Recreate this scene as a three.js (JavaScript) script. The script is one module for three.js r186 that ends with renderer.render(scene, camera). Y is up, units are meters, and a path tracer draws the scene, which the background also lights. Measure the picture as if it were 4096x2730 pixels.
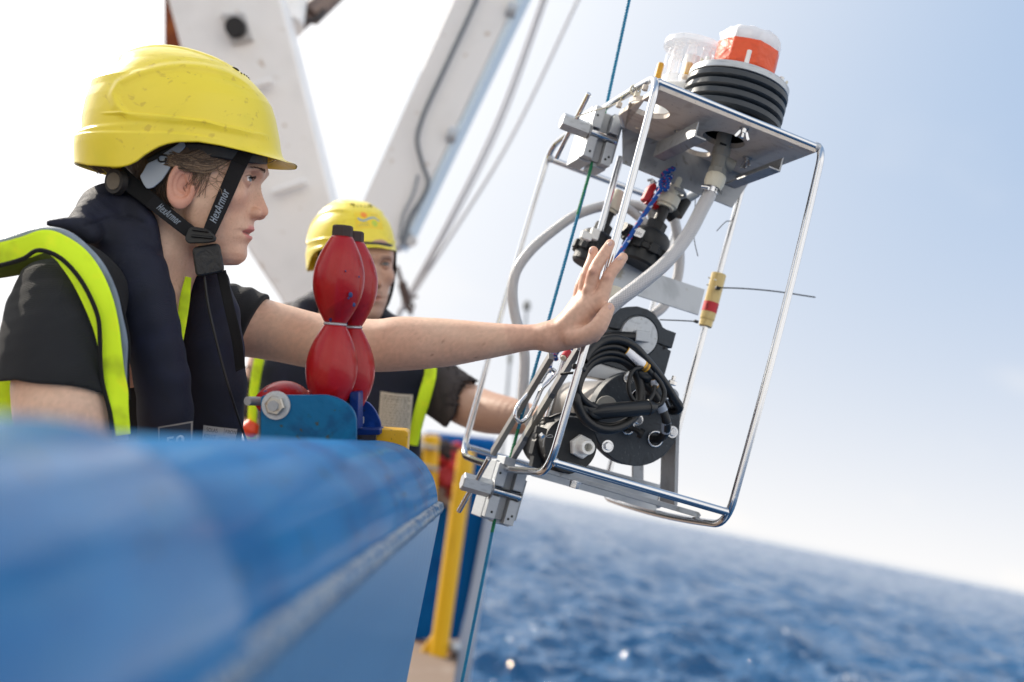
import * as THREE from 'three';
import { mergeGeometries, mergeVertices, toCreasedNormals } from 'three/addons/utils/BufferGeometryUtils.js';
import { RoundedBoxGeometry } from 'three/addons/geometries/RoundedBoxGeometry.js';
import { ImprovedNoise } from 'three/addons/math/ImprovedNoise.js';

// ---------------------------------------------------------------- camera, sky, sun, exposure
const FPX = 4550, PW = 4096, PH = 2730, DEG = Math.PI / 180;
const V3 = (x, y, z) => new THREE.Vector3(x, y, z);
const scene = new THREE.Scene();
const camera = new THREE.PerspectiveCamera(2 * Math.atan(PH / 2 / FPX) / DEG, PW / PH, 0.03, 90000);
camera.position.set(0, 6.2, 0);
camera.rotation.set(7.42 * DEG, 0, 11.3 * DEG, 'YXZ');          // a hand-held camera, tilted against the horizon
camera.focus = 1.70;
camera.userData.fStop = 2.8;
camera.updateMatrixWorld(true);
scene.add(camera);
const CQ = camera.quaternion.clone(), CP = camera.position.clone();

const renderer = new THREE.WebGLRenderer({ antialias: true });
renderer.toneMapping = THREE.LinearToneMapping;
renderer.toneMappingExposure = 1.6;
renderer.shadowMap.enabled = true;

const SUN = V3(-0.68, 0.50, -0.54).normalize();                  // behind the woman, to the left, fairly high
const sunLight = new THREE.DirectionalLight(new THREE.Color(1, 0.91, 0.78), 3.2);
sunLight.position.copy(SUN).multiplyScalar(40).add(V3(0, 6, -2));
sunLight.target.position.set(0, 6, -2);
sunLight.castShadow = true;
sunLight.shadow.mapSize.set(4096, 4096);
Object.assign(sunLight.shadow.camera, { left: -9, right: 9, top: 9, bottom: -9, near: 1, far: 90 });
sunLight.shadow.radius = 1;
scene.add(sunLight, sunLight.target);

const noise = new ImprovedNoise();
const N3 = (x, y, z) => noise.noise(x, y, z);
const fbm = (x, y, z, o = 4) => { let s = 0, a = 0.5; for (let i = 0; i < o; i++) { s += a * N3(x, y, z); x *= 2.03; y *= 2.03; z *= 2.03; a *= 0.5; } return s; };
const clamp = (x, a = 0, b = 1) => Math.min(b, Math.max(a, x));
const smooth = (a, b, x) => { const t = clamp((x - a) / (b - a)); return t * t * (3 - 2 * t); };
const lerp = (a, b, t) => a + (b - a) * t;
function rng(seed) { let s = seed >>> 0; return () => { s = (s + 0x6D2B79F5) >>> 0; let t = Math.imul(s ^ (s >>> 15), 1 | s); t = (t + Math.imul(t ^ (t >>> 7), 61 | t)) ^ t; return ((t ^ (t >>> 14)) >>> 0) / 4294967296; }; }

{ // a hazy blue sky, whitest near the sun and along the horizon, with faint low cloud
  const w = 1024, h = 512, data = new Float32Array(w * h * 4), d = V3();
  for (let j = 0; j < h; j++) for (let i = 0; i < w; i++) {
    const el = (j + 0.5) / h * Math.PI - Math.PI / 2, az = ((i + 0.5) / w - 0.5) * 2 * Math.PI;
    d.set(Math.cos(el) * Math.cos(az), Math.sin(el), Math.cos(el) * Math.sin(az));
    const c = d.dot(SUN), up = Math.max(0, d.y);
    const ang = Math.acos(clamp(c, -1, 1));
    const glow = Math.exp(-Math.pow(ang / 0.99, 5.5)), hz = Math.exp(-Math.pow(up / 0.216, 1.2));
    const white = 1 - (1 - glow) * (1 - hz);
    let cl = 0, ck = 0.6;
    if (d.y > 0) {                                                // faint clouds ahead; opposite the sun an added unseen cloud bank fills near sides
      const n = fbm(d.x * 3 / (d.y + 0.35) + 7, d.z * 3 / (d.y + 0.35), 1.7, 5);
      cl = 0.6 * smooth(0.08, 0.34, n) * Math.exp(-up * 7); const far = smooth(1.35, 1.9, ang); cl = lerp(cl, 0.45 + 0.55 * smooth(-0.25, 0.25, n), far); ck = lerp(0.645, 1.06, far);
    }
    const bl = [0.206, 0.312, 0.475], wh = [0.615, 0.61, 0.61], k = 1 + 2.2 * Math.exp(-Math.pow(ang / 0.46, 2));
    const o = (j * w + i) * 4;
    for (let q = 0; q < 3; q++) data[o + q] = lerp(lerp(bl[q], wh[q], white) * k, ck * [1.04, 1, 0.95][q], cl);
    if (d.y < 0) for (let q = 0; q < 3; q++) data[o + q] = lerp(data[o + q], [0.25, 0.32, 0.42][q], smooth(0, -0.08, d.y));
    data[o + 3] = 1;
  }
  const sky = new THREE.DataTexture(data, w, h, THREE.RGBAFormat, THREE.FloatType);
  sky.mapping = THREE.EquirectangularReflectionMapping;
  sky.magFilter = sky.minFilter = THREE.LinearFilter;
  sky.needsUpdate = true;
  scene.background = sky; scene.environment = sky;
}

// ---------------------------------------------------------------- helpers: names, textures, materials
const used = {};
function numbered(n) { const k = used[n] = (used[n] ?? -1) + 1; return k ? n + '_' + String(k).padStart(3, '0') : n; }
// pt(): where a thing measured at pixel (x, y) of the photograph stands, d metres into the scene; results in the camera-aligned survey frame
const pt = (x, y, d) => V3((x - PW / 2) / FPX * d, -(y - PH / 2) / FPX * d, -d);
const toWorld = (v) => v.clone().applyQuaternion(CQ).add(CP);
function thing(name, label, category, base, group) {          // base in the survey frame
  const g = new THREE.Group(); g.name = numbered(name); g.position.copy(toWorld(base)); g.userData = { label, category };
  if (group) g.userData.group = group;
  g.userData.b = base.clone();
  scene.add(g); return g;
}
function part(parent, name, geo, mat, label, local) {           // geometry given in the survey frame unless local
  let geom = geo;
  if (!local) {
    let root = parent; while (!root.userData.b) root = root.parent;
    geom = geo.clone(); const b = root.userData.b;
    geom.translate(-b.x, -b.y, -b.z); geom.applyQuaternion(CQ);
  }
  const m = new THREE.Mesh(geom, mat); m.name = name; m.castShadow = m.receiveShadow = true;
  if (label) m.userData.label = label;
  parent.add(m); return m;
}
function structure(name, geo, mat, label) { const m = new THREE.Mesh(geo, mat); m.name = numbered(name); m.userData = { kind: 'structure' }; if (label) m.userData.label = label; m.castShadow = m.receiveShadow = true; scene.add(m); return m; }

function dataTex(w, h, fn, rx = 1, ry = 1, srgb = false) {
  const a = new Uint8Array(w * h * 4);
  for (let j = 0; j < h; j++) for (let i = 0; i < w; i++) { const c = fn(i / w, j / h), o = (j * w + i) * 4; if (typeof c === 'number') a[o] = a[o + 1] = a[o + 2] = clamp(c) * 255; else { a[o] = clamp(c[0]) * 255; a[o + 1] = clamp(c[1]) * 255; a[o + 2] = clamp(c[2]) * 255; } a[o + 3] = 255; }
  const t = new THREE.DataTexture(a, w, h); t.wrapS = t.wrapT = THREE.RepeatWrapping; t.magFilter = THREE.LinearFilter; t.minFilter = THREE.LinearMipmapLinearFilter; t.repeat.set(rx, ry); if (srgb) t.colorSpace = THREE.SRGBColorSpace; t.needsUpdate = true; return t;
}
// tileable noise on the unit square
const tile = (u, v, f, s = 0) => { const R = f / (2 * Math.PI), a = u * 2 * Math.PI, b = v * 2 * Math.PI; return N3(R * Math.cos(a) + s, R * Math.sin(a) + R * Math.cos(b) * 1.0, R * Math.sin(b) + s * 0.7 + 3.1) ; };
const tfbm = (u, v, f, s = 0, o = 4) => { let r = 0, a = 0.5; for (let i = 0; i < o; i++) { r += a * tile(u, v, f, s + i * 9.7); f *= 2; a *= 0.5; } return r; };
const again = (t, rx, ry) => { const c = t.clone(); c.repeat.set(rx, ry ?? rx); c.needsUpdate = true; return c; };
const T = {
  grain: dataTex(256, 256, (u, v) => 0.5 + tfbm(u, v, 24, 1, 3)),
  mottle: dataTex(256, 256, (u, v) => 0.5 + 0.9 * tfbm(u, v, 4, 5, 5)),
  weave: dataTex(64, 64, (u, v) => { const a = Math.sin(u * 16 * Math.PI), b = Math.sin(v * 16 * Math.PI); return 0.5 + 0.25 * a * (Math.floor(v * 16) % 2 ? 1 : -1) + 0.25 * b; }),
  brushed: dataTex(256, 64, (u, v) => 0.5 + 0.5 * tfbm(u * 1, v, 3, 2, 2) + 0.25 * N3(u * 2, v * 90, 4)),
};
const std = (hex, rough = 0.6, metal = 0, more = {}) => new THREE.MeshStandardMaterial({ color: hex, roughness: rough, metalness: metal, ...more });
const phys = (hex, rough = 0.6, metal = 0, more = {}) => new THREE.MeshPhysicalMaterial({ color: hex, roughness: rough, metalness: metal, ...more });
const lin = (r, g, b) => new THREE.Color().setRGB(r, g, b);
// a colour map: base colour broken by specks and patches of other matter
function patchTex(size, base, layers, seed = 0) {
  return dataTex(size, size, (u, v) => { let c = base.slice(); layers.forEach(([col, f, lo, hi, k], i) => { const t = smooth(lo, hi, tfbm(u, v, f, seed + i * 13.3, 4)) * k; c = c.map((x, q) => lerp(x, col[q], t)); }); return c; }, 1, 1, true);
}

// ---------------------------------------------------------------- helpers: shapes
function tube(pts, r, seg = 64, rad = 10, closed = false) {
  const c = new THREE.CatmullRomCurve3(pts, closed, 'centripetal');
  return new THREE.TubeGeometry(c, seg, r, rad, closed);
}
function cyl(a, b, r, r2 = r, seg = 20, open = false) {
  const d = b.clone().sub(a), g = new THREE.CylinderGeometry(r2, r, d.length(), seg, 1, open);
  g.applyQuaternion(new THREE.Quaternion().setFromUnitVectors(V3(0, 1, 0), d.clone().normalize()));
  g.translate((a.x + b.x) / 2, (a.y + b.y) / 2, (a.z + b.z) / 2); return g;
}
// a turned shape: profile [[radius, along], ...] swept about the line from a towards b
function lathe(a, b, prof, seg = 32, crease = true) {
  const d = b.clone().sub(a).normalize(), g = new THREE.LatheGeometry(prof.map(([r, y]) => new THREE.Vector2(Math.max(r, 1e-5), y)), seg);
  g.applyQuaternion(new THREE.Quaternion().setFromUnitVectors(V3(0, 1, 0), d)); g.translate(a.x, a.y, a.z); return crease ? toCreasedNormals(g, 0.55) : g;
}
function prism(a, b, r, n = 6, turn = 0, bevel = 0.1) {          // an n-sided nut or bar with chamfered ends
  const L = b.distanceTo(a), e = r * bevel, g = new THREE.LatheGeometry([[0, 0], [r - e, 0], [r, e], [r, L - e], [r - e, L], [0, L]].map(([x, y]) => new THREE.Vector2(Math.max(x, 1e-5), y)), n);
  const q = g.toNonIndexed(); q.computeVertexNormals(); q.rotateY(turn);
  q.applyQuaternion(new THREE.Quaternion().setFromUnitVectors(V3(0, 1, 0), b.clone().sub(a).normalize())); q.translate(a.x, a.y, a.z); return q;
}
// box spanned by a corner frame: centre, three unit axes and sizes
function obox(c, ax, ay, az, sx, sy, sz, r = 0.0008) {
  const g = new RoundedBoxGeometry(sx, sy, sz, 2, Math.min(r, sx / 2.1, sy / 2.1, sz / 2.1));
  g.applyMatrix4(new THREE.Matrix4().makeBasis(ax, ay, az)); g.translate(c.x, c.y, c.z); return g;
}
// a plate: outline of survey points (all about one plane), thickened by t along dir
function plate(pts, dir, t, bevel = 0.0006, holes = []) {
  const o = pts[0], n = dir.clone().normalize(), ux = pts[1].clone().sub(o); ux.addScaledVector(n, -ux.dot(n)).normalize(); const uy = n.clone().cross(ux);
  const flat = (p) => { const q = p.clone().sub(o); return new THREE.Vector2(q.dot(ux), q.dot(uy)); };
  const s = new THREE.Shape(pts.map(flat)); for (const h of holes) s.holes.push(new THREE.Path(h.map(flat)));
  const g = new THREE.ExtrudeGeometry(s, { depth: t - 2 * bevel, bevelEnabled: bevel > 0, bevelSize: bevel, bevelThickness: bevel, bevelSegments: 2, bevelOffset: -bevel, curveSegments: 8 });
  g.translate(0, 0, bevel);
  g.applyMatrix4(new THREE.Matrix4().makeBasis(ux, uy, n)); g.translate(o.x, o.y, o.z); return g;
}
// round the corners of an outline
function rounded(pts, r, n = 5) {
  const out = [], L = pts.length;
  pts.forEach((p, i) => {
    const rr = Array.isArray(r) ? r[i] : r; if (!rr) { out.push(p.clone()); return; }
    const a = pts[(i + L - 1) % L], b = pts[(i + 1) % L], da = a.clone().sub(p), db = b.clone().sub(p), k = Math.min(rr, da.length() * 0.49, db.length() * 0.49);
    const p0 = p.clone().addScaledVector(da.normalize(), k), p2 = p.clone().addScaledVector(db.normalize(), k);
    for (let j = 0; j <= n; j++) { const t = j / n; out.push(p0.clone().multiplyScalar((1 - t) * (1 - t)).addScaledVector(p, 2 * t * (1 - t)).addScaledVector(p2, t * t)); }
  });
  return out;
}
// a strap: centres with half-width vectors, thickened towards n
function strap(rows, thick, crown = 0, sub = 6) {               // rows: [centre, half-width vector, outward normal]
  const L = rows.length, across = sub, pos = [], uv = [], idx = []; let s = 0;
  const cols = across + 1, push = (side) => rows.forEach(([c, h, n], i) => { if (side === 1) { s += i ? rows[i - 1][0].distanceTo(c) : -s; } else { s += i ? rows[i - 1][0].distanceTo(c) : -s; } for (let j = 0; j <= across; j++) { const t = j / across * 2 - 1; const q = c.clone().addScaledVector(h, t).addScaledVector(n, crown * (1 - t * t) + (side * thick) / 2); pos.push(q.x, q.y, q.z); uv.push(s * 3, (t * 0.5 + 0.5) * h.length() * 6); } });
  push(1); push(-1);
  const at = (sd, i, j) => sd * L * cols + i * cols + j, quad = (a, b, c, d) => idx.push(a, b, c, a, c, d);
  for (let i = 0; i < L - 1; i++) for (let j = 0; j < across; j++) { quad(at(0, i, j), at(0, i, j + 1), at(0, i + 1, j + 1), at(0, i + 1, j)); quad(at(1, i, j), at(1, i + 1, j), at(1, i + 1, j + 1), at(1, i, j + 1)); }
  for (let i = 0; i < L - 1; i++) { quad(at(0, i, 0), at(0, i + 1, 0), at(1, i + 1, 0), at(1, i, 0)); quad(at(0, i, across), at(1, i, across), at(1, i + 1, across), at(0, i + 1, across)); }
  for (let j = 0; j < across; j++) { quad(at(0, 0, j), at(1, 0, j), at(1, 0, j + 1), at(0, 0, j + 1)); quad(at(0, L - 1, j), at(0, L - 1, j + 1), at(1, L - 1, j + 1), at(1, L - 1, j)); }
  const g = new THREE.BufferGeometry(); g.setAttribute('position', new THREE.Float32BufferAttribute(pos, 3)); g.setAttribute('uv', new THREE.Float32BufferAttribute(uv, 2)); g.setIndex(idx); g.computeVertexNormals(); return g;
}
// smooth a list of rows [x, y, ...numbers] by Catmull-Rom
function spline(rows, n) {
  const out = [], L = rows.length;
  for (let i = 0; i < n; i++) {
    const t = i / (n - 1) * (L - 1), k = Math.min(L - 2, Math.floor(t)), f = t - k, p = [rows[Math.max(0, k - 1)], rows[k], rows[k + 1], rows[Math.min(L - 1, k + 2)]];
    out.push(rows[0].map((_, q) => { const a = p[0][q], b = p[1][q], c = p[2][q], d = p[3][q]; return b + 0.5 * f * (c - a + f * (2 * a - 5 * b + 4 * c - d + f * (3 * (b - c) + d - a))); }));
  }
  return out;
}
function pxStrap(rows, n, thick, crown = 0, sub = 6) {          // rows [x, y, depth, half-width in pixels, tilt of the band out of the picture plane]
  const R = spline(rows.map((r) => [r[0], r[1], r[2], r[3], r[4] ?? 0]), n), P = R.map((r) => pt(r[0], r[1], r[2]));
  return strap(P.map((c, i) => {
    const t = P[Math.min(n - 1, i + 1)].clone().sub(P[Math.max(0, i - 1)]).normalize(), v = c.clone().normalize(), side = t.clone().cross(v).normalize(), w = R[i][3] * R[i][2] / FPX;
    const h = side.clone().multiplyScalar(Math.cos(R[i][4])).addScaledVector(v, Math.sin(R[i][4])).normalize(), nn = h.clone().cross(t).normalize(); if (nn.dot(v) > 0) nn.negate();
    return [c, h.multiplyScalar(w), nn];
  }), thick, crown, sub);
}

// ---------------------------------------------------------------- helpers: rounded bodies as one surface round a field
const sminf = (a, b, k) => { const h = Math.max(k - Math.abs(a - b), 0) / k; return Math.min(a, b) - h * h * k * 0.25; };
const smaxf = (a, b, k) => -sminf(-a, -b, k);
function cap(ax, ay, az, ar, bx, by, bz, br, sq = 1) {          // tapered capsule
  const dx = bx - ax, dy = by - ay, dz = bz - az, L = dx * dx + dy * dy + dz * dz;
  return (x, y, z) => { const px = x - ax, py = y - ay, pz = z - az, t = clamp((px * dx + py * dy + pz * dz) / L), qx = px - dx * t, qy = py - dy * t, qz = pz - dz * t; return Math.sqrt(qx * qx + qy * qy + qz * qz) - (ar + (br - ar) * t); };
}
function limb(rows, sub = 5) {                                   // a smooth tapering limb through [x px, y px, depth, radius px]
  const Q = spline(rows, (rows.length - 1) * sub + 1).map(([x, y, d, r]) => { const p = pt(x, y, d); return [p.x, p.y, p.z, r * d / FPX]; }), fs = [], bb = [];
  for (let i = 0; i + 1 < Q.length; i++) fs.push(cap(...Q[i], ...Q[i + 1]));
  const lo = [0, 1, 2].map((k) => Math.min(...Q.map((q) => q[k] - q[3]))), hi = [0, 1, 2].map((k) => Math.max(...Q.map((q) => q[k] + q[3])));
  return (x, y, z) => { const ox = Math.max(lo[0] - x, x - hi[0], 0), oy = Math.max(lo[1] - y, y - hi[1], 0), oz = Math.max(lo[2] - z, z - hi[2], 0), o = Math.hypot(ox, oy, oz); if (o > 0.06) return o + 0.004; let d = 1e9; for (const f of fs) { const e = f(x, y, z); if (e < d) d = e; } return d; };
}
function chain(rows, k = 0.02, flat = 1) {                       // rows [x px, y px, depth, radius px]; flat < 1 squeezes it in depth
  const Q = rows.map(([x, y, d, r]) => { const p = pt(x, y, d); return [p.x, p.y, p.z, r * d / FPX]; }), fs = [];
  const zc = Q.reduce((s, q) => s + q[2], 0) / Q.length;
  for (let i = 0; i + 1 < Q.length; i++) fs.push(cap(Q[i][0], Q[i][1], zc + (Q[i][2] - zc), Q[i][3], Q[i + 1][0], Q[i + 1][1], zc + (Q[i + 1][2] - zc), Q[i + 1][3]));
  if (flat === 1) return (x, y, z) => { let d = 1e9; for (const f of fs) d = sminf(d, f(x, y, z), k); return d; };
  const fz = Q.map((q) => q[2]);
  return (x, y, z) => { let d = 1e9; for (let i = 0; i < fs.length; i++) { const m = (fz[i] + fz[i + 1]) / 2, f = fs[i](x, y, m + (z - m) / flat); d = sminf(d, f, k); } return d * Math.min(1, (1 + flat) / 2); };
}
function ball(x0, y0, z0, rx, ry = rx, rz = rx) { const m = Math.min(rx, ry, rz); return (x, y, z) => { const a = (x - x0) / rx, b = (y - y0) / ry, c = (z - z0) / rz, l = Math.sqrt(a * a + b * b + c * c); if (l < 1e-6) return -m; const g = Math.sqrt(a * a / (rx * rx) + b * b / (ry * ry) + c * c / (rz * rz)); return l * (l - 1) / g; }; }
function skinOf(f, lo, hi, h, color, uvs = 1, skip = null) {                  // surface nets over the blocks that the surface passes through
  const B = 10, nx = Math.ceil((hi.x - lo.x) / h / B) * B, ny = Math.ceil((hi.y - lo.y) / h / B) * B, nz = Math.ceil((hi.z - lo.z) / h / B) * B;
  const key = (i, j, k) => (k * (ny + 2) + j) * (nx + 2) + i, cells = new Map(), pos = [], edges = [], v = new Float32Array((B + 1) ** 3), half = B * h / 2, rad = half * Math.sqrt(3) * 1.35 + h;
  for (let bz = 0; bz < nz; bz += B) for (let by = 0; by < ny; by += B) for (let bx = 0; bx < nx; bx += B) {
    const x0 = lo.x + bx * h, y0 = lo.y + by * h, z0 = lo.z + bz * h;
    if (skip && skip(x0 + half, y0 + half, z0 + half, half)) continue;
    if (Math.abs(f(x0 + half, y0 + half, z0 + half)) > rad) continue;
    let q = 0, any = 0; for (let k = 0; k <= B; k++) for (let j = 0; j <= B; j++) for (let i = 0; i <= B; i++) { const d = f(x0 + i * h, y0 + j * h, z0 + k * h); v[q++] = d; any |= d < 0 ? 1 : 2; }
    if (any !== 3) continue;
    const at = (i, j, k) => v[(k * (B + 1) + j) * (B + 1) + i];
    for (let k = 0; k < B; k++) for (let j = 0; j < B; j++) for (let i = 0; i < B; i++) {
      let n = 0, sx = 0, sy = 0, sz = 0; const c = [at(i, j, k), at(i + 1, j, k), at(i, j + 1, k), at(i + 1, j + 1, k), at(i, j, k + 1), at(i + 1, j, k + 1), at(i, j + 1, k + 1), at(i + 1, j + 1, k + 1)];
      const m = c.reduce((s, d, q) => s | (d < 0 ? 1 << q : 0), 0);
      if (m !== 0 && m !== 255) {
        for (const [a, b] of EDG) { if ((c[a] < 0) !== (c[b] < 0)) { const t = c[a] / (c[a] - c[b]); sx += lerp(a & 1, b & 1, t); sy += lerp(a >> 1 & 1, b >> 1 & 1, t); sz += lerp(a >> 2, b >> 2, t); n++; } }
        cells.set(key(bx + i, by + j, bz + k), pos.length / 3); pos.push(x0 + (i + sx / n) * h, y0 + (j + sy / n) * h, z0 + (k + sz / n) * h);
        const s0 = c[0] < 0; if (s0 !== (c[1] < 0)) edges.push(bx + i, by + j, bz + k, 0, s0); if (s0 !== (c[2] < 0)) edges.push(bx + i, by + j, bz + k, 1, s0); if (s0 !== (c[4] < 0)) edges.push(bx + i, by + j, bz + k, 2, s0);
      }
    }
  }
  const idx = [];
  for (let e = 0; e < edges.length; e += 5) {
    const i = edges[e], j = edges[e + 1], k = edges[e + 2], ax = edges[e + 3], s = edges[e + 4];
    const q = ax === 0 ? [[i, j - 1, k - 1], [i, j, k - 1], [i, j, k], [i, j - 1, k]] : ax === 1 ? [[i - 1, j, k - 1], [i - 1, j, k], [i, j, k], [i, j, k - 1]] : [[i - 1, j - 1, k], [i, j - 1, k], [i, j, k], [i - 1, j, k]];
    const a = q.map((c) => cells.get(key(...c))); if (a.some((c) => c === undefined)) continue;
    if (s) idx.push(a[0], a[1], a[2], a[0], a[2], a[3]); else idx.push(a[0], a[2], a[1], a[0], a[3], a[2]);
  }
  const nrm = new Float32Array(pos.length), uv = new Float32Array(pos.length / 3 * 2), col = color ? new Float32Array(pos.length) : null, e = h * 0.6;
  for (let i = 0; i < pos.length; i += 3) {
    let x = pos[i], y = pos[i + 1], z = pos[i + 2];
    let gx = f(x + e, y, z) - f(x - e, y, z), gy = f(x, y + e, z) - f(x, y - e, z), gz = f(x, y, z + e) - f(x, y, z - e); const l = Math.hypot(gx, gy, gz) || 1, st = clamp(f(x, y, z) / (l / (2 * e)), -h * 0.5, h * 0.5);
    gx /= l; gy /= l; gz /= l; pos[i] = x -= gx * st; pos[i + 1] = y -= gy * st; pos[i + 2] = z -= gz * st;
    nrm[i] = gx; nrm[i + 1] = gy; nrm[i + 2] = gz; uv[i / 3 * 2] = (x + z * 0.73) * uvs; uv[i / 3 * 2 + 1] = (y + z * 0.41) * uvs;
    if (col) { const c = color(x, y, z, gx, gy, gz); col[i] = c[0]; col[i + 1] = c[1]; col[i + 2] = c[2]; }
  }
  const g = new THREE.BufferGeometry(); g.setAttribute('position', new THREE.Float32BufferAttribute(pos, 3)); g.setAttribute('normal', new THREE.BufferAttribute(nrm, 3)); g.setAttribute('uv', new THREE.BufferAttribute(uv, 2)); if (col) g.setAttribute('color', new THREE.BufferAttribute(col, 3)); g.setIndex(idx); return g;
}
const EDG = [[0, 1], [2, 3], [4, 5], [6, 7], [0, 2], [1, 3], [4, 6], [5, 7], [0, 4], [1, 5], [2, 6], [3, 7]];
const box3 = (x0, y0, x1, y1, d0, d1) => { const c = []; for (const d of [d0, d1]) for (const x of [x0, x1]) for (const y of [y0, y1]) c.push(pt(x, y, d)); const b = new THREE.Box3().setFromPoints(c); return [b.min, b.max]; };
// ---------------------------------------------------------------- the setting: sea, ship's deck
{
  const rr = rng(5), waves = [], SEA = [0.016, 0.088, 0.205];
  for (let i = 0; i < 46; i++) { const L = 0.9 * Math.pow(1.062, i), a = (rr() - 0.5) * 2.4 + 1.15, k = 2 * Math.PI / L; waves.push([k * Math.cos(a), k * Math.sin(a), L, 0.0255 * Math.pow(L, 0.50) * (0.6 + 0.8 * rr()), rr() * 6.28]); }
  const rings = []; for (let r = 3; r < 42000; r *= r < 25 ? 1.02 : r < 400 ? 1.0065 : r < 9000 ? 1.011 : 1.2) rings.push(r);
  const angs = []; for (let a = -Math.PI; a < Math.PI - 1e-6;) { angs.push(a); const off = Math.abs(a - 0.18); a += off < 0.42 ? 0.0021 : off < 0.6 ? 0.02 : 0.06; }
  const nA = angs.length, pos = new Float32Array(rings.length * nA * 3), uv = new Float32Array(rings.length * nA * 2), col = new Float32Array(rings.length * nA * 3), idx = [];
  rings.forEach((r, i) => angs.forEach((a, j) => {
    const x = Math.sin(a) * r, z = -Math.cos(a) * r, step = r * 0.007; let y = 0, dx = 0, dz = 0;
    if (r < 3500) for (const w of waves) { const f = smooth(1.6, 4.5, w[2] / step); if (f <= 0) continue; const p = w[0] * x + w[1] * z + w[4], s = Math.sin(p), c = Math.cos(p); y += f * w[3] * c; const kk = Math.hypot(w[0], w[1]); dx -= f * w[3] * s * w[0] / kk * 0.9; dz -= f * w[3] * s * w[1] / kk * 0.9; }
    if (r > 150) y += smooth(150, 500, r) * 0.0016 * Math.min(r, 9000) * (N3(Math.log(r) * 26, a * 30, 4) + 0.6 * N3(Math.log(r) * 52, a * 75, 9));
    const o = i * nA + j; pos[o * 3] = x + dx; pos[o * 3 + 1] = y; pos[o * 3 + 2] = z + dz; uv[o * 2] = x; uv[o * 2 + 1] = z;
    const fm = r < 700 ? 0.9 * smooth(0.42, 0.75, y + 0.16 * N3(x * 0.9, z * 0.9, 5)) * smooth(0.08, 0.30, N3(x * 0.05, z * 0.05, 3) + 0.5 * N3(x * 0.23, z * 0.23, 8)) * smooth(-0.1, 0.3, N3(x * 1.9, z * 1.9, 1)) : 0; for (let q = 0; q < 3; q++) col[o * 3 + q] = lerp(SEA[q], 0.78, fm);
  }));
  for (let i = 0; i + 1 < rings.length; i++) for (let j = 0; j < nA; j++) { const k = (j + 1) % nA, a = i * nA + j, b = i * nA + k, c = (i + 1) * nA + j, d = (i + 1) * nA + k; idx.push(a, b, d, a, d, c); }
  const g = new THREE.BufferGeometry(); g.setAttribute('position', new THREE.BufferAttribute(pos, 3)); g.setAttribute('uv', new THREE.BufferAttribute(uv, 2)); g.setAttribute('color', new THREE.BufferAttribute(col, 3)); g.setIndex(idx); g.computeVertexNormals();
  const rip = dataTex(256, 256, (u, v) => 0.5 + 0.8 * tfbm(u, v, 8, 21, 4));
  const m = phys(0xffffff, 0.09, 0, { ior: 1.33, specularIntensity: 0.75, vertexColors: true, bumpMap: again(rip, 0.33, 0.24), bumpScale: 0.22 });
  structure('sea', g, m);
}
// the ship's own frame: level, down at the deck
const DECK = 6.2 - 1.25;
{
  const wood = patchTex(256, [0.50, 0.42, 0.36], [[[0.40, 0.31, 0.25], 6, 0.0, 0.4, 0.8], [[0.6, 0.55, 0.5], 14, 0.1, 0.4, 0.5]], 3);
  const g = new THREE.BoxGeometry(9, 0.2, 18); g.translate(-4.44, DECK - 0.1, -4.5);
  structure('deck', g, std(0xffffff, 0.8, 0, { map: again(wood, 3, 5) }));
  const hull = new THREE.BoxGeometry(0.12, DECK + 0.796, 18); hull.translate(-0.0, (DECK - 0.204 - 1) / 2, -4.5);
  structure('hull_side', hull, std(0x2a4a78, 0.5));
}

{ // added unseen white house block; its sunlit front fills the near sides
  const white = std(0xffffff, 0.55, 0, { map: patchTex(128, [0.90, 0.90, 0.89], [[[0.84, 0.83, 0.81], 4, 0, 0.4, 0.8]], 141) }), h = thing('added_deckhouse', 'added white house block that bounces sunlight from behind the camera', 'added_deckhouse', V3(0, 0, 0));
  h.position.set(-3.2, DECK, 3.6); const put = (n, g, m) => part(h, n, g, m, null, true);
  put('front_wall', new THREE.BoxGeometry(6.4, 7, 0.2).translate(0, 3.5, 0.1), white); put('side_wall', new THREE.BoxGeometry(0.2, 7, 4).translate(3.1, 3.5, 2.203), white); put('side_wall', new THREE.BoxGeometry(0.2, 7, 4).translate(-3.1, 3.5, 2.203), white); put('roof', new THREE.BoxGeometry(6.6, 0.15, 4.5).translate(0, 7.078, 2.1), white);
  for (const x of [-2, 0, 2]) put('window', new THREE.CylinderGeometry(0.22, 0.22, 0.05, 24).rotateX(Math.PI / 2).translate(x, 4.6, -0.02), phys(0x0e1418, 0.08)); put('door', new RoundedBoxGeometry(0.9, 1.9, 0.06, 2, 0.03).translate(-1, 1.25, -0.028), std(0xd9d8d4, 0.5));
}
// ---------------------------------------------------------------- the water sampler in its frame of steel tube
// its own axes: a along the long side, b up, c away from the near side; met(px, py, plane) finds where a sight line meets a plane of it
const DW = 0.3063, DH = 0.6498, DD = 0.5413;
const DM = new THREE.Matrix4().makeBasis(V3(0.91881778, -0.29884315, -0.25781129), V3(0.27412229, 0.95315172, -0.12790143), V3(0.28395574, 0.04684629, 0.95769231)).setPosition(0.05449737, -0.19892691, -1.7);
const DI = DM.clone().invert();
const L = (a, b, c) => V3(a, b, -c);                            // device point
const LV = (a, b, c) => L(a, b, c).applyMatrix4(DM);           // the same in the survey frame
function met(px, py, axis, val) {
  const d = pt(px, py, 1).transformDirection(DI), o = V3(0, 0, 0).applyMatrix4(DI), i = axis === 'a' ? 'x' : axis === 'b' ? 'y' : 'z', v = axis === 'c' ? -val : val;
  return o.addScaledVector(d, (v - o[i]) / d[i]);
}
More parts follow.
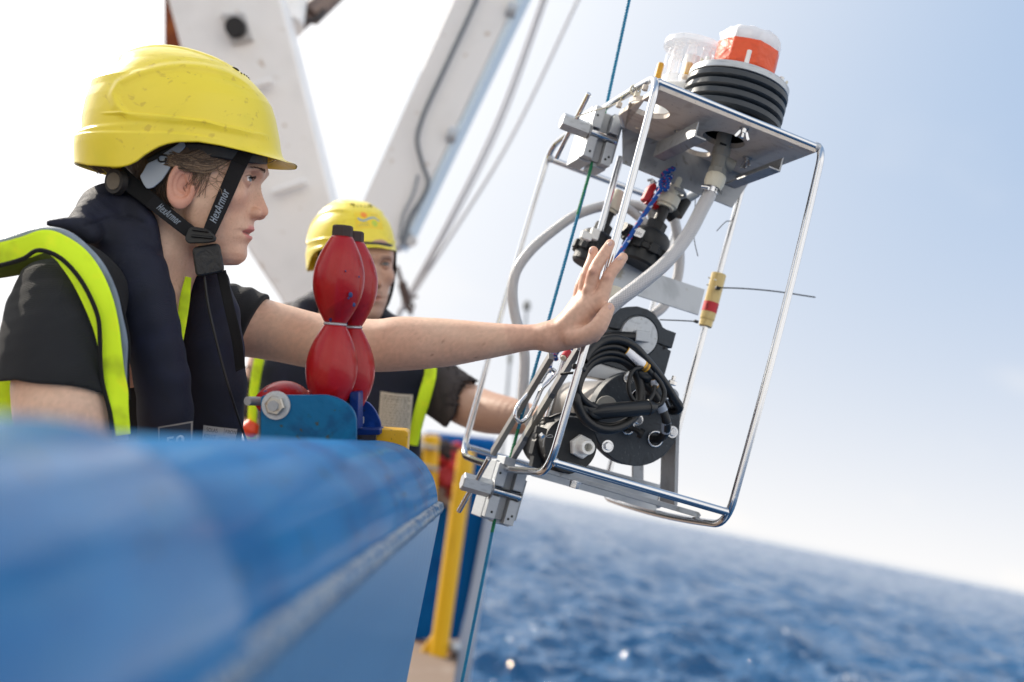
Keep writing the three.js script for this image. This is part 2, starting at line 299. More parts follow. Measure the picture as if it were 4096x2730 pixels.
const onC = (x, y, c) => met(x, y, 'c', c), onA = (x, y, a) => met(x, y, 'a', a), onB = (x, y, b) => met(x, y, 'b', b);
const UA = V3(1, 0, 0), UB = V3(0, 1, 0), UN = V3(0, 0, 1);      // UN points to the near side
const M = {};
M.steel = phys(0xffffff, 0.17, 1, { color: lin(0.60, 0.61, 0.63) });
M.matt = std(0xffffff, 0.5, 0.6, { map: again(patchTex(256, [0.64, 0.65, 0.66], [[[0.52, 0.53, 0.54], 8, -0.1, 0.4, 0.6], [[0.46, 0.45, 0.42], 22, 0.22, 0.36, 0.5]], 7), 4), bumpMap: again(T.grain, 8), bumpScale: 0.0001 });
M.alu = std(0xffffff, 0.45, 0.6, { map: again(patchTex(256, [0.72, 0.735, 0.75], [[[0.60, 0.615, 0.63], 6, 0, 0.4, 0.6], [[0.50, 0.45, 0.36], 10, 0.27, 0.42, 0.5]], 17), 4), bumpMap: again(T.grain, 6), bumpScale: 0.0001 });
M.black = std(0x131619, 0.48, 0, { bumpMap: again(T.grain, 12), bumpScale: 0.0002 });
M.rubber = std(0x0c0d0f, 0.42, 0, { bumpMap: again(T.grain, 12), bumpScale: 0.0001 });
M.pvc = std(0xffffff, 0.5, 0, { map: again(patchTex(256, [0.16, 0.19, 0.22], [[[0.10, 0.12, 0.15], 9, 0.05, 0.35, 0.8], [[0.34, 0.36, 0.38], 30, 0.25, 0.38, 0.6]], 27), 5), bumpMap: again(T.grain, 6), bumpScale: 0.0002 });
M.ringplastic = std(0x2a3138, 0.42, 0, { bumpMap: again(T.brushed, 1, 4), bumpScale: 0.00012 });
M.cream = std(0xd8d2be, 0.45);
M.white = std(0xecebe6, 0.5);
M.greyplastic = std(0x8d8c85, 0.55, 0, { bumpMap: again(T.grain, 5), bumpScale: 0.0002 });
M.board = std(0xffffff, 0.62, 0, { map: again(patchTex(256, [0.83, 0.79, 0.745], [[[0.76, 0.71, 0.66], 14, 0, 0.3, 0.8], [[0.35, 0.34, 0.33], 34, 0.38, 0.46, 0.7]], 37), 4), bumpMap: again(T.grain, 14), bumpScale: 0.0003 });
M.clear = phys(0xffffff, 0.08, 0, { transmission: 0.92, thickness: 0, ior: 1.45 });
M.clear2 = phys(0xffffff, 0.2, 0, { transmission: 0.7, thickness: 0, ior: 1.45 });
M.tubes = phys(0xffffff, 0.1, 0, { transmission: 0.85, thickness: 0, ior: 1.5 });
M.bag = phys(0xffffff, 0.45, 0, { transmission: 0.45, thickness: 0, color: lin(0.9, 0.9, 0.92) });
M.orange = std(0xffffff, 0.42, 0, { map: patchTex(128, [0.90, 0.33, 0.14], [[[0.82, 0.27, 0.11], 5, 0, 0.4, 0.8]], 3), bumpMap: again(T.mottle, 2), bumpScale: 0.0015 });
const braid = dataTex(64, 64, (u, v) => { const a = Math.abs(((u * 4 + v * 4) % 1) - 0.5), b = Math.abs(((u * 4 - v * 4 + 8) % 1) - 0.5); return 0.35 + 0.55 * Math.max(smooth(0.36, 0.48, a), smooth(0.36, 0.48, b)); });
const braidCol = dataTex(128, 128, (u, v) => { const a = Math.abs(((u * 4 + v * 4) % 1) - 0.5), b = Math.abs(((u * 4 - v * 4 + 8) % 1) - 0.5), t = Math.max(smooth(0.34, 0.46, a), smooth(0.34, 0.46, b)); return [lerp(0.70, 0.93, t), lerp(0.70, 0.92, t), lerp(0.71, 0.91, t)]; }, 1, 1, true);
M.hose = (n) => phys(0xffffff, 0.28, 0, { map: again(braidCol, n, 4), bumpMap: again(braid, n, 4), bumpScale: 0.0006, clearcoat: 0.5, clearcoatRoughness: 0.2, transmission: 0.12, thickness: 0 });
M.amber = phys(0xe3cf86, 0.35, 0, { transmission: 0.25, thickness: 0, color: lin(0.80, 0.62, 0.26) });
M.red = std(0xb81d22, 0.45);
M.label = (fn, w, h) => { const c = document.createElement('canvas'); c.width = w; c.height = h; const x = c.getContext('2d'); fn(x, w, h); const t = new THREE.CanvasTexture(c); t.colorSpace = THREE.SRGBColorSpace; return std(0xffffff, 0.55, 0, { map: t }); };

const sampler = new THREE.Group(); sampler.name = 'water_sampler';
sampler.userData = { label: 'water sampling instrument in a frame of bright steel tube hanging over the sea', category: 'instrument' };
{ const w = DM.clone().premultiply(new THREE.Matrix4().compose(CP, CQ, V3(1, 1, 1))); w.decompose(sampler.position, sampler.quaternion, sampler.scale); scene.add(sampler); }
const dp = (name, geo, mat, label, parent = sampler) => part(parent, name, geo, mat, label, true);
const TR = 0.0062, CM = DD / 2;                                  // tube radius; plane of the middle uprights
{ // the frame: two upright loops, four long bars
  const loop = (a) => { const R = 0.05, P = []; const cor = [[DH, 0], [DH, DD], [0, DD], [0, 0]];
    rounded([L(a, 0, 0), L(a, DH, 0), L(a, DH, DD), L(a, 0, DD)], R, 10).forEach((p) => P.push(p));
    const c = new THREE.CurvePath(); for (let i = 0; i < P.length; i++) c.add(new THREE.LineCurve3(P[i], P[(i + 1) % P.length]));
    return tubePath(P, TR, 14, true); };
  dp('frame_loop', loop(0), M.steel); dp('frame_loop', loop(DW), M.steel);
  dp('frame_bar', cyl(L(0.004, DH - 0.011, 0.011), L(DW - 0.004, DH - 0.012, 0.012), TR * 0.98, TR * 0.98, 16), M.steel);
  dp('frame_bar', cyl(L(0.006, 0.02, 0.006), L(DW - 0.004, 0.022, 0.004), TR * 1.02, TR * 1.02, 16), M.steel);
  dp('frame_bar', cyl(L(0.004, DH - 0.028, DD - 0.006), L(DW - 0.004, DH - 0.028, DD - 0.006), TR, TR, 14), M.steel);
  dp('frame_bar', cyl(L(0.004, 0.02, DD - 0.006), L(DW - 0.004, 0.02, DD - 0.006), TR, TR, 14), M.steel);
  const weld = (p, r) => { const g = new THREE.SphereGeometry(r, 14, 10); const q = g.attributes.position; for (let i = 0; i < q.count; i++) { const k = 1 + 0.10 * N3(q.getX(i) * 900, q.getY(i) * 900, q.getZ(i) * 900); q.setXYZ(i, q.getX(i) * k + p.x, q.getY(i) * k + p.y, q.getZ(i) * k + p.z); } g.computeVertexNormals(); return g; };
  dp('weld_bead', weld(L(DW - 0.006, DH - 0.012, 0.012), 0.0078), M.alu); dp('weld_bead', weld(L(0.006, DH - 0.011, 0.011), 0.0070), M.steel);
  for (const [a, b, c] of [[0.005, DH - 0.028, DD - 0.007], [DW - 0.005, DH - 0.028, DD - 0.007], [0.005, 0.02, DD - 0.007], [DW - 0.005, 0.02, DD - 0.007], [DW, 0.011, CM], [DW, DH - 0.012, CM]]) dp('weld_bead', weld(L(a, b, c), 0.0074), M.alu);
  dp('weld_bead', weld(L(DW - 0.006, 0.022, 0.005), 0.0072), M.steel); dp('weld_bead', weld(L(0.007, 0.02, 0.006), 0.0072), M.steel);
}
function tubePath(P, r, rad = 12, closed = false) {              // a tube that follows the points exactly
  const c = new THREE.CatmullRomCurve3(P, closed, 'chordal', 0.5); return new THREE.TubeGeometry(c, P.length * 6, r, rad, closed);
}
                                             // plane of the middle uprights
const rodA = onC(2463, 700, CM).x;
{ // uprights in the middle plane, web plate, brackets, top board
  dp('upright_rod', cyl(L(rodA, 0.02, CM), L(rodA, DH - 0.06, CM), TR, TR, 14), M.steel);
  dp('upright_rod', cyl(L(DW, 0.012, CM), L(DW, DH - 0.02, CM), TR, TR, 14), M.steel);
  const by = DH - 0.014, th = 0.009, CB = 0.228;
  const holeAt = (px, py, r) => { const p = onB(px, py, by - th), n = 28, o = []; for (let i = 0; i < n; i++) { const t = i / n * 2 * Math.PI; o.push(V3(p.x + r * Math.cos(t), by - th, p.z + r * Math.sin(t))); } return o; };
  const corner = [L(0.008, by - th, 0.008), L(DW - 0.008, by - th, 0.008), L(DW - 0.008, by - th, CB), L(rodA - 0.022, by - th, CB), L(0.008, by - th, 0.175)];
  const small = [[2578, 362], [2474, 430], [2548, 513], [3163, 587], [2740, 520]];
  const board = plate(corner.reverse(), UB, th, 0.0008, [holeAt(2597, 440, 0.036), holeAt(2895, 559, 0.037), holeAt(2790, 607, 0.024), ...small.slice(0, 4).map(([x, y]) => holeAt(x, y, 0.0048))]);
  dp('top_board', board, M.board, 'grey plastic board with round holes');
  dp('board_edge', plate([L(0.010, by - th - 0.001, 0.172), L(rodA - 0.022, by - th - 0.001, CB - 0.004), L(rodA - 0.025, by - th - 0.001, CB + 0.001), L(0.007, by - th - 0.001, 0.177)], UB, -0.006 * -1, 0.0003), M.white);
  // web plate hung from the board
  const web = [onC(2490, 655, CB + 0.001), onC(2926, 832, CB + 0.001), L(DW - 0.006, DH - 0.0235, CB + 0.001), L(rodA - 0.026, DH - 0.0235, CB + 0.001)];
  dp('web_plate', plate(web, UN, -0.004 * -1, 0.0004), M.matt, 'bare metal plate under the board');
  // two angle brackets that reach forward from the web
  const angle = (x0, y0, len, flip, bottom) => { // x0, y0: near lower corner seen in the photograph
    const b0 = bottom, p = onB(x0, y0, b0), s = flip; const prof = [[0, 0], [0.022 * s, 0], [0.022 * s, 0.0028], [0.0032 * s, 0.0030], [0.0028 * s, 0.024], [0, 0.026]];
    const pts2 = prof.map(([u, v]) => V3(p.x + u, b0 + v, p.z)); if (s < 0) pts2.reverse(); return plate(pts2, V3(0, 0, -1), len, 0.0004); };
  dp('angle_bracket', angle(2777, 545, 0.165, 1, DH - 0.062), M.matt); dp('angle_bracket', angle(3122, 688, 0.16, -1, DH - 0.066), M.matt);
  const wing = (px, py, drop, turn) => { // wing nut on a bolt through the board
    const p = onB(px, py, by - th), w = dp('wing_nut', cyl(p, p.clone().setY(p.y - drop), 0.0032, 0.0032, 12), M.steel);
    dp('washer', cyl(p, p.clone().setY(p.y - 0.0018), 0.008, 0.008, 18), M.matt, null, w); dp('collar', cyl(p.clone().setY(p.y - 0.0018), p.clone().setY(p.y - 0.009), 0.0056, 0.0048, 14), M.steel, null, w);
    for (const s of [-1, 1]) { const o = p.clone().setY(p.y - 0.005), q = (u, v) => V3(o.x + s * u * Math.cos(turn), o.y + v, o.z + s * u * Math.sin(turn)), sd = V3(-Math.sin(turn), 0, Math.cos(turn)); dp('wing', plate(rounded([q(0.004, 0.002), q(0.008, -0.001), q(0.0135, -0.0115), q(0.0105, -0.0145), q(0.0075, -0.012), q(0.004, -0.004)], 0.002, 3).map((v) => v.addScaledVector(sd, -0.0009)), sd, 0.0018, 0.0005), M.steel, null, w); } };
  wing(2978, 512, 0.017, 0.15); wing(2990, 630, 0.02, 1.35); wing(2715, 525, 0.014, 1.1);
  // crossbar with label sleeve
  const bar = [onC(2410, 1140, CM - 0.007), onC(2790, 1262, CM - 0.007), onC(2816, 1160, CM - 0.007), onC(2425, 1030, CM - 0.007)];
  dp('crossbar', plate(bar, UN, 0.0045, 0.0005), M.alu, 'flat bar across the middle of the frame');
  const s0 = onA(2812, 1308, DW).setZ(-CM), s1 = onA(2853, 1102, DW).setZ(-CM); s0.x = s1.x = DW; const SL = s1.y - s0.y;
  const sl = dp('sleeve', lathe(V3(DW, s0.y, -CM), V3(DW, s1.y, -CM), [[0.0062, 0], [0.0115, 0], [0.0122, 0.001], [0.0122, 0.012], [0.0133, 0.0135], [0.0137, 0.016], [0.0137, SL - 0.001], [0.0130, SL], [0.0062, SL], [0.0062, 0]], 32), M.amber, 'yellowed plastic sleeve on the upright');
  const five = M.label((x, w, h) => { x.fillStyle = '#c01f2c'; x.fillRect(0, 0, w, h); x.fillStyle = '#6b1420'; x.font = 'bold 60px sans-serif'; for (let k = 0; k < 4; k++) x.fillText('5', 40 + k * 128, 74); }, 512, 96);
  dp('red_tape', new THREE.CylinderGeometry(0.01395, 0.01395, 0.0185, 32, 1, true).translate(DW, s0.y + SL * 0.36, -CM), five, 'red tape marked 5', sl);
  for (const [px, py] of [[2838, 1112], [2862, 1120], [2832, 1140]]) { const q = onC(px, py, CM - 0.0137); dp('dimple', new THREE.SphereGeometry(0.0018, 10, 8).scale(1.6, 1, 0.4).translate(q.x, q.y, q.z), M.cream, null, sl); }
  const tie = (P, r, name = 'cable_tie') => dp(name, tube(P, r, 40, 6), M.rubber);
  tie([onC(2868, 1152, 0.25), onC(2960, 1154, 0.24), onC(3100, 1166, 0.225), onC(3262, 1190, 0.21)], 0.0013);
  tie([onC(2640, 1280, 0.24), onC(2720, 1283, 0.245), onC(2790, 1287, 0.253)], 0.0012);
  dp('tie_head', obox(onC(2872, 1153, 0.252), UA, UB, UN, 0.009, 0.006, 0.006), M.rubber); dp('tie_head', obox(onC(2785, 1287, 0.252), UA, UB, UN, 0.008, 0.005, 0.006), M.rubber);
  tie([onC(2782, 792, 0.27), onC(2779, 900, 0.27), onC(2778, 960, 0.27), onC(2792, 1026, 0.275)], 0.0008); tie([onC(2962, 770, 0.262), onC(2930, 880, 0.262), onC(2905, 887, 0.25), onC(2868, 924, 0.24)], 0.0009);
}
{ // filter head on the board: four black rings, metal ring, bundle of tubes in a bag held by orange tape
  const c0 = onB(2895, 559, DH - 0.023), at = (b) => V3(c0.x, b, c0.z), b0 = DH - 0.014, head = dp('filter_head', lathe(at(b0), at(b0 + 1), [[0.04, 0], [0.072, 0.001], [0.072, 0.078], [0.03, 0.078]], 40), M.black, 'filter head of stacked black rings on the board');
  for (let k = 0; k < 4; k++) dp('ring', lathe(at(b0 + 0.018 + k * 0.0165), at(b0 + 1), [[0.073, 0.0003], [0.080, 0.0003], [0.081, 0.001], [0.0865, 0.0035], [0.0878, 0.005], [0.0878, 0.0128], [0.0870, 0.0140], [0.073, 0.0140], [0.073, 0.0003]], 72), M.ringplastic, null, head);
  const t0 = b0 + 0.0845; dp('metal_ring', lathe(at(t0), at(t0 + 1), [[0.0, 0], [0.085, 0], [0.0862, 0.001], [0.0862, 0.011], [0.0855, 0.0118], [0.0, 0.0118]], 72), M.alu, 'bright metal ring', head);
  const t1 = t0 + 0.0122, R = 0.052;
  // bundle of clear tubes
  const cx0 = c0.x + 0.002, cz0 = c0.z; let n = 0;
  for (let k = 0; k < 8; k++) { const t = k / 8 * 2 * Math.PI + 0.3, p = V3(cx0 + 0.041 * Math.cos(t), t1, cz0 + 0.041 * Math.sin(t)); dp('tube', new THREE.CylinderGeometry(0.0105, 0.0105, 0.074, 16, 1, true).translate(p.x, t1 + 0.037, p.z), M.bag, null, head); }
  dp('tube_core', new THREE.CylinderGeometry(0.030, 0.030, 0.072, 20).translate(cx0, t1 + 0.036, cz0), M.white, null, head);
  // wrap: an uneven octagon
  const oct = (r, b, jit) => { const o = []; for (let i = 0; i < 8; i++) { const t = i / 8 * 2 * Math.PI + 0.12, q = 1 + 0.03 * N3(i * 3.7, jit, 1); o.push(V3(cx0 + r * q * Math.cos(t), b, cz0 + r * q * Math.sin(t))); } return o; };
  const rimmed = (levels, seg = 9) => { const pos = [], idx = [], uv = []; levels.forEach(([r, b, w], j) => { const o = oct(r, b, 0.3); for (let i = 0; i <= 8 * seg; i++) { const k = Math.floor(i / seg) % 8, f = (i % seg) / seg, p = o[k].clone().lerp(o[(k + 1) % 8], f), a = Math.atan2(p.z - cz0, p.x - cx0), d = Math.hypot(p.x - cx0, p.z - cz0), rr = lerp(d, Math.max(d, r * 0.955), 0.7) + (w || 0) * N3(a * 3.1, b * 160, 2); pos.push(cx0 + rr * Math.cos(a), b + (w || 0) * 0.8 * N3(a * 2, j, 7), cz0 + rr * Math.sin(a)); uv.push(i / 8 / seg * 3, b * 12); } });
    const W = 8 * seg + 1; for (let j = 0; j + 1 < levels.length; j++) for (let i = 0; i < W - 1; i++) { const a = j * W + i, b = a + W; idx.push(a, b, b + 1, a, b + 1, a + 1); }
    const g = new THREE.BufferGeometry(); g.setAttribute('position', new THREE.Float32BufferAttribute(pos, 3)); g.setAttribute('uv', new THREE.Float32BufferAttribute(uv, 2)); g.setIndex(idx); g.computeVertexNormals(); return g; };
  dp('orange_tape', rimmed([[0.0500, t1 + 0.0135, 0], [0.0548, t1 + 0.0130, 0.0005], [0.0550, t1 + 0.020, 0.0012], [0.0552, t1 + 0.026, 0.0016], [0.0553, t1 + 0.032, 0.001], [0.0553, t1 + 0.047, 0.0006], [0.0552, t1 + 0.0575, 0.0004], [0.0505, t1 + 0.0572, 0]]), M.orange, 'band of orange tape', head);
  dp('plastic_bag', rimmed([[0.0505, t1 + 0.001, 0.001], [0.0515, t1 + 0.02, 0.001], [0.0528, t1 + 0.056, 0.0008], [0.0545, t1 + 0.062, 0.002], [0.055, t1 + 0.072, 0.0045], [0.052, t1 + 0.079, 0.005], [0.045, t1 + 0.084, 0.006], [0.034, t1 + 0.087, 0.005], [0.02, t1 + 0.0885, 0.004], [0.0002, t1 + 0.089, 0.001]]), M.bag, 'crumpled clear plastic bag', head);
  for (const [t, k] of [[-2.35, 0.016], [2.25, 0.03], [0.05, 0.02]]) { // nylon bolts with wing nuts round the metal ring
    const p = V3(c0.x + 0.071 * Math.cos(-t), t1, c0.z + 0.071 * Math.sin(-t) ); if (t === 2.25) { const q = onB(2978, 283, t1); p.x = q.x; p.z = q.z; } if (t === -2.35) { const q = onB(2824, 264, t1); p.x = q.x; p.z = q.z; } if (t === 0.05) { const q = onB(3120, 345, t1); p.x = q.x; p.z = q.z; }
    const w = dp('nylon_wing_nut', cyl(p, p.clone().setY(p.y + (t === 2.25 ? 0.036 : 0.016)), 0.0042, 0.0042, 14), M.white, null, head);
    for (const s of [-1, 1]) { const q = (u, v) => V3(p.x + s * u * 0.9, p.y + v, p.z + s * u * 0.3); dp('wing', plate(rounded([q(0.002, 0), q(0.008, 0.001), q(0.0125, 0.008), q(0.0115, 0.0125), q(0.0085, 0.0115), q(0.005, 0.006), q(0.002, 0.006)], 0.002, 3), V3(-0.3, 0, 0.9), 0.0022, 0.0005), M.cream, null, w); }
  }
}
{ // the second head farther back: clear tubes under a clear disc, on a white drum that stands on the board
  const q = onC(2748, 336, 0.178), b0 = q.y - 0.016, c = V3(q.x, b0, q.z), U = (k) => c.clone().setY(b0 + k), foot = DH - 0.0135;
  dp('drum', lathe(c.clone().setY(foot), c.clone().setY(foot + 1), [[0, 0], [0.05, 0], [0.052, 0.002], [0.052, b0 - foot - 0.004], [0.05, b0 - foot - 0.002], [0, b0 - foot - 0.002]], 40), M.white, 'white drum under the clear tubes');
  const head = dp('tube_head', lathe(U(0), U(1), [[0.0, 0], [0.044, 0], [0.047, 0.002], [0.047, 0.014], [0.0, 0.016]], 40), M.clear2, 'bundle of clear tubes under a clear disc');
  const H2 = onB(2765, 192, b0 + 0.115); H2.set(c.x, 0, c.z);
  const top = 0.1;
  for (let k = 0; k < 9; k++) { const t = k / 9 * 2 * Math.PI; dp('tube', lathe(V3(c.x + 0.039 * Math.cos(t), b0 + 0.016, c.z + 0.039 * Math.sin(t)), V3(c.x + 0.039 * Math.cos(t), b0 + 1, c.z + 0.039 * Math.sin(t)), [[0.0098, 0], [0.0098, 0.042], [0.0075, 0.050], [0.0075, 0.056], [0.0105, 0.057]], 18), M.tubes, null, head); }
  dp('tube_core', new THREE.CylinderGeometry(0.014, 0.014, 0.05, 16).translate(c.x, b0 + 0.041, c.z), M.bag, null, head);
  dp('clear_disc', lathe(U(0.0735), U(1.0735), [[0.0, 0], [0.056, 0], [0.0575, 0.0015], [0.0575, 0.010], [0.056, 0.0115], [0, 0.0115]], 48), M.clear2, null, head);
  for (let k = 0; k < 9; k++) { const t = k / 9 * 2 * Math.PI; dp('tube_mouth', new THREE.TorusGeometry(0.0095, 0.0016, 8, 20).rotateX(Math.PI / 2).translate(c.x + 0.042 * Math.cos(t), b0 + 0.072, c.z + 0.042 * Math.sin(t)), M.clear, null, head); }
  for (const [x, y] of [[2630, 300], [2745, 300]]) { const p = onB(x, y + 8, b0 + 0.016); p.z = Math.max(p.z, c.z - 0.05); dp('yellow_peg', lathe(p, p.clone().setY(p.y + 1), [[0, -0.004], [0.0062, -0.003], [0.0062, 0.022], [0.005, 0.026], [0, 0.027]], 16), std(0xc99415, 0.4), null, head); }
}
{ // valve under the board, the long braided hose that hangs from it, hose clip
  const P = (x, y, c) => onC(x, y, c), k0 = P(2897, 552, 0.118), k1 = P(2880, 640, 0.118), k2 = P(2866, 705, 0.115), k3 = P(2852, 742, 0.112);
  const up = k0.clone().sub(k2).normalize();
  const v = dp('hose_valve', lathe(k2, k0, [[0, 0], [0.0135, 0], [0.0145, 0.006], [0.0135, 0.02], [0.0135, 0.034], [0.0155, 0.036], [0.0155, 0.05], [0.013, 0.052], [0.013, 0.075], [0, 0.075]], 24), M.greyplastic, 'grey plastic valve');
  dp('side_port', cyl(k1, k1.clone().add(V3(0.026, -0.004, 0.004)), 0.0115, 0.0105, 20), M.greyplastic, null, v); dp('valve_nut', prism(k2.clone().addScaledVector(up, -0.002), k2.clone().addScaledVector(up, 0.014), 0.0165, 8), M.greyplastic, null, v);
  dp('slot', obox(k0.clone().addScaledVector(up, -0.017).add(V3(-0.006, 0, 0.0145)), UA, UB, UN, 0.012, 0.0035, 0.003), M.black, null, v);
  dp('hose_coupler', lathe(k3.clone().addScaledVector(up, -0.006), k2, [[0, 0], [0.014, 0], [0.0165, 0.008], [0.0175, 0.011], [0.0175, 0.024], [0.016, 0.026], [0, 0.026]], 28), M.cream, 'cream hose coupler');
  const hp = [[2848, 748, 0.112], [2842, 770, 0.11], [2812, 828, 0.105], [2755, 935, 0.098], [2667, 1047, 0.09], [2565, 1134, 0.088], [2478, 1200, 0.092], [2430, 1243, 0.10], [2390, 1290, 0.12], [2340, 1350, 0.14]].map(([x, y, c]) => P(x, y, c));
  dp('hose', tube(hp, 0.0118, 130, 20), M.hose(26), 'long braided clear hose');
  const hc = P(2842, 766, 0.111), hd = hp[0].clone().sub(hp[1]).normalize(); const cl = dp('hose_clip', cyl(hc.clone().addScaledVector(hd, -0.005), hc.clone().addScaledVector(hd, 0.005), 0.0130, 0.0130, 28, true), M.steel, 'metal hose clip');
  dp('clip_screw', cyl(P(2806, 746, 0.1), P(2834, 750, 0.094), 0.0042, 0.0042, 12), M.steel, null, cl); dp('clip_box', obox(P(2826, 752, 0.098), UA, UB, UN, 0.010, 0.007, 0.005), M.steel, null, cl);
  for (let i = 0; i < 6; i++) dp('clip_slot', obox(P(2862 + i * 5, 762 + i * 2, 0.1105 - 0.0127 + i * 0.0016), UA, UB, UN, 0.0008, 0.006, 0.0008, 0.0002), M.black, null, cl);
  // hoses behind
  const loopH = [[2630, 850, 0.33], [2560, 825, 0.36], [2480, 815, 0.385], [2424, 822, 0.395], [2312, 857, 0.40], [2210, 925, 0.40], [2118, 1008, 0.40], [2064, 1088, 0.40], [2050, 1160, 0.40], [2058, 1250, 0.40], [2082, 1340, 0.39], [2098, 1420, 0.385], [2096, 1510, 0.38], [2092, 1580, 0.375], [2100, 1650, 0.37], [2140, 1730, 0.36]].map(([x, y, c]) => P(x, y, c));
  dp('hose', tube(loopH, 0.0098, 170, 16), M.hose(44), 'braided hose that loops round the back');
  dp('hose', tube([[2680, 800, 0.36], [2696, 868, 0.36], [2716, 975, 0.36], [2716, 1080, 0.36], [2695, 1160, 0.36], [2655, 1225, 0.35], [2610, 1262, 0.34]].map(([x, y, c]) => P(x, y, c)), 0.0098, 80, 16), M.hose(20), 'braided hose behind the black meter');
  dp('hose', tube([[2470, 808, 0.37], [2530, 848, 0.36], [2600, 910, 0.34], [2630, 950, 0.33]].map(([x, y, c]) => P(x, y, c)), 0.0085, 40, 14), M.hose(9), 'short braided hose');
}
{ // two black flow meters on the crossbar
  const meter = (x0, y0, x1, y1, c, r, label) => { // axis from bottom (x0,y0) to top (x1,y1)
    const a = onC(x0, y0, c), b = onC(x1, y1, c), d = b.clone().sub(a), Lg = d.length(), m = dp('flow_meter', lathe(a, b, [[0, 0], [r * 0.78, 0], [r * 0.86, Lg * 0.05], [r * 0.86, Lg * 0.26], [r * 1.0, Lg * 0.28], [r * 1.02, Lg * 0.38], [r * 0.92, Lg * 0.40], [r * 0.95, Lg * 0.44], [r * 0.95, Lg * 0.62], [r * 0.9, Lg * 0.70], [r * 0.76, Lg * 0.76], [r * 0.5, Lg * 0.79], [0, Lg * 0.79]], 32), M.black, label);
    const u = d.normalize(), A = (k) => a.clone().addScaledVector(u, Lg * k);
    dp('nut', prism(A(0.76), A(1.0), r * 0.50, 8, 0.2), M.black, null, m);
    dp('pipe_stub', cyl(A(1.0), A(1.38), r * 0.27, r * 0.27, 20), M.rubber, null, m);
    for (let k = 0; k < 8; k++) { const t = k / 8 * 2 * Math.PI, e = V3(1, 0, 0).applyQuaternion(new THREE.Quaternion().setFromUnitVectors(UB, u)).applyAxisAngle(u, t); dp('lug', obox(A(0.33).addScaledVector(e, r * 0.98), e, u, e.clone().cross(u), r * 0.26, Lg * 0.2, r * 0.42, 0.002), M.black, null, m); }
    return [m, A, u]; };
  const c = 0.235, [m1, A1, u1] = meter(2553, 1062, 2632, 890, c, 0.0385, 'round black flow meter on the crossbar');
  const side = V3(1, 0, 0).addScaledVector(u1, -u1.x).normalize();
  dp('side_cap', prism(A1(0.45).addScaledVector(side, -0.052).add(V3(0, 0, 0.012)), A1(0.45).addScaledVector(side, -0.03).add(V3(0, 0, 0.012)), 0.016, 8), M.black, null, m1);
  dp('screw_cap', cyl(onC(2492, 908, 0.215), onC(2520, 938, 0.222), 0.0105, 0.0105, 20), M.rubber, null, m1);
  dp('label', plate([onC(2545, 920, 0.196), onC(2568, 951, 0.197), onC(2580, 925, 0.198), onC(2556, 910, 0.197)], UN, 0.0005, 0), M.white, null, m1);
  const pl = M.label((x, w, h) => { x.fillStyle = '#f4f2ee'; x.fillRect(0, 0, w, h); x.fillStyle = '#333'; x.font = '34px sans-serif'; x.fillText('gallons', 14, 42); }, 140, 64);
  { const q = [onC(2534, 942, 0.194), onC(2563, 953, 0.194), onC(2577, 928, 0.194), onC(2549, 914, 0.194)], g = new THREE.BufferGeometry(); g.setAttribute('position', new THREE.Float32BufferAttribute(q.flatMap((p) => [p.x, p.y, p.z + 0.001]), 3)); g.setAttribute('uv', new THREE.Float32BufferAttribute([0, 0, 1, 0, 1, 1, 0, 1], 2)); g.setIndex([0, 1, 2, 0, 2, 3]); g.computeVertexNormals(); dp('printed_label', g, pl, 'white label printed gallons', m1); }
  const cp0 = A1(1.34), cp = dp('pipe_coupler', lathe(cp0, A1(2), [[0, 0], [0.0165, 0], [0.0165, 0.004], [0.0205, 0.006], [0.0205, 0.024], [0.018, 0.026], [0.0115, 0.027], [0.0115, 0.058], [0.009, 0.064], [0, 0.065]], 28), M.cream, 'cream pipe coupler over the meter');
  dp('pipe_ring', new THREE.TorusGeometry(0.0145, 0.003, 10, 28).applyQuaternion(new THREE.Quaternion().setFromUnitVectors(V3(0, 0, 1), u1)).translate(...A1(1.62).add(V3(0.012, 0.012, 0)).toArray()), M.matt, null, cp);
  const [m2, A2] = meter(2345, 1062, 2418, 900, 0.29, 0.034, 'second black flow meter behind the hand');
  dp('pipe_coupler', lathe(A2(1.30), A2(2), [[0, 0], [0.012, 0], [0.012, 0.004], [0.0155, 0.006], [0.0155, 0.022], [0.012, 0.024], [0.009, 0.045], [0, 0.045]], 24), M.cream);
  for (const [x, y, w, h] of [[2345, 945, 0.02, 0.014], [2378, 938, 0.016, 0.02]]) dp('meter_cap', obox(onC(x, y, 0.25), UA, UB, UN, w, h, 0.012, 0.002), M.white, null, m2);
  dp('socket', lathe(onC(2430, 1250, 0.235), onC(2450, 1140, 0.235), [[0, 0], [0.02, 0], [0.02, 0.03], [0.018, 0.046], [0, 0.046]], 24), M.cream);
  // red valve handle and the fittings crowded under the web
  const rv = dp('red_handle', plate(rounded([onC(2556, 795, 0.245), onC(2572, 815, 0.245), onC(2548, 880, 0.245), onC(2562, 812, 0.245), onC(2600, 745, 0.245)].slice(0, 0).concat([onC(2559, 802, 0.245), onC(2572, 814, 0.245), onC(2585, 806, 0.245), onC(2612, 762, 0.245), onC(2616, 748, 0.245), onC(2603, 736, 0.245), onC(2583, 752, 0.245)]), 0.003, 4), UN, 0.016, 0.002), M.red, 'red valve handle');
  dp('handle_hub', cyl(onC(2590, 790, 0.25), onC(2634, 815, 0.25), 0.0125, 0.013, 20), M.red, null, rv); dp('handle_stem', cyl(onC(2604, 740, 0.25), onC(2610, 715, 0.25), 0.003, 0.003, 10), M.steel, null, rv);
  for (const [x0, y0, x1, y1] of [[2608, 718, 2592, 722], [2611, 718, 2626, 735], [2606, 716, 2612, 738]]) dp('handle_fin', cyl(onC(x0, y0, 0.25), onC(x1, y1, 0.25), 0.002, 0.0026, 8), M.matt, null, rv);
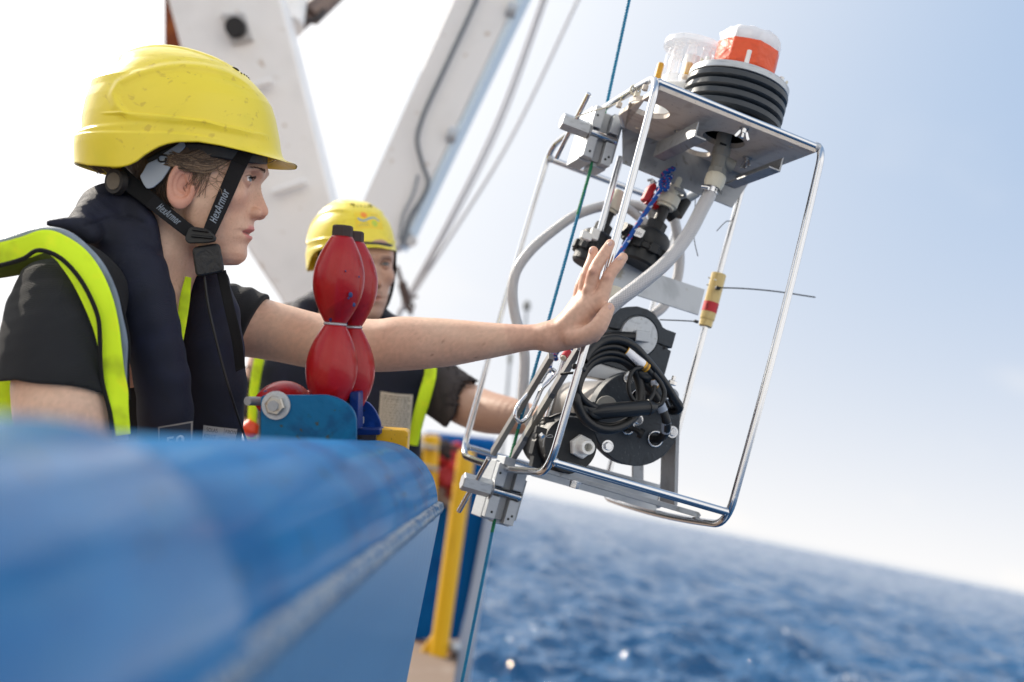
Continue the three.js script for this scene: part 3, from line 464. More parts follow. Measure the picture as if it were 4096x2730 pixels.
  dp('pipe_fitting', cyl(onC(2640, 790, 0.262), onC(2700, 870, 0.262), 0.016, 0.014, 18), M.black); dp('pipe_fitting', cyl(onC(2740, 800, 0.262), onC(2705, 862, 0.262), 0.013, 0.012, 18), M.rubber);
  dp('pipe_fitting', cyl(onC(2790, 775, 0.265), onC(2735, 806, 0.265), 0.007, 0.008, 14), M.matt); dp('pipe_fitting', obox(onC(2723, 772, 0.25), V3(0.6, -0.8, 0), V3(0.8, 0.6, 0), UN, 0.024, 0.012, 0.012), M.matt);
  dp('pipe_fitting', cyl(onC(2610, 830, 0.268), onC(2625, 900, 0.268), 0.012, 0.012, 16), M.matt); dp('pipe_fitting', cyl(onC(2458, 790, 0.30), onC(2462, 822, 0.30), 0.011, 0.011, 14), std(0x6b5c48, 0.6)); dp('pipe_fitting', cyl(onC(2466, 796, 0.30), onC(2486, 826, 0.30), 0.008, 0.009, 12), std(0x4a4038, 0.6));
}
M.brace = std(0xffffff, 0.45, 0.5, { map: again(patchTex(128, [0.55, 0.545, 0.54], [[[0.46, 0.46, 0.46], 7, 0, 0.4, 0.7]], 151), 2) });
{ // motor in a black clamp block, large pump, small black cartridge
  const c = 0.205, C = (x, y, k = c) => onC(x, y, k);
  const arch = [[2400, 1303], [2428, 1262], [2448, 1247], [2474, 1237], [2508, 1228], [2551, 1226], [2594, 1239], [2623, 1261], [2643, 1289], [2653, 1310], [2666, 1318], [2706, 1333], [2689, 1394]].map(([x, y]) => C(x, y));
  const ctr = C(2556, 1346), RR = 0.0368;
  const arcPts = (t0, t1, n = 16) => { const o = []; for (let i = 0; i <= n; i++) { const t = lerp(t0, t1, i / n); o.push(V3(ctr.x + RR * Math.cos(t), ctr.y + RR * Math.sin(t), ctr.z)); } return o; };
  const blk = dp('clamp_block', plate([...arch, ...arcPts(-0.02, Math.PI - 0.02)].reverse(), V3(0, 0, -1), 0.04, 0.0012), M.pvc, 'upper half of the dark clamp block');
  dp('clamp_block', plate([C(2400, 1314), ...arcPts(Math.PI + 0.05, 2 * Math.PI - 0.05), C(2686, 1405), C(2652, 1530), C(2360, 1440)].reverse(), V3(0, 0, -1), 0.04, 0.0012), M.pvc, 'lower half of the dark clamp block');
  const mo = dp('motor', lathe(V3(ctr.x, ctr.y, ctr.z - 0.12), V3(ctr.x, ctr.y, ctr.z + 1), [[0, 0], [RR - 0.001, 0], [RR - 0.0006, 0.118], [RR - 0.003, 0.1225], [0, 0.1225]], 48), M.alu, 'round metal motor end');
  dp('hub', cyl(V3(ctr.x - 0.002, ctr.y - 0.001, ctr.z + 0.002), V3(ctr.x - 0.002, ctr.y - 0.001, ctr.z + 0.0045), 0.0115, 0.0115, 28), M.alu, null, mo);
  const cb = onC(2565, 1347, c - 0.016); dp('connector_block', obox(cb, V3(0.985, 0.17, 0).normalize(), V3(-0.17, 0.985, 0).normalize(), UN, 0.026, 0.0185, 0.018, 0.0015), M.alu, null, mo);
  dp('connector', lathe(onC(2536, 1349, c - 0.016), onC(2440, 1345, c - 0.016), [[0, 0], [0.0088, 0], [0.0086, 0.03], [0.0076, 0.042], [0.0055, 0.05], [0.0048, 0.07], [0, 0.07]], 20), M.rubber, null, mo);
  dp('block_gap_bolt', cyl(C(2655, 1390, c - 0.001), C(2664, 1393, c + 0.01), 0.0035, 0.0035, 10), M.black);
  // large pump
  const f0 = 0.15, pc = onC(2548, 1675, f0), R = 0.0795;
  const pm = dp('pump', lathe(V3(pc.x, pc.y, pc.z - 0.28), V3(pc.x, pc.y, pc.z + 1), [[0, 0], [0.05, 0], [0.056, 0.01], [0.056, 0.2], [0.062, 0.22], [0.062, 0.235], [R - 0.004, 0.245], [R - 0.002, 0.25], [R, 0.252], [R, 0.2785], [R - 0.0015, 0.28], [0, 0.28]], 72), M.pvc, 'large round pump with dark end plate');
  dp('pump_barrel', cyl(V3(pc.x - 0.006, pc.y + 0.006, pc.z - 0.05), V3(pc.x - 0.006, pc.y + 0.006, pc.z - 0.30), 0.0585, 0.0585, 40), std(0x6f6a66, 0.45, 0.3, { bumpMap: again(T.grain, 6), bumpScale: 0.0002 }), null, pm);
  const bolt = (x, y, r) => { const p = onC(x, y, f0 - 0.0005), b = dp('bolt', prism(p, V3(p.x, p.y, p.z + 0.007), r, 6, 0.4), M.steel, null, pm); dp('bolt_washer', cyl(p, V3(p.x, p.y, p.z + 0.0015), r * 1.42, r * 1.42, 22), M.steel, null, pm); };
  [[2516, 1511], [2689, 1729], [2430, 1786], [2549, 1680]].forEach(([x, y]) => bolt(x, y, 0.0072));
  dp('grey_puck', lathe(onC(2426, 1626, f0), onC(2426, 1626, f0 - 1), [[0, -0.0005], [0.0175, -0.0005], [0.0175, 0.02], [0.0165, 0.0215], [0, 0.0215]], 32), M.greyplastic, null, pm);
  const socket = (x, y, r) => { dp('socket_ring', new THREE.TorusGeometry(r, r * 0.16, 10, 26).translate(...onC(x, y, f0 - 0.003).toArray()), M.steel, null, pm); };
  socket(2622, 1757, 0.0125); socket(2512, 1712, 0.0105); socket(2552, 1586, 0.0105); socket(2668, 1622, 0.011);
  // cartridge
  const f1 = 0.10, sc = onC(2284, 1780, f1), r1 = 0.0475; const ct = dp('cartridge', lathe(V3(sc.x, sc.y, sc.z - 0.13), V3(sc.x, sc.y, sc.z + 1), [[0, 0], [r1 * 0.9, 0], [r1 * 0.9, 0.07], [r1, 0.074], [r1, 0.1], [r1 * 0.96, 0.104], [r1 * 0.96, 0.124], [r1 * 0.93, 0.13], [0, 0.13]], 56), M.black, 'small black round cartridge with white outlet');
  for (let k = 0; k < 12; k++) { const t = k / 12 * 2 * Math.PI; dp('rib', obox(V3(sc.x + r1 * 1.0 * Math.cos(t), sc.y + r1 * 1.0 * Math.sin(t), sc.z - 0.043), V3(Math.cos(t), Math.sin(t), 0), V3(-Math.sin(t), Math.cos(t), 0), UN, 0.005, 0.009, 0.024, 0.001), M.black, null, ct); }
  const hp = onC(2320, 1787, f1 - 0.001), Hz = (k) => V3(hp.x, hp.y, hp.z + k);
  dp('outlet_nut', prism(Hz(-0.002), Hz(0.013), 0.0192, 6, 0.35, 0.12), M.white, null, ct);
  dp('outlet', lathe(Hz(0.012), Hz(1), [[0, 0], [0.0125, 0], [0.0125, 0.006], [0.0118, 0.0065], [0.0118, 0.025], [0.0108, 0.027], [0.0068, 0.027], [0.0066, 0.004], [0, 0.004]], 32), M.white, null, ct);
  dp('side_plate', plate([onC(2128, 1868, 0.13), onC(2162, 1876, 0.13), onC(2190, 1760, 0.13), onC(2152, 1750, 0.13), onC(2140, 1766, 0.13), onC(2128, 1816, 0.13), onC(2136, 1826, 0.13)], V3(0, 0, -1), 0.02, 0.0008), M.black);
  dp('band_clip', obox(onC(2196, 1678, 0.09), V3(0.9, 0.4, 0), V3(-0.4, 0.9, 0), UN, 0.016, 0.010, 0.01), M.rubber, null, ct); dp('band_clip', obox(onC(2162, 1725, 0.09), UA, UB, UN, 0.018, 0.012, 0.01), M.rubber, null, ct);
  dp('cable_tie', tube([onC(2170, 1680, 0.1), onC(2200, 1672, 0.085), onC(2250, 1655, 0.07), onC(2310, 1660, 0.07)], 0.0022, 30, 8), M.rubber); dp('clip_bolt', prism(onC(2160, 1748, 0.08), onC(2172, 1738, 0.08), 0.005, 6), M.steel, null, ct);
  dp('seal_wire', tube([onC(2170, 1735, 0.07), onC(2190, 1750, 0.065), onC(2212, 1748, 0.065), onC(2205, 1740, 0.065), onC(2180, 1752, 0.07), onC(2172, 1790, 0.07)], 0.0005, 40, 5), M.matt, null, ct);
  // light metal pieces round the pump
  dp('saddle_plate', plate([onC(2345, 1505, 0.21), onC(2440, 1522, 0.21), onC(2518, 1502, 0.21), onC(2526, 1482, 0.21), onC(2390, 1436, 0.21)], V3(0, 0, -1), 0.05, 0.0008), M.alu);
  const st = [[2640, 1560], [2684, 1571], [2700, 1585], [2706, 1640], [2697, 2022], [2711, 2026], [2721, 1640], [2716, 1572], [2700, 1555], [2640, 1543]].map(([x, y]) => onC(x, y, 0.165));
  dp('end_bracket', plate(rounded(st, 0.004, 3), V3(0, 0, -1), 0.06, 0.0005), M.matt, 'folded metal bracket at the right of the pump');
  const nb = onC(2688, 1541, 0.18); dp('bracket_nut', prism(V3(nb.x, nb.y, nb.z), V3(nb.x, nb.y + 0.008, nb.z), 0.0075, 6), M.steel); dp('bracket_stud', cyl(V3(nb.x, nb.y, nb.z), V3(nb.x, nb.y + 0.016, nb.z), 0.0035, 0.0035, 12), M.steel);
  dp('flat_strut', plate([onC(2527, 1840, 0.36), onC(2570, 1850, 0.36), onC(2570, 1930, 0.36), onC(2527, 1920, 0.36)], UN, 0.006, 0.0004), M.matt);
  dp('base_web', plate([onC(2120, 1904, CM), onC(2622, 2045, CM), onC(2646, 1942, CM), onC(2200, 1820, CM)], UN, 0.004, 0.0004), M.alu, 'sheet metal web along the base');
  dp('base_angle', plate([onC(2188, 1894, 0.11), onC(2798, 2073, 0.11), onC(2806, 2062, 0.11), onC(2797, 2050, 0.11), onC(2196, 1878, 0.11)], V3(0, 0, -1), 0.012, 0.0008), M.matt);
  const bb = onC(2302, 1925, 0.12); dp('base_bolt', prism(V3(bb.x, bb.y + 0.004, bb.z), V3(bb.x, bb.y - 0.012, bb.z), 0.0085, 6), M.steel); dp('base_washer', cyl(V3(bb.x, bb.y, bb.z), V3(bb.x, bb.y - 0.002, bb.z), 0.0125, 0.0125, 20), M.steel);
  dp('corner_tab', obox(onA(2024, 1846, 0.0).add(V3(0.0, 0.0, 0)), V3(0, 0, 1), UB, V3(-1, 0, 0), 0.05, 0.014, 0.02, 0.001), M.alu);
  // braces of flat bar in the left loop
  for (const [x0, y0, x1, y1, a] of [[2042, 1846, 2318, 1392, 0.012], [1972, 1812, 2205, 1425, -0.004]]) {
    const p = onA(x0, y0, a), q = onA(x1, y1, a), d = q.clone().sub(p), len = d.length(); d.normalize(); const side = UA.clone(), nn = side.clone().cross(d).normalize();
    const b = dp('brace', obox(p.clone().lerp(q, 0.5), side, d, nn, 0.0095, len, 0.015, 0.0008), M.brace, 'flat metal brace');
    if (a > 0) { for (const [t0, t1, m] of [[0.22, 0.255, std(0x5a6068, 0.5)], [0.26, 0.60, M.greyplastic], [0.605, 0.64, std(0x5a6068, 0.5)]]) dp('sticker', obox(p.clone().lerp(q, (t0 + t1) / 2).addScaledVector(side, 0), side, d, nn, 0.0099, len * (t1 - t0), 0.0154, 0.0002), m, null, b); }
  }
}
{ // cables: a coil hung on the near upright
  const C = (rows, dc = 0) => rows.map(([x, y, c]) => onC(1800 + x * 0.542, 1300 + y * 0.542, c + dc));
  const cab = (rows, r, name = 'cable', m = M.rubber, closed = false) => dp(name, tube(C(rows), r, rows.length * 12, 12, closed), m);
  cab([[985, 260, 0.03], [1030, 190, 0.04], [1110, 128, 0.05], [1220, 108, 0.055], [1340, 150, 0.06], [1450, 262, 0.07], [1560, 400, 0.085], [1650, 540, 0.10], [1692, 612, 0.11], [1664, 632, 0.12], [1590, 620, 0.145]], 0.0078);
  cab([[950, 360, 0.035], [990, 270, 0.04], [1060, 200, 0.05], [1150, 165, 0.055], [1240, 165, 0.058], [1300, 195, 0.06], [1370, 250, 0.062], [1450, 320, 0.065], [1500, 390, 0.07], [1512, 450, 0.08], [1500, 530, 0.09], [1460, 600, 0.10]], 0.0052);
  cab([[1000, 330, 0.055], [1060, 272, 0.06], [1180, 240, 0.065], [1300, 275, 0.07], [1380, 370, 0.075], [1408, 500, 0.075], [1388, 625, 0.07], [1310, 722, 0.06], [1190, 772, 0.05], [1080, 755, 0.045], [985, 680, 0.04], [935, 560, 0.035], [948, 430, 0.045]], 0.0078, 'cable', M.rubber, true);
  cab([[962, 300, 0.028], [940, 420, 0.03], [962, 520, 0.035], [1020, 580, 0.04], [1110, 630, 0.045]], 0.0050);
  cab([[975, 330, 0.05], [1050, 250, 0.052], [1170, 205, 0.055], [1300, 235, 0.06], [1400, 330, 0.07], [1470, 420, 0.075]], 0.0045);
  cab([[930, 540, 0.05], [950, 640, 0.05], [1060, 720, 0.055], [1200, 745, 0.058], [1320, 700, 0.06], [1420, 600, 0.07]], 0.0055);
  cab([[1420, 312, 0.06], [1350, 340, 0.055], [1318, 430, 0.055], [1335, 525, 0.055], [1395, 588, 0.055], [1450, 575, 0.055], [1500, 510, 0.06], [1512, 450, 0.065]], 0.0036);
  cab([[1430, 420, 0.085], [1500, 500, 0.085], [1558, 600, 0.085], [1600, 720, 0.085], [1592, 790, 0.10], [1545, 840, 0.13], [1500, 848, 0.148]], 0.0072);
  cab([[1500, 610, 0.06], [1560, 580, 0.06], [1582, 500, 0.06], [1555, 430, 0.062], [1500, 360, 0.065]], 0.0040);
  cab([[1590, 620, 0.12], [1560, 560, 0.12], [1490, 520, 0.13], [1380, 525, 0.145]], 0.0095); cab([[1290, 775, 0.145], [1310, 765, 0.13], [1370, 775, 0.12], [1410, 805, 0.115]], 0.0045); cab([[1395, 795, 0.115], [1425, 812, 0.112]], 0.0085);
  dp('cable_splice', lathe(onC(1800 + 1118 * 0.542, 1300 + 640 * 0.542, 0.045), onC(1800 + 1520 * 0.542, 1300 + 606 * 0.542, 0.055), [[0, -0.02], [0.006, -0.018], [0.0125, 0], [0.0125, 0.082], [0.0135, 0.083], [0.006, 0.098], [0, 0.1]], 20), M.rubber, 'thick black cable splice');
  for (const [x, y, c, r] of [[1070, 640, 0.045, 0.017], [1440, 370, 0.07, 0.013], [1010, 620, 0.045, 0.012]]) { const p = onC(1800 + x * 0.542, 1300 + y * 0.542, c), g = new THREE.IcosahedronGeometry(r, 3), q = g.attributes.position; for (let i = 0; i < q.count; i++) { const k = 1 + 0.25 * N3(q.getX(i) * 150, q.getY(i) * 150, q.getZ(i) * 150); q.setXYZ(i, q.getX(i) * k * 1.2 + p.x, q.getY(i) * k * 0.75 + p.y, q.getZ(i) * k * 0.5 + p.z); } const gg = mergeVertices(g.deleteAttribute('normal').deleteAttribute('uv')); gg.computeVertexNormals(); dp('taped_joint', gg, M.black); }
  // printed sleeves on the cables
  const print = (rows, r, txt, bands) => { const m = M.label((x, w, h) => { x.fillStyle = '#e6a92c'; x.fillRect(0, 0, w, h); x.fillStyle = '#f3f2f4'; x.fillRect(w * 0.03, 0, w * 0.76, h); x.fillStyle = '#33343a'; x.font = '19px sans-serif'; for (let k = 0; k < 3; k++) x.fillText(txt, w * 0.3, 28 + k * 43); if (bands) for (let k = 0; k < 9; k++) x.fillRect(w * 0.86 + k * 5, 0, 2 + (k % 3), h); }, 512, 128); dp('cable_sleeve', tube(C(rows), r, 30, 16), m, 'printed yellow and white cable sleeve'); };
  print([[1296, 190, 0.0595], [1370, 250, 0.0615], [1456, 322, 0.065]], 0.0078, 'CA1748 - NOV 91', true); print([[1498, 388, 0.069], [1510, 425, 0.075], [1512, 452, 0.08]], 0.0066, '17', true);
  const grey = std(0x9aa3b0, 0.5); dp('cable_sleeve', tube(C([[1548, 578, 0.085], [1575, 640, 0.085]]), 0.0082, 12, 14), grey); dp('cable_sleeve', tube(C([[1598, 712, 0.085], [1594, 786, 0.099]]), 0.0082, 12, 14), grey);
  // cable tie that holds the coil to the upright
  const tp = onC(2314, 1472, 0), tz = dp('cable_tie', new THREE.TorusGeometry(0.0085, 0.0016, 8, 28).scale(1.15, 1, 1.15).rotateX(Math.PI / 2).scale(1, 2.2, 1).translate(tp.x + 0.001, tp.y, tp.z), M.rubber, 'black cable tie round the upright');
  dp('tie_tail', tube([onC(2300, 1492, 0.004), onC(2275, 1494, 0.01), onC(2243, 1497, 0.02)], 0.0021, 16, 6), M.rubber, null, tz);
}
{ // rope clamps on the left loop: two jaws, a long bolt, a six-sided nut and its tommy bar
  const clampAt = (K, label) => {
    const g = new THREE.Group(); g.name = 'rope_clamp'; g.userData.label = label; g.position.copy(K); sampler.add(g);
    const bx = (a0, a1, b0, b1, c0, c1, m = M.alu, r = 0.0012) => dp('jaw', obox(L((a0 + a1) / 2, (b0 + b1) / 2, (c0 + c1) / 2), UA, UB, UN, a1 - a0, b1 - b0, c1 - c0, r), m, null, g);
    bx(0.034, 0.052, 0.0085, 0.047, -0.008, 0.0122); bx(0.034, 0.052, -0.047, -0.0085, -0.008, 0.0122); bx(0.069, 0.0865, 0.0085, 0.044, -0.008, 0.0122); bx(0.069, 0.0865, -0.05, -0.0085, -0.008, 0.0122);
    bx(0.033, 0.0575, -0.05, 0.05, 0.0125, 0.075); bx(0.0615, 0.087, -0.053, 0.047, 0.0125, 0.06); bx(0.0522, 0.0688, -0.046, 0.044, 0.007, 0.0122, M.matt); for (const [a0, b0] of [[0.040, 0.030], [0.044, -0.036], [0.075, -0.040], [0.080, -0.034]]) dp('dimple', cyl(L(a0, b0, -0.0079), L(a0, b0, -0.0086), 0.0022, 0.0022, 10), M.black, null, g); bx(0.086, 0.092, -0.04, 0.03, 0.0, 0.05, M.matt);
    dp('clamp_nut', prism(L(-0.018, 0, 0), L(0.0335, 0, 0), 0.0152, 6, 0.55, 0.12), M.alu, null, g); dp('clamp_bolt', lathe(L(0.034, 0, 0), L(1, 0, 0), [[0.0072, 0], [0.0072, 0.052], [0.006, 0.0545], [0, 0.0545]], 20), M.steel, null, g);
    dp('clamp_ring', new THREE.TorusGeometry(0.0155, 0.0014, 8, 28).rotateY(Math.PI / 2).translate(0.0345, 0, 0), M.matt, null, g);
    const d = L(0, 1, -0.93).normalize(); dp('tommy_bar', lathe(d.clone().multiplyScalar(-0.07), d, [[0, 0], [0.0038, 0], [0.0045, 0.0008], [0.0045, 0.134], [0.0038, 0.1348], [0, 0.1348]], 20).translate(0.004, 0, 0), M.steel, null, g);
  };
  clampAt(onC(2284, 497, CM - 0.045), 'upper rope clamp with a bar handle'); clampAt(onC(1888, 1936, CM - 0.045), 'lower rope clamp with a bar handle');
  dp('white_cable_tie', tube([onC(2302, 470, 0.2), onC(2360, 448, 0.2), onC(2440, 425, 0.18), onC(2490, 400, 0.16), onC(2530, 378, 0.14)], 0.0013, 40, 6), M.cream); const wt = onA(2538, 375, 0);
  dp('white_tie_loop', new THREE.TorusGeometry(0.0085, 0.0017, 8, 24).scale(1, 1, 1).translate(wt.x, wt.y + 0.006, wt.z), M.cream); dp('white_tie_head', obox(V3(wt.x + 0.002, wt.y - 0.003, wt.z + 0.008), UA, UB, UN, 0.009, 0.009, 0.007, 0.001), M.cream);
}
// ---------------------------------------------------------------- ropes
const ropeMat = (hex, hex2) => std(0xffffff, 0.5, 0, { map: patchTex(128, hex, [[hex2, 10, 0, 0.4, 0.8]], 41), bumpMap: again(T.grain, 30, 2), bumpScale: 0.0002 });
M.rope = ropeMat([0.02, 0.50, 0.66], [0.0, 0.36, 0.56]); M.ropeGreen = ropeMat([0.08, 0.50, 0.34], [0.20, 0.58, 0.32]);
function twisted(P, r, pitch, seg, strands = 3) {                // laid rope: strands wound round the line
  const c = new THREE.CatmullRomCurve3(P, false, 'centripetal'), len = c.getLength(), out = [], fr = c.computeFrenetFrames(seg, false);
  for (let s = 0; s < strands; s++) { const q = []; for (let i = 0; i <= seg; i++) { const u = i / seg, p = c.getPointAt(u), a = u * len / pitch * 2 * Math.PI + s / strands * 2 * Math.PI; q.push(p.addScaledVector(fr.normals[i], Math.cos(a) * r * 0.52).addScaledVector(fr.binormals[i], Math.sin(a) * r * 0.52)); } out.push(new THREE.TubeGeometry(new THREE.CatmullRomCurve3(q), seg, r * 0.56, 6)); }
  return mergeGeometries(out);
}
{
  const R = (x, y, c) => onC(x, y, c).applyMatrix4(DM), c = CM - 0.03, A = [R(2427, 419, c), R(2370, 649, c), R(2073, 1717, c), R(1985, 2055, c)];
  const up = pt(2545, -130, 2.0), dn = pt(1835, 2790, 1.9), t = thing('lifting_line', 'taut blue laid rope running through both clamps of the frame', 'rope', A[3]);
  part(t, 'strands', mergeGeometries([twisted([up, A[0]], 0.0030, 0.016, 220), twisted([R(2340, 760, c), A[2]], 0.0030, 0.016, 380), twisted([R(1968, 2130, c), dn], 0.0030, 0.016, 260)]), M.rope);
  part(t, 'green_whipping', twisted([A[0], A[1], R(2310, 860, c)], 0.0030, 0.016, 170), M.ropeGreen, 'green taped length of the rope'); part(t, 'green_whipping', twisted([A[2], R(2040, 1840, c), A[3], R(1968, 2130, c)], 0.0030, 0.016, 170), M.ropeGreen, 'green taped length at the lower clamp');
}
{
  const fleck = dataTex(128, 128, (u, v) => { const f = (u * 3) % 1, k = (v * 2 + u * 3) % 1; if (f < 0.24 && k < 0.40) return [0.82, 0.07, 0.12]; if (f > 0.30 && f < 0.56 && k > 0.1 && k < 0.45) return [0.90, 0.91, 0.94]; const w = 0.5 + 0.5 * Math.sin((u * 36 + v * 8) * Math.PI * 2) * Math.sin((u * 36 - v * 8) * Math.PI * 2); return [0.0, 0.27 + 0.10 * w, 0.60 + 0.14 * w]; }, 1, 1, true);
  const bump = dataTex(128, 128, (u, v) => 0.5 + 0.5 * Math.sin((u * 36 + v * 8) * Math.PI * 2) * Math.sin((u * 36 - v * 8) * Math.PI * 2));
  const m = (n) => std(0xffffff, 0.6, 0, { map: again(fleck, n, 1), bumpMap: again(bump, n, 1), bumpScale: 0.0008 }), R = (x, y, c) => onC(x, y, c).applyMatrix4(DM);
  const t = thing('tie_rope', 'blue braided rope flecked red and white, knotted under the board', 'rope', R(2280, 1330, 0.22));
  part(t, 'braid', tube([R(2700, 640, 0.235), R(2678, 690, 0.225), R(2650, 745, 0.215), R(2639, 765, 0.21), R(2558, 888, 0.205), R(2461, 1043, 0.20), R(2350, 1216, 0.20), R(2255, 1365, 0.20), R(2205, 1440, 0.20), R(2195, 1490, 0.2)], 0.0044, 260, 12), m(6));
  const knot = []; for (let i = 0; i <= 60; i++) { const s = i / 60, a = s * 6.2 * Math.PI; const p = R(lerp(2676, 2646, s), lerp(684, 762, s), 0.222); p.add(V3(Math.cos(a) * 0.0085, Math.cos(a) * 0.003 + 0.002 * Math.sin(a * 0.7), Math.sin(a) * 0.0085)); knot.push(p); }
  part(t, 'knot', tube(knot, 0.0043, 260, 10), m(7)); part(t, 'knot', tube([R(2660, 700, 0.212), R(2672, 735, 0.205), R(2664, 758, 0.207), R(2644, 748, 0.21), R(2648, 715, 0.213)], 0.0043, 60, 10), m(3));
  part(t, 'bight', tube([R(2215, 1430, 0.2), R(2240, 1395, 0.19), R(2275, 1388, 0.18), R(2300, 1400, 0.18), R(2290, 1418, 0.17), R(2270, 1410, 0.17)], 0.0043, 70, 10), m(4)); part(t, 'bight', tube([R(2225, 1440, 0.21), R(2215, 1400, 0.2), R(2260, 1380, 0.19), R(2310, 1385, 0.2)], 0.0043, 50, 10), m(3));
  const e0 = R(2272, 1408, 0.165), e1 = R(2254, 1432, 0.15); part(t, 'whipped_end', cyl(e0, e1, 0.0062, 0.0062, 14), std(0xb5222c, 0.5)); part(t, 'cut_end', cyl(e1, e1.clone().add(e1.clone().sub(e0).multiplyScalar(0.12)), 0.0052, 0.0045, 14), M.cream);
  const k = thing('carabiner', 'steel snap hook on the knotted blue rope beside the braces', 'snap hook', R(2100, 1680, 0.2)), X = (rows) => rows.map(([x, y, c]) => R(1850 + x * 0.3189, 1350 + y * 0.3189, c));
  part(k, 'hook_body', tube(X([[1120, 400, 0.2], [1165, 440, 0.2], [1080, 560, 0.195], [1000, 640, 0.19], [930, 790, 0.185], [870, 920, 0.18], [800, 1025, 0.18], [725, 1062, 0.18], [665, 1010, 0.18], [668, 925, 0.185], [720, 830, 0.19], [790, 745, 0.195]]), 0.0036, 120, 12), M.steel); part(k, 'gate', tube(X([[790, 745, 0.195], [880, 640, 0.2], [985, 545, 0.2]]), 0.0030, 24, 10), M.steel); part(k, 'collar', tube(X([[970, 560, 0.2], [1050, 440, 0.2], [1105, 395, 0.2]]), 0.0050, 20, 12), M.steel);
}
// ---------------------------------------------------------------- the blue bulwark that runs from beside the camera to its cut end
{
  const dir = V3(0.007, -0.0910, -1), c0 = pt(1508, 2007, 1.55), R = 0.0825, ax = dir.clone().normalize();
  const wx = V3(1, 0, 0).addScaledVector(ax, -ax.x).normalize(), wy = ax.clone().cross(wx).negate(); if (wy.y < 0) wy.negate();
  const C = (d) => c0.clone().addScaledVector(dir, d - 1.55);
  const base = c0.clone().add(V3(0, -0.4, 0));
  const t = thing('bulwark', 'blue painted bulwark with a rounded top, welded above a glossy side plate', 'bulwark', base);
  const paint = dataTex(1024, 256, (u, v) => { const x = u * 34, y = v * 5; let c = [0.0, 0.43, 0.655]; c = c.map((k, q) => lerp(k, [0.0, 0.36, 0.58][q], smooth(-0.15, 0.3, fbm(x * 0.5, y * 0.6, 3, 4)))); c = c.map((k, q) => lerp(k, [0.26, 0.47, 0.62][q], 0.4 * smooth(0.12, 0.34, fbm(x * 1.6, y * 5, 9, 4)))); return c.map((k, q) => lerp(k, [0.28, 0.20, 0.16][q], 0.75 * smooth(0.30, 0.36, fbm(x * 3.2, y * 3.2, 21, 3)))); }, 1, 1, true);
  const blue = phys(0xffffff, 0.5, 0, { map: again(paint, 0.5, 3.3), bumpMap: again(T.grain, 5, 5), bumpScale: 0.0005, specularIntensity: 0.12, clearcoat: 0.16, clearcoatRoughness: 0.11 });
  // half pipe: rows along the run, points round the top, from the weld over the crown and down behind
  const run = (d0, d1, r, a0, a1, n, seg = 60, wob = 0.0006) => { const pos = [], uv = [], idx = []; for (let i = 0; i <= n; i++) { const d = lerp(d0, d1, i / n), c = C(d); for (let j = 0; j <= seg; j++) { const a = lerp(a0, a1, j / seg), rr = r + wob * N3(d * 9, a * 4, 2); const p = c.clone().addScaledVector(wx, Math.cos(a) * rr).addScaledVector(wy, Math.sin(a) * rr); pos.push(p.x, p.y, p.z); uv.push(d, a * r); } } for (let i = 0; i < n; i++) for (let j = 0; j < seg; j++) { const a = i * (seg + 1) + j, b = a + seg + 1; idx.push(a, b, b + 1, a, b + 1, a + 1); } const g = new THREE.BufferGeometry(); g.setAttribute('position', new THREE.Float32BufferAttribute(pos, 3)); g.setAttribute('uv', new THREE.Float32BufferAttribute(uv, 2)); g.setIndex(idx); g.computeVertexNormals(); return g; };
  part(t, 'rounded_top', run(-0.4, 1.55, R, -0.10, Math.PI + 0.25, 90), blue, 'rounded blue top');
  part(t, 'pipe_joint', run(-0.4, 0.44, R + 0.006, -0.03, Math.PI + 0.2, 30), phys(0xffffff, 0.42, 0, { specularIntensity: 0.15, map: again(paint, 0.5, 3.3), bumpMap: again(T.grain, 5, 5), bumpScale: 0.0004, clearcoat: 0.6, clearcoatRoughness: 0.14 }), 'glossy thicker joint of the rounded top near the camera');
  part(t, 'joint_lip', (() => { const pos = [], idx = []; for (let j = 0; j <= 60; j++) { const a = lerp(-0.03, Math.PI + 0.2, j / 60); for (const [r, d] of [[R - 0.002, 0.4415], [R + 0.0045, 0.4415], [R + 0.006, 0.44]]) { const p = C(d).addScaledVector(wx, Math.cos(a) * r).addScaledVector(wy, Math.sin(a) * r); pos.push(p.x, p.y, p.z); } } for (let j = 0; j < 60; j++) for (const k of [0, 1]) idx.push(j * 3 + k, j * 3 + k + 1, j * 3 + k + 4, j * 3 + k, j * 3 + k + 4, j * 3 + k + 3); const g = new THREE.BufferGeometry(); g.setAttribute('position', new THREE.Float32BufferAttribute(pos, 3)); g.setIndex(idx); g.computeVertexNormals(); return g; })(), std(0x1f66a0, 0.5));
  const end = []; for (let j = 0; j <= 40; j++) { const a = lerp(-0.10, Math.PI + 0.25, j / 40); end.push(C(1.5495).addScaledVector(wx, Math.cos(a) * (R - 0.0005)).addScaledVector(wy, Math.sin(a) * (R - 0.0005))); }
  part(t, 'end_cap', plate(end, dir, 0.004, 0.0005), blue);
  // side plates hang plumb from the welds, down to the deck
  const plumb = V3(-Math.sin(11.3 * DEG), -Math.cos(11.3 * DEG), 0.02).normalize();
  const steelP = phys(0xffffff, 0.45, 0, { map: again(dataTex(256, 256, (u, v) => { let c = [0.27, 0.48, 0.645]; const n = tfbm(u, v, 5, 7, 4), st = tfbm(u, v, 30, 3, 3); c = c.map((x, q) => lerp(x, [0.20, 0.42, 0.60][q], smooth(-0.2, 0.3, n))); c = c.map((x, q) => lerp(x, [0.40, 0.36, 0.33][q], 0.6 * smooth(0.3, 0.42, st))); return c; }, 1, 1, true), 6, 1.2), bumpMap: again(T.mottle, 6, 3), bumpScale: 0.0005, clearcoat: 1, clearcoatRoughness: 0.24 });
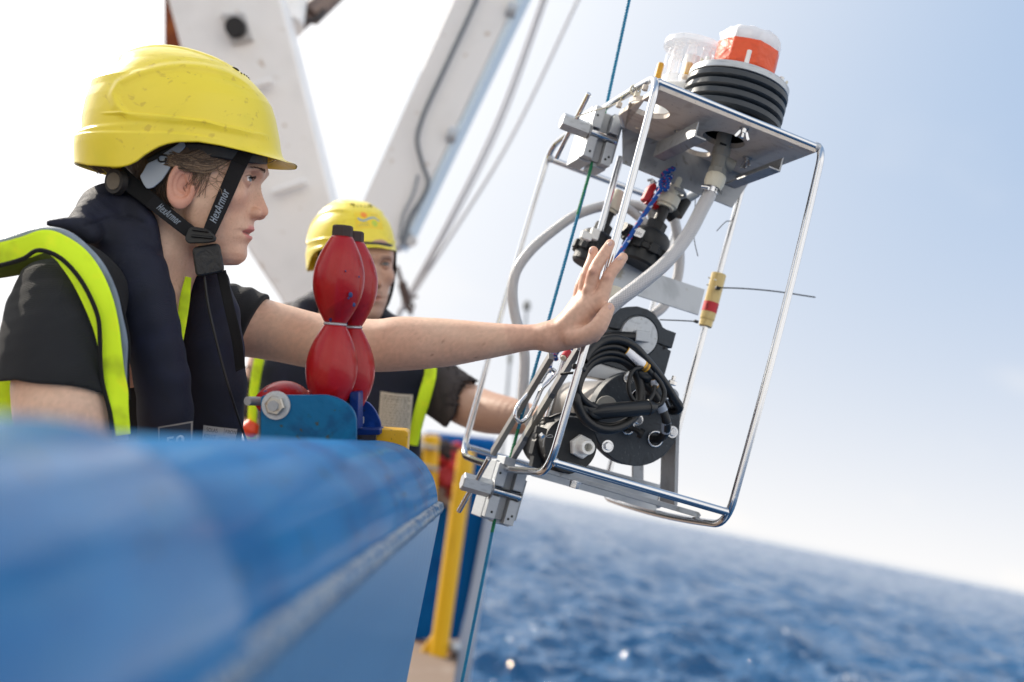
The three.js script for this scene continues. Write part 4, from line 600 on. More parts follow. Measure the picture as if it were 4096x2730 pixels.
  const side = (a, len, mat, name, lab) => { const e = (d) => C(d).addScaledVector(wx, Math.cos(a) * (R + 0.002)).addScaledVector(wy, Math.sin(a) * (R + 0.002)); const n = 40, rows = []; for (let i = 0; i <= n; i++) { const p = e(lerp(-0.4, 1.56, i / n)); rows.push([p.clone().addScaledVector(plumb, len / 2), plumb.clone().multiplyScalar(len / 2), wx]); } part(t, name, strap(rows, 0.006, 0, 6), mat, lab); };
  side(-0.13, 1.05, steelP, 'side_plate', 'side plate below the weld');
  side(Math.PI + 0.28, 1.05, blue, 'side_plate', 'inboard plate');
  const bead = []; for (let i = 0; i <= 220; i++) { const d = lerp(0.2, 1.556, i / 220); bead.push(C(d).addScaledVector(wx, Math.cos(-0.10) * (R + 0.0012)).addScaledVector(wy, Math.sin(-0.10) * (R + 0.0012))); }
  const bg = tube(bead, 0.0072, 700, 8), bp = bg.attributes.position, bn = bg.attributes.normal; for (let i = 0; i < bp.count; i++) { const k = 0.0014 * Math.sin(bp.getZ(i) * 900) + 0.0018 * N3(bp.getX(i) * 300, bp.getY(i) * 300, bp.getZ(i) * 300); bp.setXYZ(i, bp.getX(i) + bn.getX(i) * k, bp.getY(i) + bn.getY(i) * k, bp.getZ(i) + bn.getZ(i) * k); }
  part(t, 'weld_bead', bg, phys(0xffffff, 0.3, 0.5, { clearcoat: 1, clearcoatRoughness: 0.15, map: again(patchTex(128, [0.66, 0.70, 0.74], [[[0.36, 0.30, 0.26], 9, 0.18, 0.4, 0.8], [[0.08, 0.38, 0.62], 6, -0.05, 0.3, 0.9]], 5), 40, 1) }), 'rough weld bead');

  // bracket, roller floats and the yellow block that stand on the bulwark's far end
  const paintB = phys(0xffffff, 0.55, 0, { specularIntensity: 0.3, map: again(patchTex(256, [0.0, 0.36, 0.53], [[[0.0, 0.28, 0.45], 5, 0, 0.4, 0.9], [[0.30, 0.22, 0.17], 14, 0.26, 0.40, 0.8], [[0.03, 0.44, 0.62], 8, 0.1, 0.4, 0.5]], 61), 7), bumpMap: again(T.mottle, 14), bumpScale: 0.0007, clearcoat: 0.12, clearcoatRoughness: 0.3 });
  const navy = phys(0xffffff, 0.5, 0, { specularIntensity: 0.3, map: again(patchTex(128, [0.0, 0.18, 0.46], [[[0.16, 0.12, 0.12], 14, 0.24, 0.38, 0.9], [[0.06, 0.25, 0.58], 5, 0, 0.4, 0.8]], 71), 8), bumpMap: again(T.mottle, 14), bumpScale: 0.0008, clearcoat: 0.15 });
  const D = 1.47, P = (x, y, d = D) => pt(x, y, d), zN = V3(0, 0, 1);
  const br = thing('roller_bracket', 'scuffed blue steel bracket bolted on the bulwark, holding the red roller floats', 'bracket', P(1240, 1790));
  part(br, 'front_plate', plate(rounded([P(1042, 1800), P(1424, 1800), P(1424, 1640), P(1335, 1580), P(1041, 1582)], [0.001, 0.001, 0.022, 0.028, 0.007], 8), V3(0, 0, -1), 0.011, 0.0012), paintB, 'blue front plate');
  const b0 = P(1105, 1622); b0.z += 0.0005; const bt = part(br, 'bolt', prism(b0.clone().add(V3(0.0, 0, 0.003)), b0.clone().add(V3(0.0, 0, 0.014)), 0.0132, 6, 0.3, 0.14), std(0xffffff, 0.45, 0.8, { map: patchTex(64, [0.72, 0.70, 0.66], [[[0.5, 0.40, 0.32], 6, 0.1, 0.4, 0.9]], 8) }), 'weathered bolt'); part(bt, 'washer', cyl(b0, b0.clone().add(V3(0, 0, 0.0032)), 0.0185, 0.0185, 28), M.alu); part(bt, 'bolt_end', cyl(b0.clone().add(V3(-0.001, 0, 0.012)), b0.clone().add(V3(-0.001, 0, 0.018)), 0.0072, 0.0066, 18), M.matt);
  const D2 = 1.60; part(br, 'rear_plate', plate(rounded([P(1415, 1722, D2), P(1524, 1722, D2), P(1522, 1690, D2), P(1500, 1640, D2), P(1470, 1606, D2), P(1415, 1600, D2)], [0, 0.002, 0.02, 0.02, 0.02, 0], 5), V3(0, 0, -1), 0.01, 0.001), navy, 'dark blue rear plate'); part(br, 'rear_foot', obox(P(1470, 1724, D2 - 0.02), V3(1, -0.0, 0), V3(0, 1, 0), zN, 0.040, 0.008, 0.05, 0.002), navy);
  part(br, 'base_plate', obox(P(1240, 1812, 1.53), V3(1, 0, 0), V3(0, 1, 0), zN, 0.15, 0.012, 0.14, 0.002), paintB);
  part(br, 'axle', cyl(b0.clone().add(V3(0, 0, -0.012)), b0.clone().add(V3(0, 0, -0.13)), 0.007, 0.007, 14), M.matt); part(br, 'rear_nut', prism(P(1432, 1668, 1.575), P(1432, 1696, 1.575), 0.009, 6), M.matt); part(br, 'spacer', obox(P(1425, 1640, 1.54), V3(1, 0, 0), V3(0, 1, 0), zN, 0.012, 0.05, 0.05, 0.002), navy);
  const redTex = patchTex(256, [0.62, 0.03, 0.06], [[[0.49, 0.02, 0.05], 4, 0, 0.4, 0.9], [[0.76, 0.20, 0.20], 9, 0.2, 0.45, 0.35], [[0.02, 0.14, 0.40], 7, 0.40, 0.43, 0.95]], 81);
  const redM = phys(0xffffff, 0.5, 0, { map: again(redTex, 1, 1), bumpMap: again(T.mottle, 5), bumpScale: 0.0003, specularIntensity: 0.4, clearcoat: 0.5, clearcoatRoughness: 0.2 });
  const cap0 = std(0x3a2b29, 0.7, 0, { bumpMap: again(T.grain, 3), bumpScale: 0.0006 });
  const spindle = (label, a, b, r, group) => { // a lower end, b upper end
    const u = b.clone().sub(a), Lg = u.length(), f = thing('roller_float', label, 'float', a, group); u.normalize();
    const lobe = (k0, k1) => { const o = [[0, k0]]; for (let i = 0; i <= 44; i++) { const s = i / 44, q = Math.pow(Math.sin(lerp(0.40, Math.PI - 0.40, s)), 1.0); o.push([r * (0.03 + 0.97 * q), lerp(k0, k1, s)]); } o.push([0, k1]); return o; };
    part(f, 'lower_lobe', lathe(a, b, lobe(0, Lg * 0.485), 96, false), redM); part(f, 'upper_lobe', lathe(a, b, lobe(Lg * 0.492, Lg * 0.97), 96, false), redM);
    part(f, 'waist_ring', lathe(a, b, [[0, Lg * 0.481], [r * 0.42, Lg * 0.481], [r * 0.455, Lg * 0.4855], [r * 0.455, Lg * 0.4915], [r * 0.42, Lg * 0.496], [0, Lg * 0.496]], 30), M.alu); const tp = a.clone().addScaledVector(u, Lg * 0.955); part(f, 'end_nut', prism(tp, tp.clone().addScaledVector(u, 0.0185), 0.0138, 8, 0.2, 0.14), cap0, 'dark end nut'); part(f, 'end_rod', cyl(a.clone().addScaledVector(u, -0.03), a.clone().addScaledVector(u, 0.01), 0.006, 0.006, 12), M.matt); return f; };
  spindle('red double-lobed float standing on the bracket, the nearer and taller one', P(1312, 1652, 1.52), P(1370, 925, 1.52), 0.0345, 'red roller floats');
  for (const [x, y, r] of [[1402, 1180, 9], [1416, 1220, 7], [1394, 1194, 4], [1436, 1108, 3.5], [1382, 1085, 3]]) { const f = scene.children.find((o) => o.name === 'roller_float'), ax0 = 1370 - (y - 925) * 0.08, k = (x - ax0) / 103, p = pt(x, y, 1.52 - 0.0352 * Math.sqrt(1 - k * k) * (y > 1150 ? 0.93 : 1)), g = new THREE.SphereGeometry(1, 12, 8).scale(r * 0.00033, r * 0.00042, 0.0009); g.rotateY(k); g.translate(p.x, p.y, p.z + 0.0004); part(f, 'paint_spot', g, std(0x0b2f66, 0.5), 'dab of blue paint'); }
  spindle('red double-lobed float half hidden behind the nearer standing float', P(1392, 1655, 1.585), P(1416, 948, 1.585), 0.0352, 'red roller floats');
  spindle('red double-lobed float lying flat behind the blue bracket, only its top showing', P(1046, 1606, 1.53), P(1395, 1612, 1.72), 0.0290, 'red roller floats');
  const yb = thing('yellow_block', 'chipped yellow painted block at the end of the bulwark', 'block', P(1560, 1800, 1.6));
  part(yb, 'body', plate(rounded([P(1490, 1850, 1.58), P(1622, 1870, 1.58), P(1632, 1732, 1.58), P(1620, 1722, 1.58), P(1520, 1716, 1.58), P(1506, 1726, 1.58)], 0.003, 3), V3(0, 0, -1), 0.04, 0.0018), phys(0xffffff, 0.4, 0, { map: again(patchTex(128, [0.82, 0.63, 0.06], [[[0.70, 0.62, 0.20], 7, 0.05, 0.4, 0.8], [[0.36, 0.27, 0.12], 16, 0.30, 0.42, 0.9]], 91), 8), bumpMap: again(T.mottle, 10), bumpScale: 0.001 }));
}
// ---------------------------------------------------------------- far things: crane legs, lines, posts, cabinets
{
  const white = std(0xffffff, 0.5, 0, { map: patchTex(256, [0.97, 0.955, 0.935], [[[0.94, 0.925, 0.905], 4, 0, 0.4, 0.8], [[0.66, 0.55, 0.44], 18, 0.33, 0.43, 0.6]], 101) });
  const N = V3(0, 0, -1), poly = (a, d) => a.map(([x, y]) => pt(x, y, d));
  const d = 5.6, A = thing('crane_column', 'broad white steel leg with a dark round port, leaning behind the helmets', 'crane column', pt(1240, 1500, d));
  part(A, 'leg_plate', plate(poly([[560, -420], [1010, -420], [1168, 174], [1322, 790], [1440, 1270], [1420, 1500], [1250, 1500], [1119, 1194], [993, 1005], [840, 640]], d), N, 0.28, 0.012), white);
  part(A, 'rust_flank', plate(poly([[652, -420], [700, -420], [722, 0], [726, 200], [720, 420], [690, 420], [655, 200]], d + 0.30), N, 0.4, 0.01), std(0xffffff, 0.75, 0, { map: patchTex(128, [0.50, 0.24, 0.09], [[[0.34, 0.22, 0.15], 6, 0, 0.4, 0.9], [[0.62, 0.34, 0.12], 9, 0.1, 0.4, 0.8]], 111) }), 'rusty orange flank');
  const pc = pt(950, 120, d); const port = part(A, 'port_flange', plate(poly([[888, 62], [978, 56], [990, 84], [1008, 150], [1016, 164], [932, 184], [922, 160], [902, 96]], d), V3(0, 0, 1), 0.03, 0.004), std(0xb9b6b4, 0.5, 0.4), 'square flange of the round port');
  part(port, 'port', cyl(pc.clone().add(V3(0, 0, 0.028)), pc.clone().add(V3(0, 0, 0.07)), 0.052, 0.048, 28), std(0x1d1817, 0.6), 'dark round port');
  for (const [x0, y0, x1, y1] of [[1010, 348, 1085, 325], [1090, 770, 1220, 728]]) part(A, 'rung', cyl(pt(x0, y0, d - 0.05), pt(x1, y1, d - 0.05), 0.018, 0.018, 14), white);
  part(A, 'cylinder_eye', cyl(pt(1130, -60, d + 0.5), pt(1130, 110, d + 0.4), 0.14, 0.11, 24), white);
  const r = thing('crane_ram', 'brown hydraulic ram between the white crane legs at the top', 'hydraulic ram', pt(1150, 150, d + 0.5)); part(r, 'rod', cyl(pt(1146, 150, d + 0.5), pt(1380, -60, d + 0.7), 0.034, 0.034, 18), std(0x6a5750, 0.45, 0.5)); part(r, 'barrel', cyl(pt(1240, 62, d + 0.58), pt(1420, -110, d + 0.74), 0.062, 0.062, 20), std(0x7b6a62, 0.5, 0.4)); part(r, 'hose', tube([pt(1192, 40, d + 0.5), pt(1225, 80, d + 0.48), pt(1275, 70, d + 0.5), pt(1300, 20, d + 0.6), pt(1330, -40, d + 0.6)], 0.014, 30, 8), std(0x35302f, 0.6));
  const e = 5.2, B = thing('crane_boom', 'slanting white box girder with a grey cable along it, right of the second helmet', 'crane boom', pt(1600, 1000, e));
  part(B, 'girder', plate(poly([[1800, 0], [2060, 0], [1600, 962], [1560, 1010], [1250, 1180], [1466, 768]].concat([[1960, -330]]).sort(() => 0), e).slice(0, 0).concat(poly([[1960, -335], [2222, -335], [1602, 985], [1330, 1080], [1466, 770]], e)), N, 0.22, 0.01), white);
  part(B, 'flange_edge', plate(poly([[2222, -335], [2250, -330], [1640, 940], [1602, 990]], e), N, 0.30, 0.004), std(0xdbe8ef, 0.45), 'pale blue edge of the girder');
  part(B, 'cable', tube(poly([[2010, -260], [1905, 0], [1790, 250], [1690, 470], [1668, 560], [1690, 660], [1712, 730], [1690, 790], [1640, 870], [1606, 980]], e - 0.04), 0.010, 90, 8), std(0x6f7378, 0.6), 'grey cable'); part(B, 'cable', tube(poly([[1672, 700], [1650, 780], [1612, 860], [1596, 960]], e - 0.03), 0.007, 40, 8), std(0x9a9da0, 0.6));
  for (const [x, y] of [[2050, 40], [1812, 540]]) part(B, 'knob', cyl(pt(x - 20, y - 6, e), pt(x + 16, y + 6, e), 0.034, 0.034, 20), std(0xbfc3c6, 0.5));
  part(B, 'lug', plate(rounded(poly([[1602, 984], [1626, 908], [1672, 960], [1656, 984]], e), 0.02, 4), N, 0.05, 0.004), std(0xbcc0c4, 0.5)); part(B, 'lug_ring', new THREE.TorusGeometry(0.016, 0.006, 8, 20).translate(...pt(1650, 966, e - 0.02).toArray()), white);
  // stay lines
  const lineM = std(0xa9a5a6, 0.6), wire = (label, rows, rad) => { const P = rows.map(([x, y, q]) => pt(x, y, q)), t = thing('stay_wire', label, 'wire', P[0], 'grey stay wires beside the crane boom'); part(t, 'wire', tube(P, rad, 40, 8), lineM); };
  wire('grey stay wire running closest to the crane boom', [[1590, 1260, 6.4], [1800, 870, 6.6], [1990, 480, 6.8], [2190, -60, 7]], 0.011); wire('thin grey stay wire just right of the one closest to the boom', [[1640, 1190, 6.5], [1830, 850, 6.6], [2010, 480, 6.8], [2206, -60, 7]], 0.008); wire('grey stay wire farthest from the boom, nearest the lifting rope', [[1570, 1300, 6.4], [1800, 950, 6.6], [2040, 560, 6.9], [2340, -60, 7.2]], 0.010);
  const hook = thing('turnbuckle', 'brown rusty turnbuckle where the stay wires meet', 'turnbuckle', pt(1630, 1250, 6)); part(hook, 'body', lathe(pt(1585, 1060, 6), pt(1645, 1260, 6), [[0, 0], [0.012, 0.01], [0.012, 0.09], [0.024, 0.1], [0.026, 0.19], [0.013, 0.2], [0.013, 0.27], [0, 0.28]], 14), std(0x54423c, 0.7, 0.3)); part(hook, 'shackle', new THREE.TorusGeometry(0.022, 0.007, 8, 20).translate(...pt(1638, 1225, 5.99).toArray()), std(0x5c4a42, 0.7, 0.3)); part(hook, 'pin', cyl(pt(1606, 1210, 5.98), pt(1670, 1185, 5.98), 0.008, 0.008, 10), std(0x6a5750, 0.6, 0.4));
  // thin masts beyond
  const far = std(0x9aa0a4, 0.6); for (const [label, x, y0, y1, q, cap0] of [['thin grey whip aerial right of the woman\'s forearm', 2010, 1440, 1690, 8, 0.015], ['short grey mast with a dark top behind the loop hose', 2078, 1225, 1480, 9, 0.028]]) { const t = thing('aerial', label, 'aerial', pt(x - 20, y1 + 340, q)); part(t, 'mast', cyl(pt(x - 20 , y1 + 340, q), pt(x + 30, y0, q), 0.014, 0.010, 10), far); part(t, 'mast_head', lathe(pt(x + 28, y0 + 20, q), pt(x + 31, y0 - 20, q), [[0, 0], [cap0, 0.01], [cap0, 0.06], [0.012, 0.08], [0, 0.09]], 14), std(0x77776f, 0.7)); }
}
{ // the ship's side beyond the gap: posts, blue plating, bundled gear
  const yellow = phys(0xffffff, 0.42, 0, { map: patchTex(128, [0.88, 0.68, 0.03], [[[0.84, 0.62, 0.05], 4, 0, 0.4, 0.8], [[0.52, 0.36, 0.14], 16, 0.32, 0.44, 0.6]], 121) }), blue = phys(0xffffff, 0.6, 0, { specularIntensity: 0.2, map: patchTex(128, [0.0, 0.33, 0.58], [[[0.0, 0.26, 0.50], 4, 0, 0.4, 0.8], [[0.0, 0.36, 0.6], 12, 0.2, 0.4, 0.5]], 131) });
  const N = V3(0, 0, -1), poly = (a, d) => a.map(([x, y]) => pt(x, y, d));
  const q = 8.2, p1 = thing('yellow_post', 'tall yellow post with flared foot at the ship\'s side', 'post', pt(1700, 2780, q));
  part(p1, 'pole', lathe(pt(1714, 2900, q), pt(1868, 1800, q), [[0, 0], [0.064, 0], [0.064, 1.95], [0.055, 1.99], [0, 2.0]], 28), yellow);
  for (const s of [-1, 1]) part(p1, 'gusset', plate(poly(s < 0 ? [[1745, 2520], [1670, 2625], [1668, 2640], [1735, 2640]] : [[1765, 2520], [1790, 2640], [1735, 2640]], q - 0.02 * s), N, 0.05, 0.004), yellow);
  const p2 = thing('yellow_post', 'short yellow post strapped to a dark cylinder below the man\'s elbow', 'post', pt(1705, 2080, q + 0.3)); part(p2, 'pole', cyl(pt(1706, 2120, q + 0.3), pt(1727, 1742, q + 0.3), 0.060, 0.060, 22), yellow);
  for (const y of [1792, 1875]) part(p2, 'clamp_band', cyl(pt(1716 , y, q + 0.2), pt(1718, y - 10, q + 0.2), 0.075, 0.075, 20), M.matt);
  const cy = thing('gas_cylinder', 'dark cylinder with a pale cap beside the short yellow post', 'cylinder', pt(1670, 2080, q + 0.4)); part(cy, 'body', cyl(pt(1656, 2120, q + 0.4), pt(1672, 1800, q + 0.4), 0.052, 0.052, 20), std(0x17202c, 0.5)); part(cy, 'cap', lathe(pt(1672, 1800, q + 0.4), pt(1674, 1720, q + 0.4), [[0, 0], [0.05, 0], [0.05, 0.1], [0.03, 0.13], [0, 0.13]], 18), std(0xc9ccd0, 0.5));
  const wall = thing('blue_plating', 'dark blue steel plating of the ship\'s side beyond the gap', 'bulwark', pt(1800, 2560, q + 0.6));
  part(wall, 'panel', plate(poly([[1712, 1990], [1950, 1960], [1936, 2120], [1836, 2560], [1600, 2560], [1690, 2100]], q + 0.55), N, 0.12, 0.008), blue); part(wall, 'top_rail', cyl(pt(1700, 1770, q + 0.7), pt(1980, 1800, q + 0.7), 0.085, 0.085, 20), blue); part(wall, 'stanchion', plate(poly([[1880, 1790], [1965, 1800], [1940, 2010], [1850, 2005]], q + 0.65), N, 0.08, 0.006), blue);
  const strip = thing('hull_fender', 'pale grey vertical strip at the edge of the ship\'s side', 'fender', pt(1830, 2700, q + 0.5)); part(strip, 'strip', plate(poly([[1940, 2060], [1978, 2065], [1870, 2780], [1800, 2780]], q + 0.45), N, 0.1, 0.01), std(0xaab6c8, 0.5)); 
  const sh = thing('shackle_ball', 'bright round knob at the foot of the pale strip', 'knob', pt(1818, 2590, q)); part(sh, 'ball', new THREE.SphereGeometry(0.045, 20, 14).translate(...pt(1820, 2590, q).toArray()), M.alu); part(sh, 'stem', cyl(pt(1812, 2660, q), pt(1819, 2610, q), 0.03, 0.03, 12), std(0x51423a, 0.7));
  // ragged bundle of red gear
  const rr = rng(11), gear = thing('gear_bundle', 'heap of red bags and brown ropes hung behind the yellow posts', 'gear', pt(1790, 2000, q + 0.5)); const gm = [std(0x9c1f24, 0.7), std(0x3d2a26, 0.8), std(0x93898a, 0.8), std(0xb8262c, 0.6), std(0x241d20, 0.8)];
  for (let i = 0; i < 15; i++) { const x = 1745 + rr() * 95, y = 1790 + rr() * 240, g = new THREE.IcosahedronGeometry(0.05 + rr() * 0.05, 3), a = g.attributes.position, o = pt(x, y, q + 0.45 + rr() * 0.1), s = rr() * 9; for (let k = 0; k < a.count; k++) { const f = 1 + 0.5 * N3(a.getX(k) * 14 + s, a.getY(k) * 14, a.getZ(k) * 14); a.setXYZ(k, a.getX(k) * f + o.x, a.getY(k) * f + o.y, a.getZ(k) * f + o.z); } const gg = mergeVertices(g.deleteAttribute('normal').deleteAttribute('uv')); gg.computeVertexNormals(); part(gear, i % 3 === 1 ? 'rope_tangle' : 'bag', gg, gm[i % 5]); }
  const hatch = thing('deck_hatch', 'grey brown hatch on the deck at the foot of the yellow post', 'hatch', pt(1700, 2730, q)); part(hatch, 'coaming', plate(poly([[1655, 2640], [1815, 2650], [1800, 2800], [1620, 2800]], q + 0.1), N, 0.3, 0.01), std(0x6d6258, 0.7)); part(hatch, 'rim', plate(poly([[1655, 2622], [1815, 2632], [1812, 2660], [1652, 2650]], q + 0.06), N, 0.36, 0.005), std(0x7a4a22, 0.7));
}
// ---------------------------------------------------------------- people: the head as a field, millimetres, u forward, v up, w to the right
const lut = (T) => (v) => { if (v >= T[0][0]) return T[0][1]; for (let i = 1; i < T.length; i++) if (v >= T[i][0]) { const t = (v - T[i][0]) / (T[i - 1][0] - T[i][0]); const s = t; return lerp(T[i][1], T[i - 1][1], s); } return T[T.length - 1][1]; };
const profileL = lut([[60, 88], [50, 92], [37, 95], [27, 96], [18.5, 96.2], [10, 92.5], [3, 89], [-1, 88.6], [-8, 90.2], [-19, 93.6], [-29, 97.6], [-35, 100.4], [-40, 101.2], [-44.5, 100], [-47.5, 96], [-50, 88.5], [-51.5, 82.5], [-54, 79.6], [-59, 78.2], [-63, 79.2], [-66, 80.2], [-68.2, 78.4], [-70.2, 69.5], [-73.4, 69.5], [-76.5, 77.2], [-80, 76.6], [-84, 72.4], [-88, 69.4], [-93, 68.4], [-99, 69], [-105, 69.2], [-110, 67.6], [-115, 63], [-119, 56], [-122, 46], [-126, 30]]);
const profile = (v) => { let s = 0; for (let i = -2; i <= 2; i++) s += profileL(v + i * 0.8) * [0.1, 0.2, 0.4, 0.2, 0.1][i + 2]; return s; };
const faceF = lut([[60, 88], [37, 94], [18, 93], [8, 87], [-2, 82], [-20, 79], [-37, 77.5], [-50, 77], [-60, 76], [-70, 73.5], [-80, 71], [-90, 67.5], [-103, 67], [-112, 63], [-119, 54], [-123, 40]]);
const faceW = lut([[70, 68], [37, 70], [18, 69], [0, 67], [-20, 65.5], [-37, 63], [-50, 60], [-60, 57.5], [-70, 54.5], [-80, 51], [-90, 46.5], [-103, 38], [-112, 30], [-119, 21], [-124, 10]]);
const jawB = lut([[60, -60], [-10, -30], [-30, -22], [-60, -18], [-80, -10], [-95, 4], [-110, 20], [-124, 28]]);
const noseW = lut([[20, 30], [10, 16], [0, 9], [-18, 8.5], [-30, 9.5], [-40, 10], [-47, 9], [-52, 12], [-60, 20], [-66, 24], [-72, 22], [-78, 20], [-88, 17], [-103, 19], [-115, 17], [-124, 16]]);
const eyeAt = [71.0, 3.5, 31.0], eyeR = 12.0;
function headField(u, v, w, male = 0) {
  const aw = Math.abs(w), F = faceF(v), W = faceW(v) + male * 3 * smooth(-40, -90, v), B = jawB(v), uc = Math.max(12, B + 9), p = profile(v) - F;
  // rounded horizontal section, fuller towards the cheeks
  const push = p * Math.exp(-Math.pow(aw / noseW(v), 2.0));
  const A = Math.max(7, u > uc ? F - uc : uc - B), e = 2.25, uu = u > uc ? Math.max(0, u - uc - Math.max(push, -4) * smooth(0, 60, u - uc)) : uc - u, rr = Math.pow(Math.pow(uu / A, e) + Math.pow(aw / W, e), 1 / e), rho = Math.hypot(uu, aw);
  let d = rr < 1e-4 ? -W : rho * (1 - 1 / rr);
  d = Math.max(d * 0.92, smaxf(v - 62, -118 - v + 0.0 + Math.max(0, 30 - u) * 0.30, 6));
  // skull
  d = sminf(d, HS(u, v, aw), 14);
  // cheekbone, brow
  d = sminf(d, HC(u, v, aw), 16); d = sminf(d, HB(u, v, aw), 14);
  // wing of the nose
  d = sminf(d, HN(u, v, aw), 5); d = smaxf(d, -HNo(u, v, aw), 2.5);
  // eye socket, lids
  d = smaxf(d, -HE(u, v, aw), 9);
  const ex = u - eyeAt[0], ey = v - eyeAt[1], ez = aw - eyeAt[2], er = Math.hypot(ex, ey, ez), open = Math.max(ey - (0.34 * ex + 1.6 - 0.10 * Math.abs(ez + 1) ), -(ey + 0.22 * ex + 0.9));
  const lid = Math.max(er - eyeR - 1.5, -(er - eyeR + 3)), slit = Math.max(open, -(ex - 2), Math.abs(ez + 1.5) - 11.5);
  d = sminf(d, Math.max(lid, 4 - ex - 8), 2.2); d = smaxf(d, -Math.max(slit, 6 - er), 0.8);
  // corner of the mouth, crease from nose to mouth
  d += 1.6 * Math.exp(-(Math.pow((v + 71.5) / 1.8, 2))) * smooth(27, 18, aw) * smooth(40, 60, u);
  return d;
}
const HS = ball(-8, 34, 0, 99, 86, 74), HC = ball(52, -19, 42, 24, 18, 20), HB = ball(80, 17, 22, 15, 7, 22), HN = ball(84, -43, 12.5, 11, 8, 6.5), HNo = ball(89, -51, 7.5, 7, 4.5, 3.6), HE = ball(89, 3.5, 30, 17, 11.5, 15);
// an ear: rim, bowl and lobe about its own middle (a forward, b up, c outwards), millimetres
function earField(a, b, c) {
  const ca = Math.cos(0.22), sa = Math.sin(0.22), x = a * ca - b * sa, y = a * sa + b * ca, xx = x / 17.5, yy = y / 31, r = Math.hypot(xx, yy + 0.06 * xx);
  let d = Math.hypot((r - 0.86) * 18, c - 5 - 3 * (0.6 - xx) * 0.8) - 3.6 + 1.2 * smooth(-0.2, -0.9, yy) * -1; // rim
  const body = Math.max((r - 0.84) * 17, Math.abs(c - 1.5 + 0.5 * xx) - 2.2); d = sminf(d, body, 3);
  d = sminf(d, Math.hypot((Math.hypot(xx * 1.1 + 0.1, yy * 0.9 - 0.05) - 0.48) * 17, c - 5.0) - 2.2, 3);     // inner fold
  d = sminf(d, Math.hypot(x - 1, y + 27, c - 2.5) - 6.5, 6);     // lobe
  d = sminf(d, Math.hypot(x - 12, y + 3, c - 3.2) - 4.2, 4);     // tragus
  d = smaxf(d, -(Math.hypot((x - 4) / 1.0, (y + 4) / 1.35, (c - 6) / 0.9) - 6.2), 2.5);
  return d;
}
const SK = { base: [0.67, 0.425, 0.30], red: [0.64, 0.27, 0.20], lip: [0.60, 0.20, 0.19], brow: [0.12, 0.075, 0.05], pale: [0.58, 0.37, 0.29] };
const mixc = (a, b, t) => [lerp(a[0], b[0], t), lerp(a[1], b[1], t), lerp(a[2], b[2], t)];
function faceColour(u, v, w, male) {
  const aw = Math.abs(w); let c = SK.base.slice(); const n = fbm(u * 0.05, v * 0.05, w * 0.05 + 3, 3), m = fbm(u * 0.3, v * 0.3, w * 0.3, 3); c = c.map((x, q) => x * (1 + [0.12, 0.24, 0.28][q] * n + 0.15 * m));
  c = mixc(c, SK.red, 0.40 * Math.exp(-((u - 96) ** 2 + (v + 42) ** 2 + aw * aw) / 420)); c = mixc(c, SK.red, 0.22 * Math.exp(-((v + 25) ** 2 / 500 + (aw - 45) ** 2 / 500)) * smooth(20, 50, u));
  const lipT = lut([[-58, 0], [-61, 0.2], [-63, 1], [-70, 1], [-79, 1], [-82, 0.3], [-85, 0]])(v) * smooth(25 - Math.abs(v + 71) * 0.5, 18 - Math.abs(v + 71) * 0.8, aw) * smooth(52, 62, u); c = mixc(c, SK.lip, 0.85 * clamp(lipT)); c = mixc(c, [0.16, 0.06, 0.05], 0.85 * Math.exp(-(((v + 71.3) / 1.3) ** 2)) * smooth(24, 17, aw) * smooth(52, 60, u));
  const by = 16.0 + 3.2 * Math.sin(clamp((aw - 8) / 42) * 2.6), bt = smooth(4.2, 1.2, Math.abs(v - by)) * smooth(9, 14, aw) * smooth(54, 42, aw) * smooth(45, 60, u) * (0.55 + 0.6 * smooth(-0.1, 0.25, N3(u * 0.5, v * 1.4, w * 0.5))); c = mixc(c, SK.brow, clamp(bt) * (male ? 1.0 : 0.45));
  const er = Math.hypot(u - eyeAt[0], v - eyeAt[1], aw - eyeAt[2]); if (er < 15) { const up = v - eyeAt[1]; c = mixc(c, [0.40, 0.20, 0.16], 0.5 * smooth(15, 12.5, er)); c = mixc(c, [0.05, 0.035, 0.03], 0.85 * smooth(2.0, 0.6, Math.abs(up - (0.34 * (u - eyeAt[0]) + 1.9))) * smooth(14.5, 12.5, er) * smooth(0, 4, u - eyeAt[0])); }
  if (male) { const mt = smooth(4.6, 3, Math.abs(v + 58.5 + 0.14 * aw)) * smooth(30, 22, aw) * smooth(50, 60, u); c = mixc(c, [0.06, 0.045, 0.04], 0.9 * mt * (0.7 + 0.5 * N3(u, v * 2, w))); c = mixc(c, [0.24, 0.17, 0.14], 0.5 * smooth(-66, -90, v) * smooth(10, 50, u)); }
  const fr = N3(u * 0.42 + 9, v * 0.42, w * 0.42); c = mixc(c, [0.34, 0.17, 0.11], 0.30 * smooth(0.42, 0.6, fr)); return c;
}
const poreT = dataTex(256, 256, (u, v) => 0.5 + 0.5 * tfbm(u, v, 40, 3, 3) + 0.3 * tfbm(u, v, 11, 8, 2));
const skinM = phys(0xffffff, 0.46, 0, { vertexColors: true, bumpMap: again(poreT, 1), bumpScale: 0.0004, specularIntensity: 0.8, sheen: 0.35, sheenColor: new THREE.Color(0.9, 0.55, 0.42), sheenRoughness: 0.5 });
const fabric = (rgb, f, more = {}) => phys(0xffffff, 0.88, 0, { map: patchTex(128, rgb, [[rgb.map((x) => x * 0.75), 5, 0, 0.4, 0.8], [rgb.map((x) => Math.min(1, x * 1.25 + 0.01)), 9, 0.1, 0.4, 0.5]], Math.round(rgb[2] * 100)), bumpMap: again(T.weave, f), bumpScale: 0.0005, sheen: 0.08, sheenColor: new THREE.Color(0.5, 0.5, 0.55), sheenRoughness: 0.6, ...more });
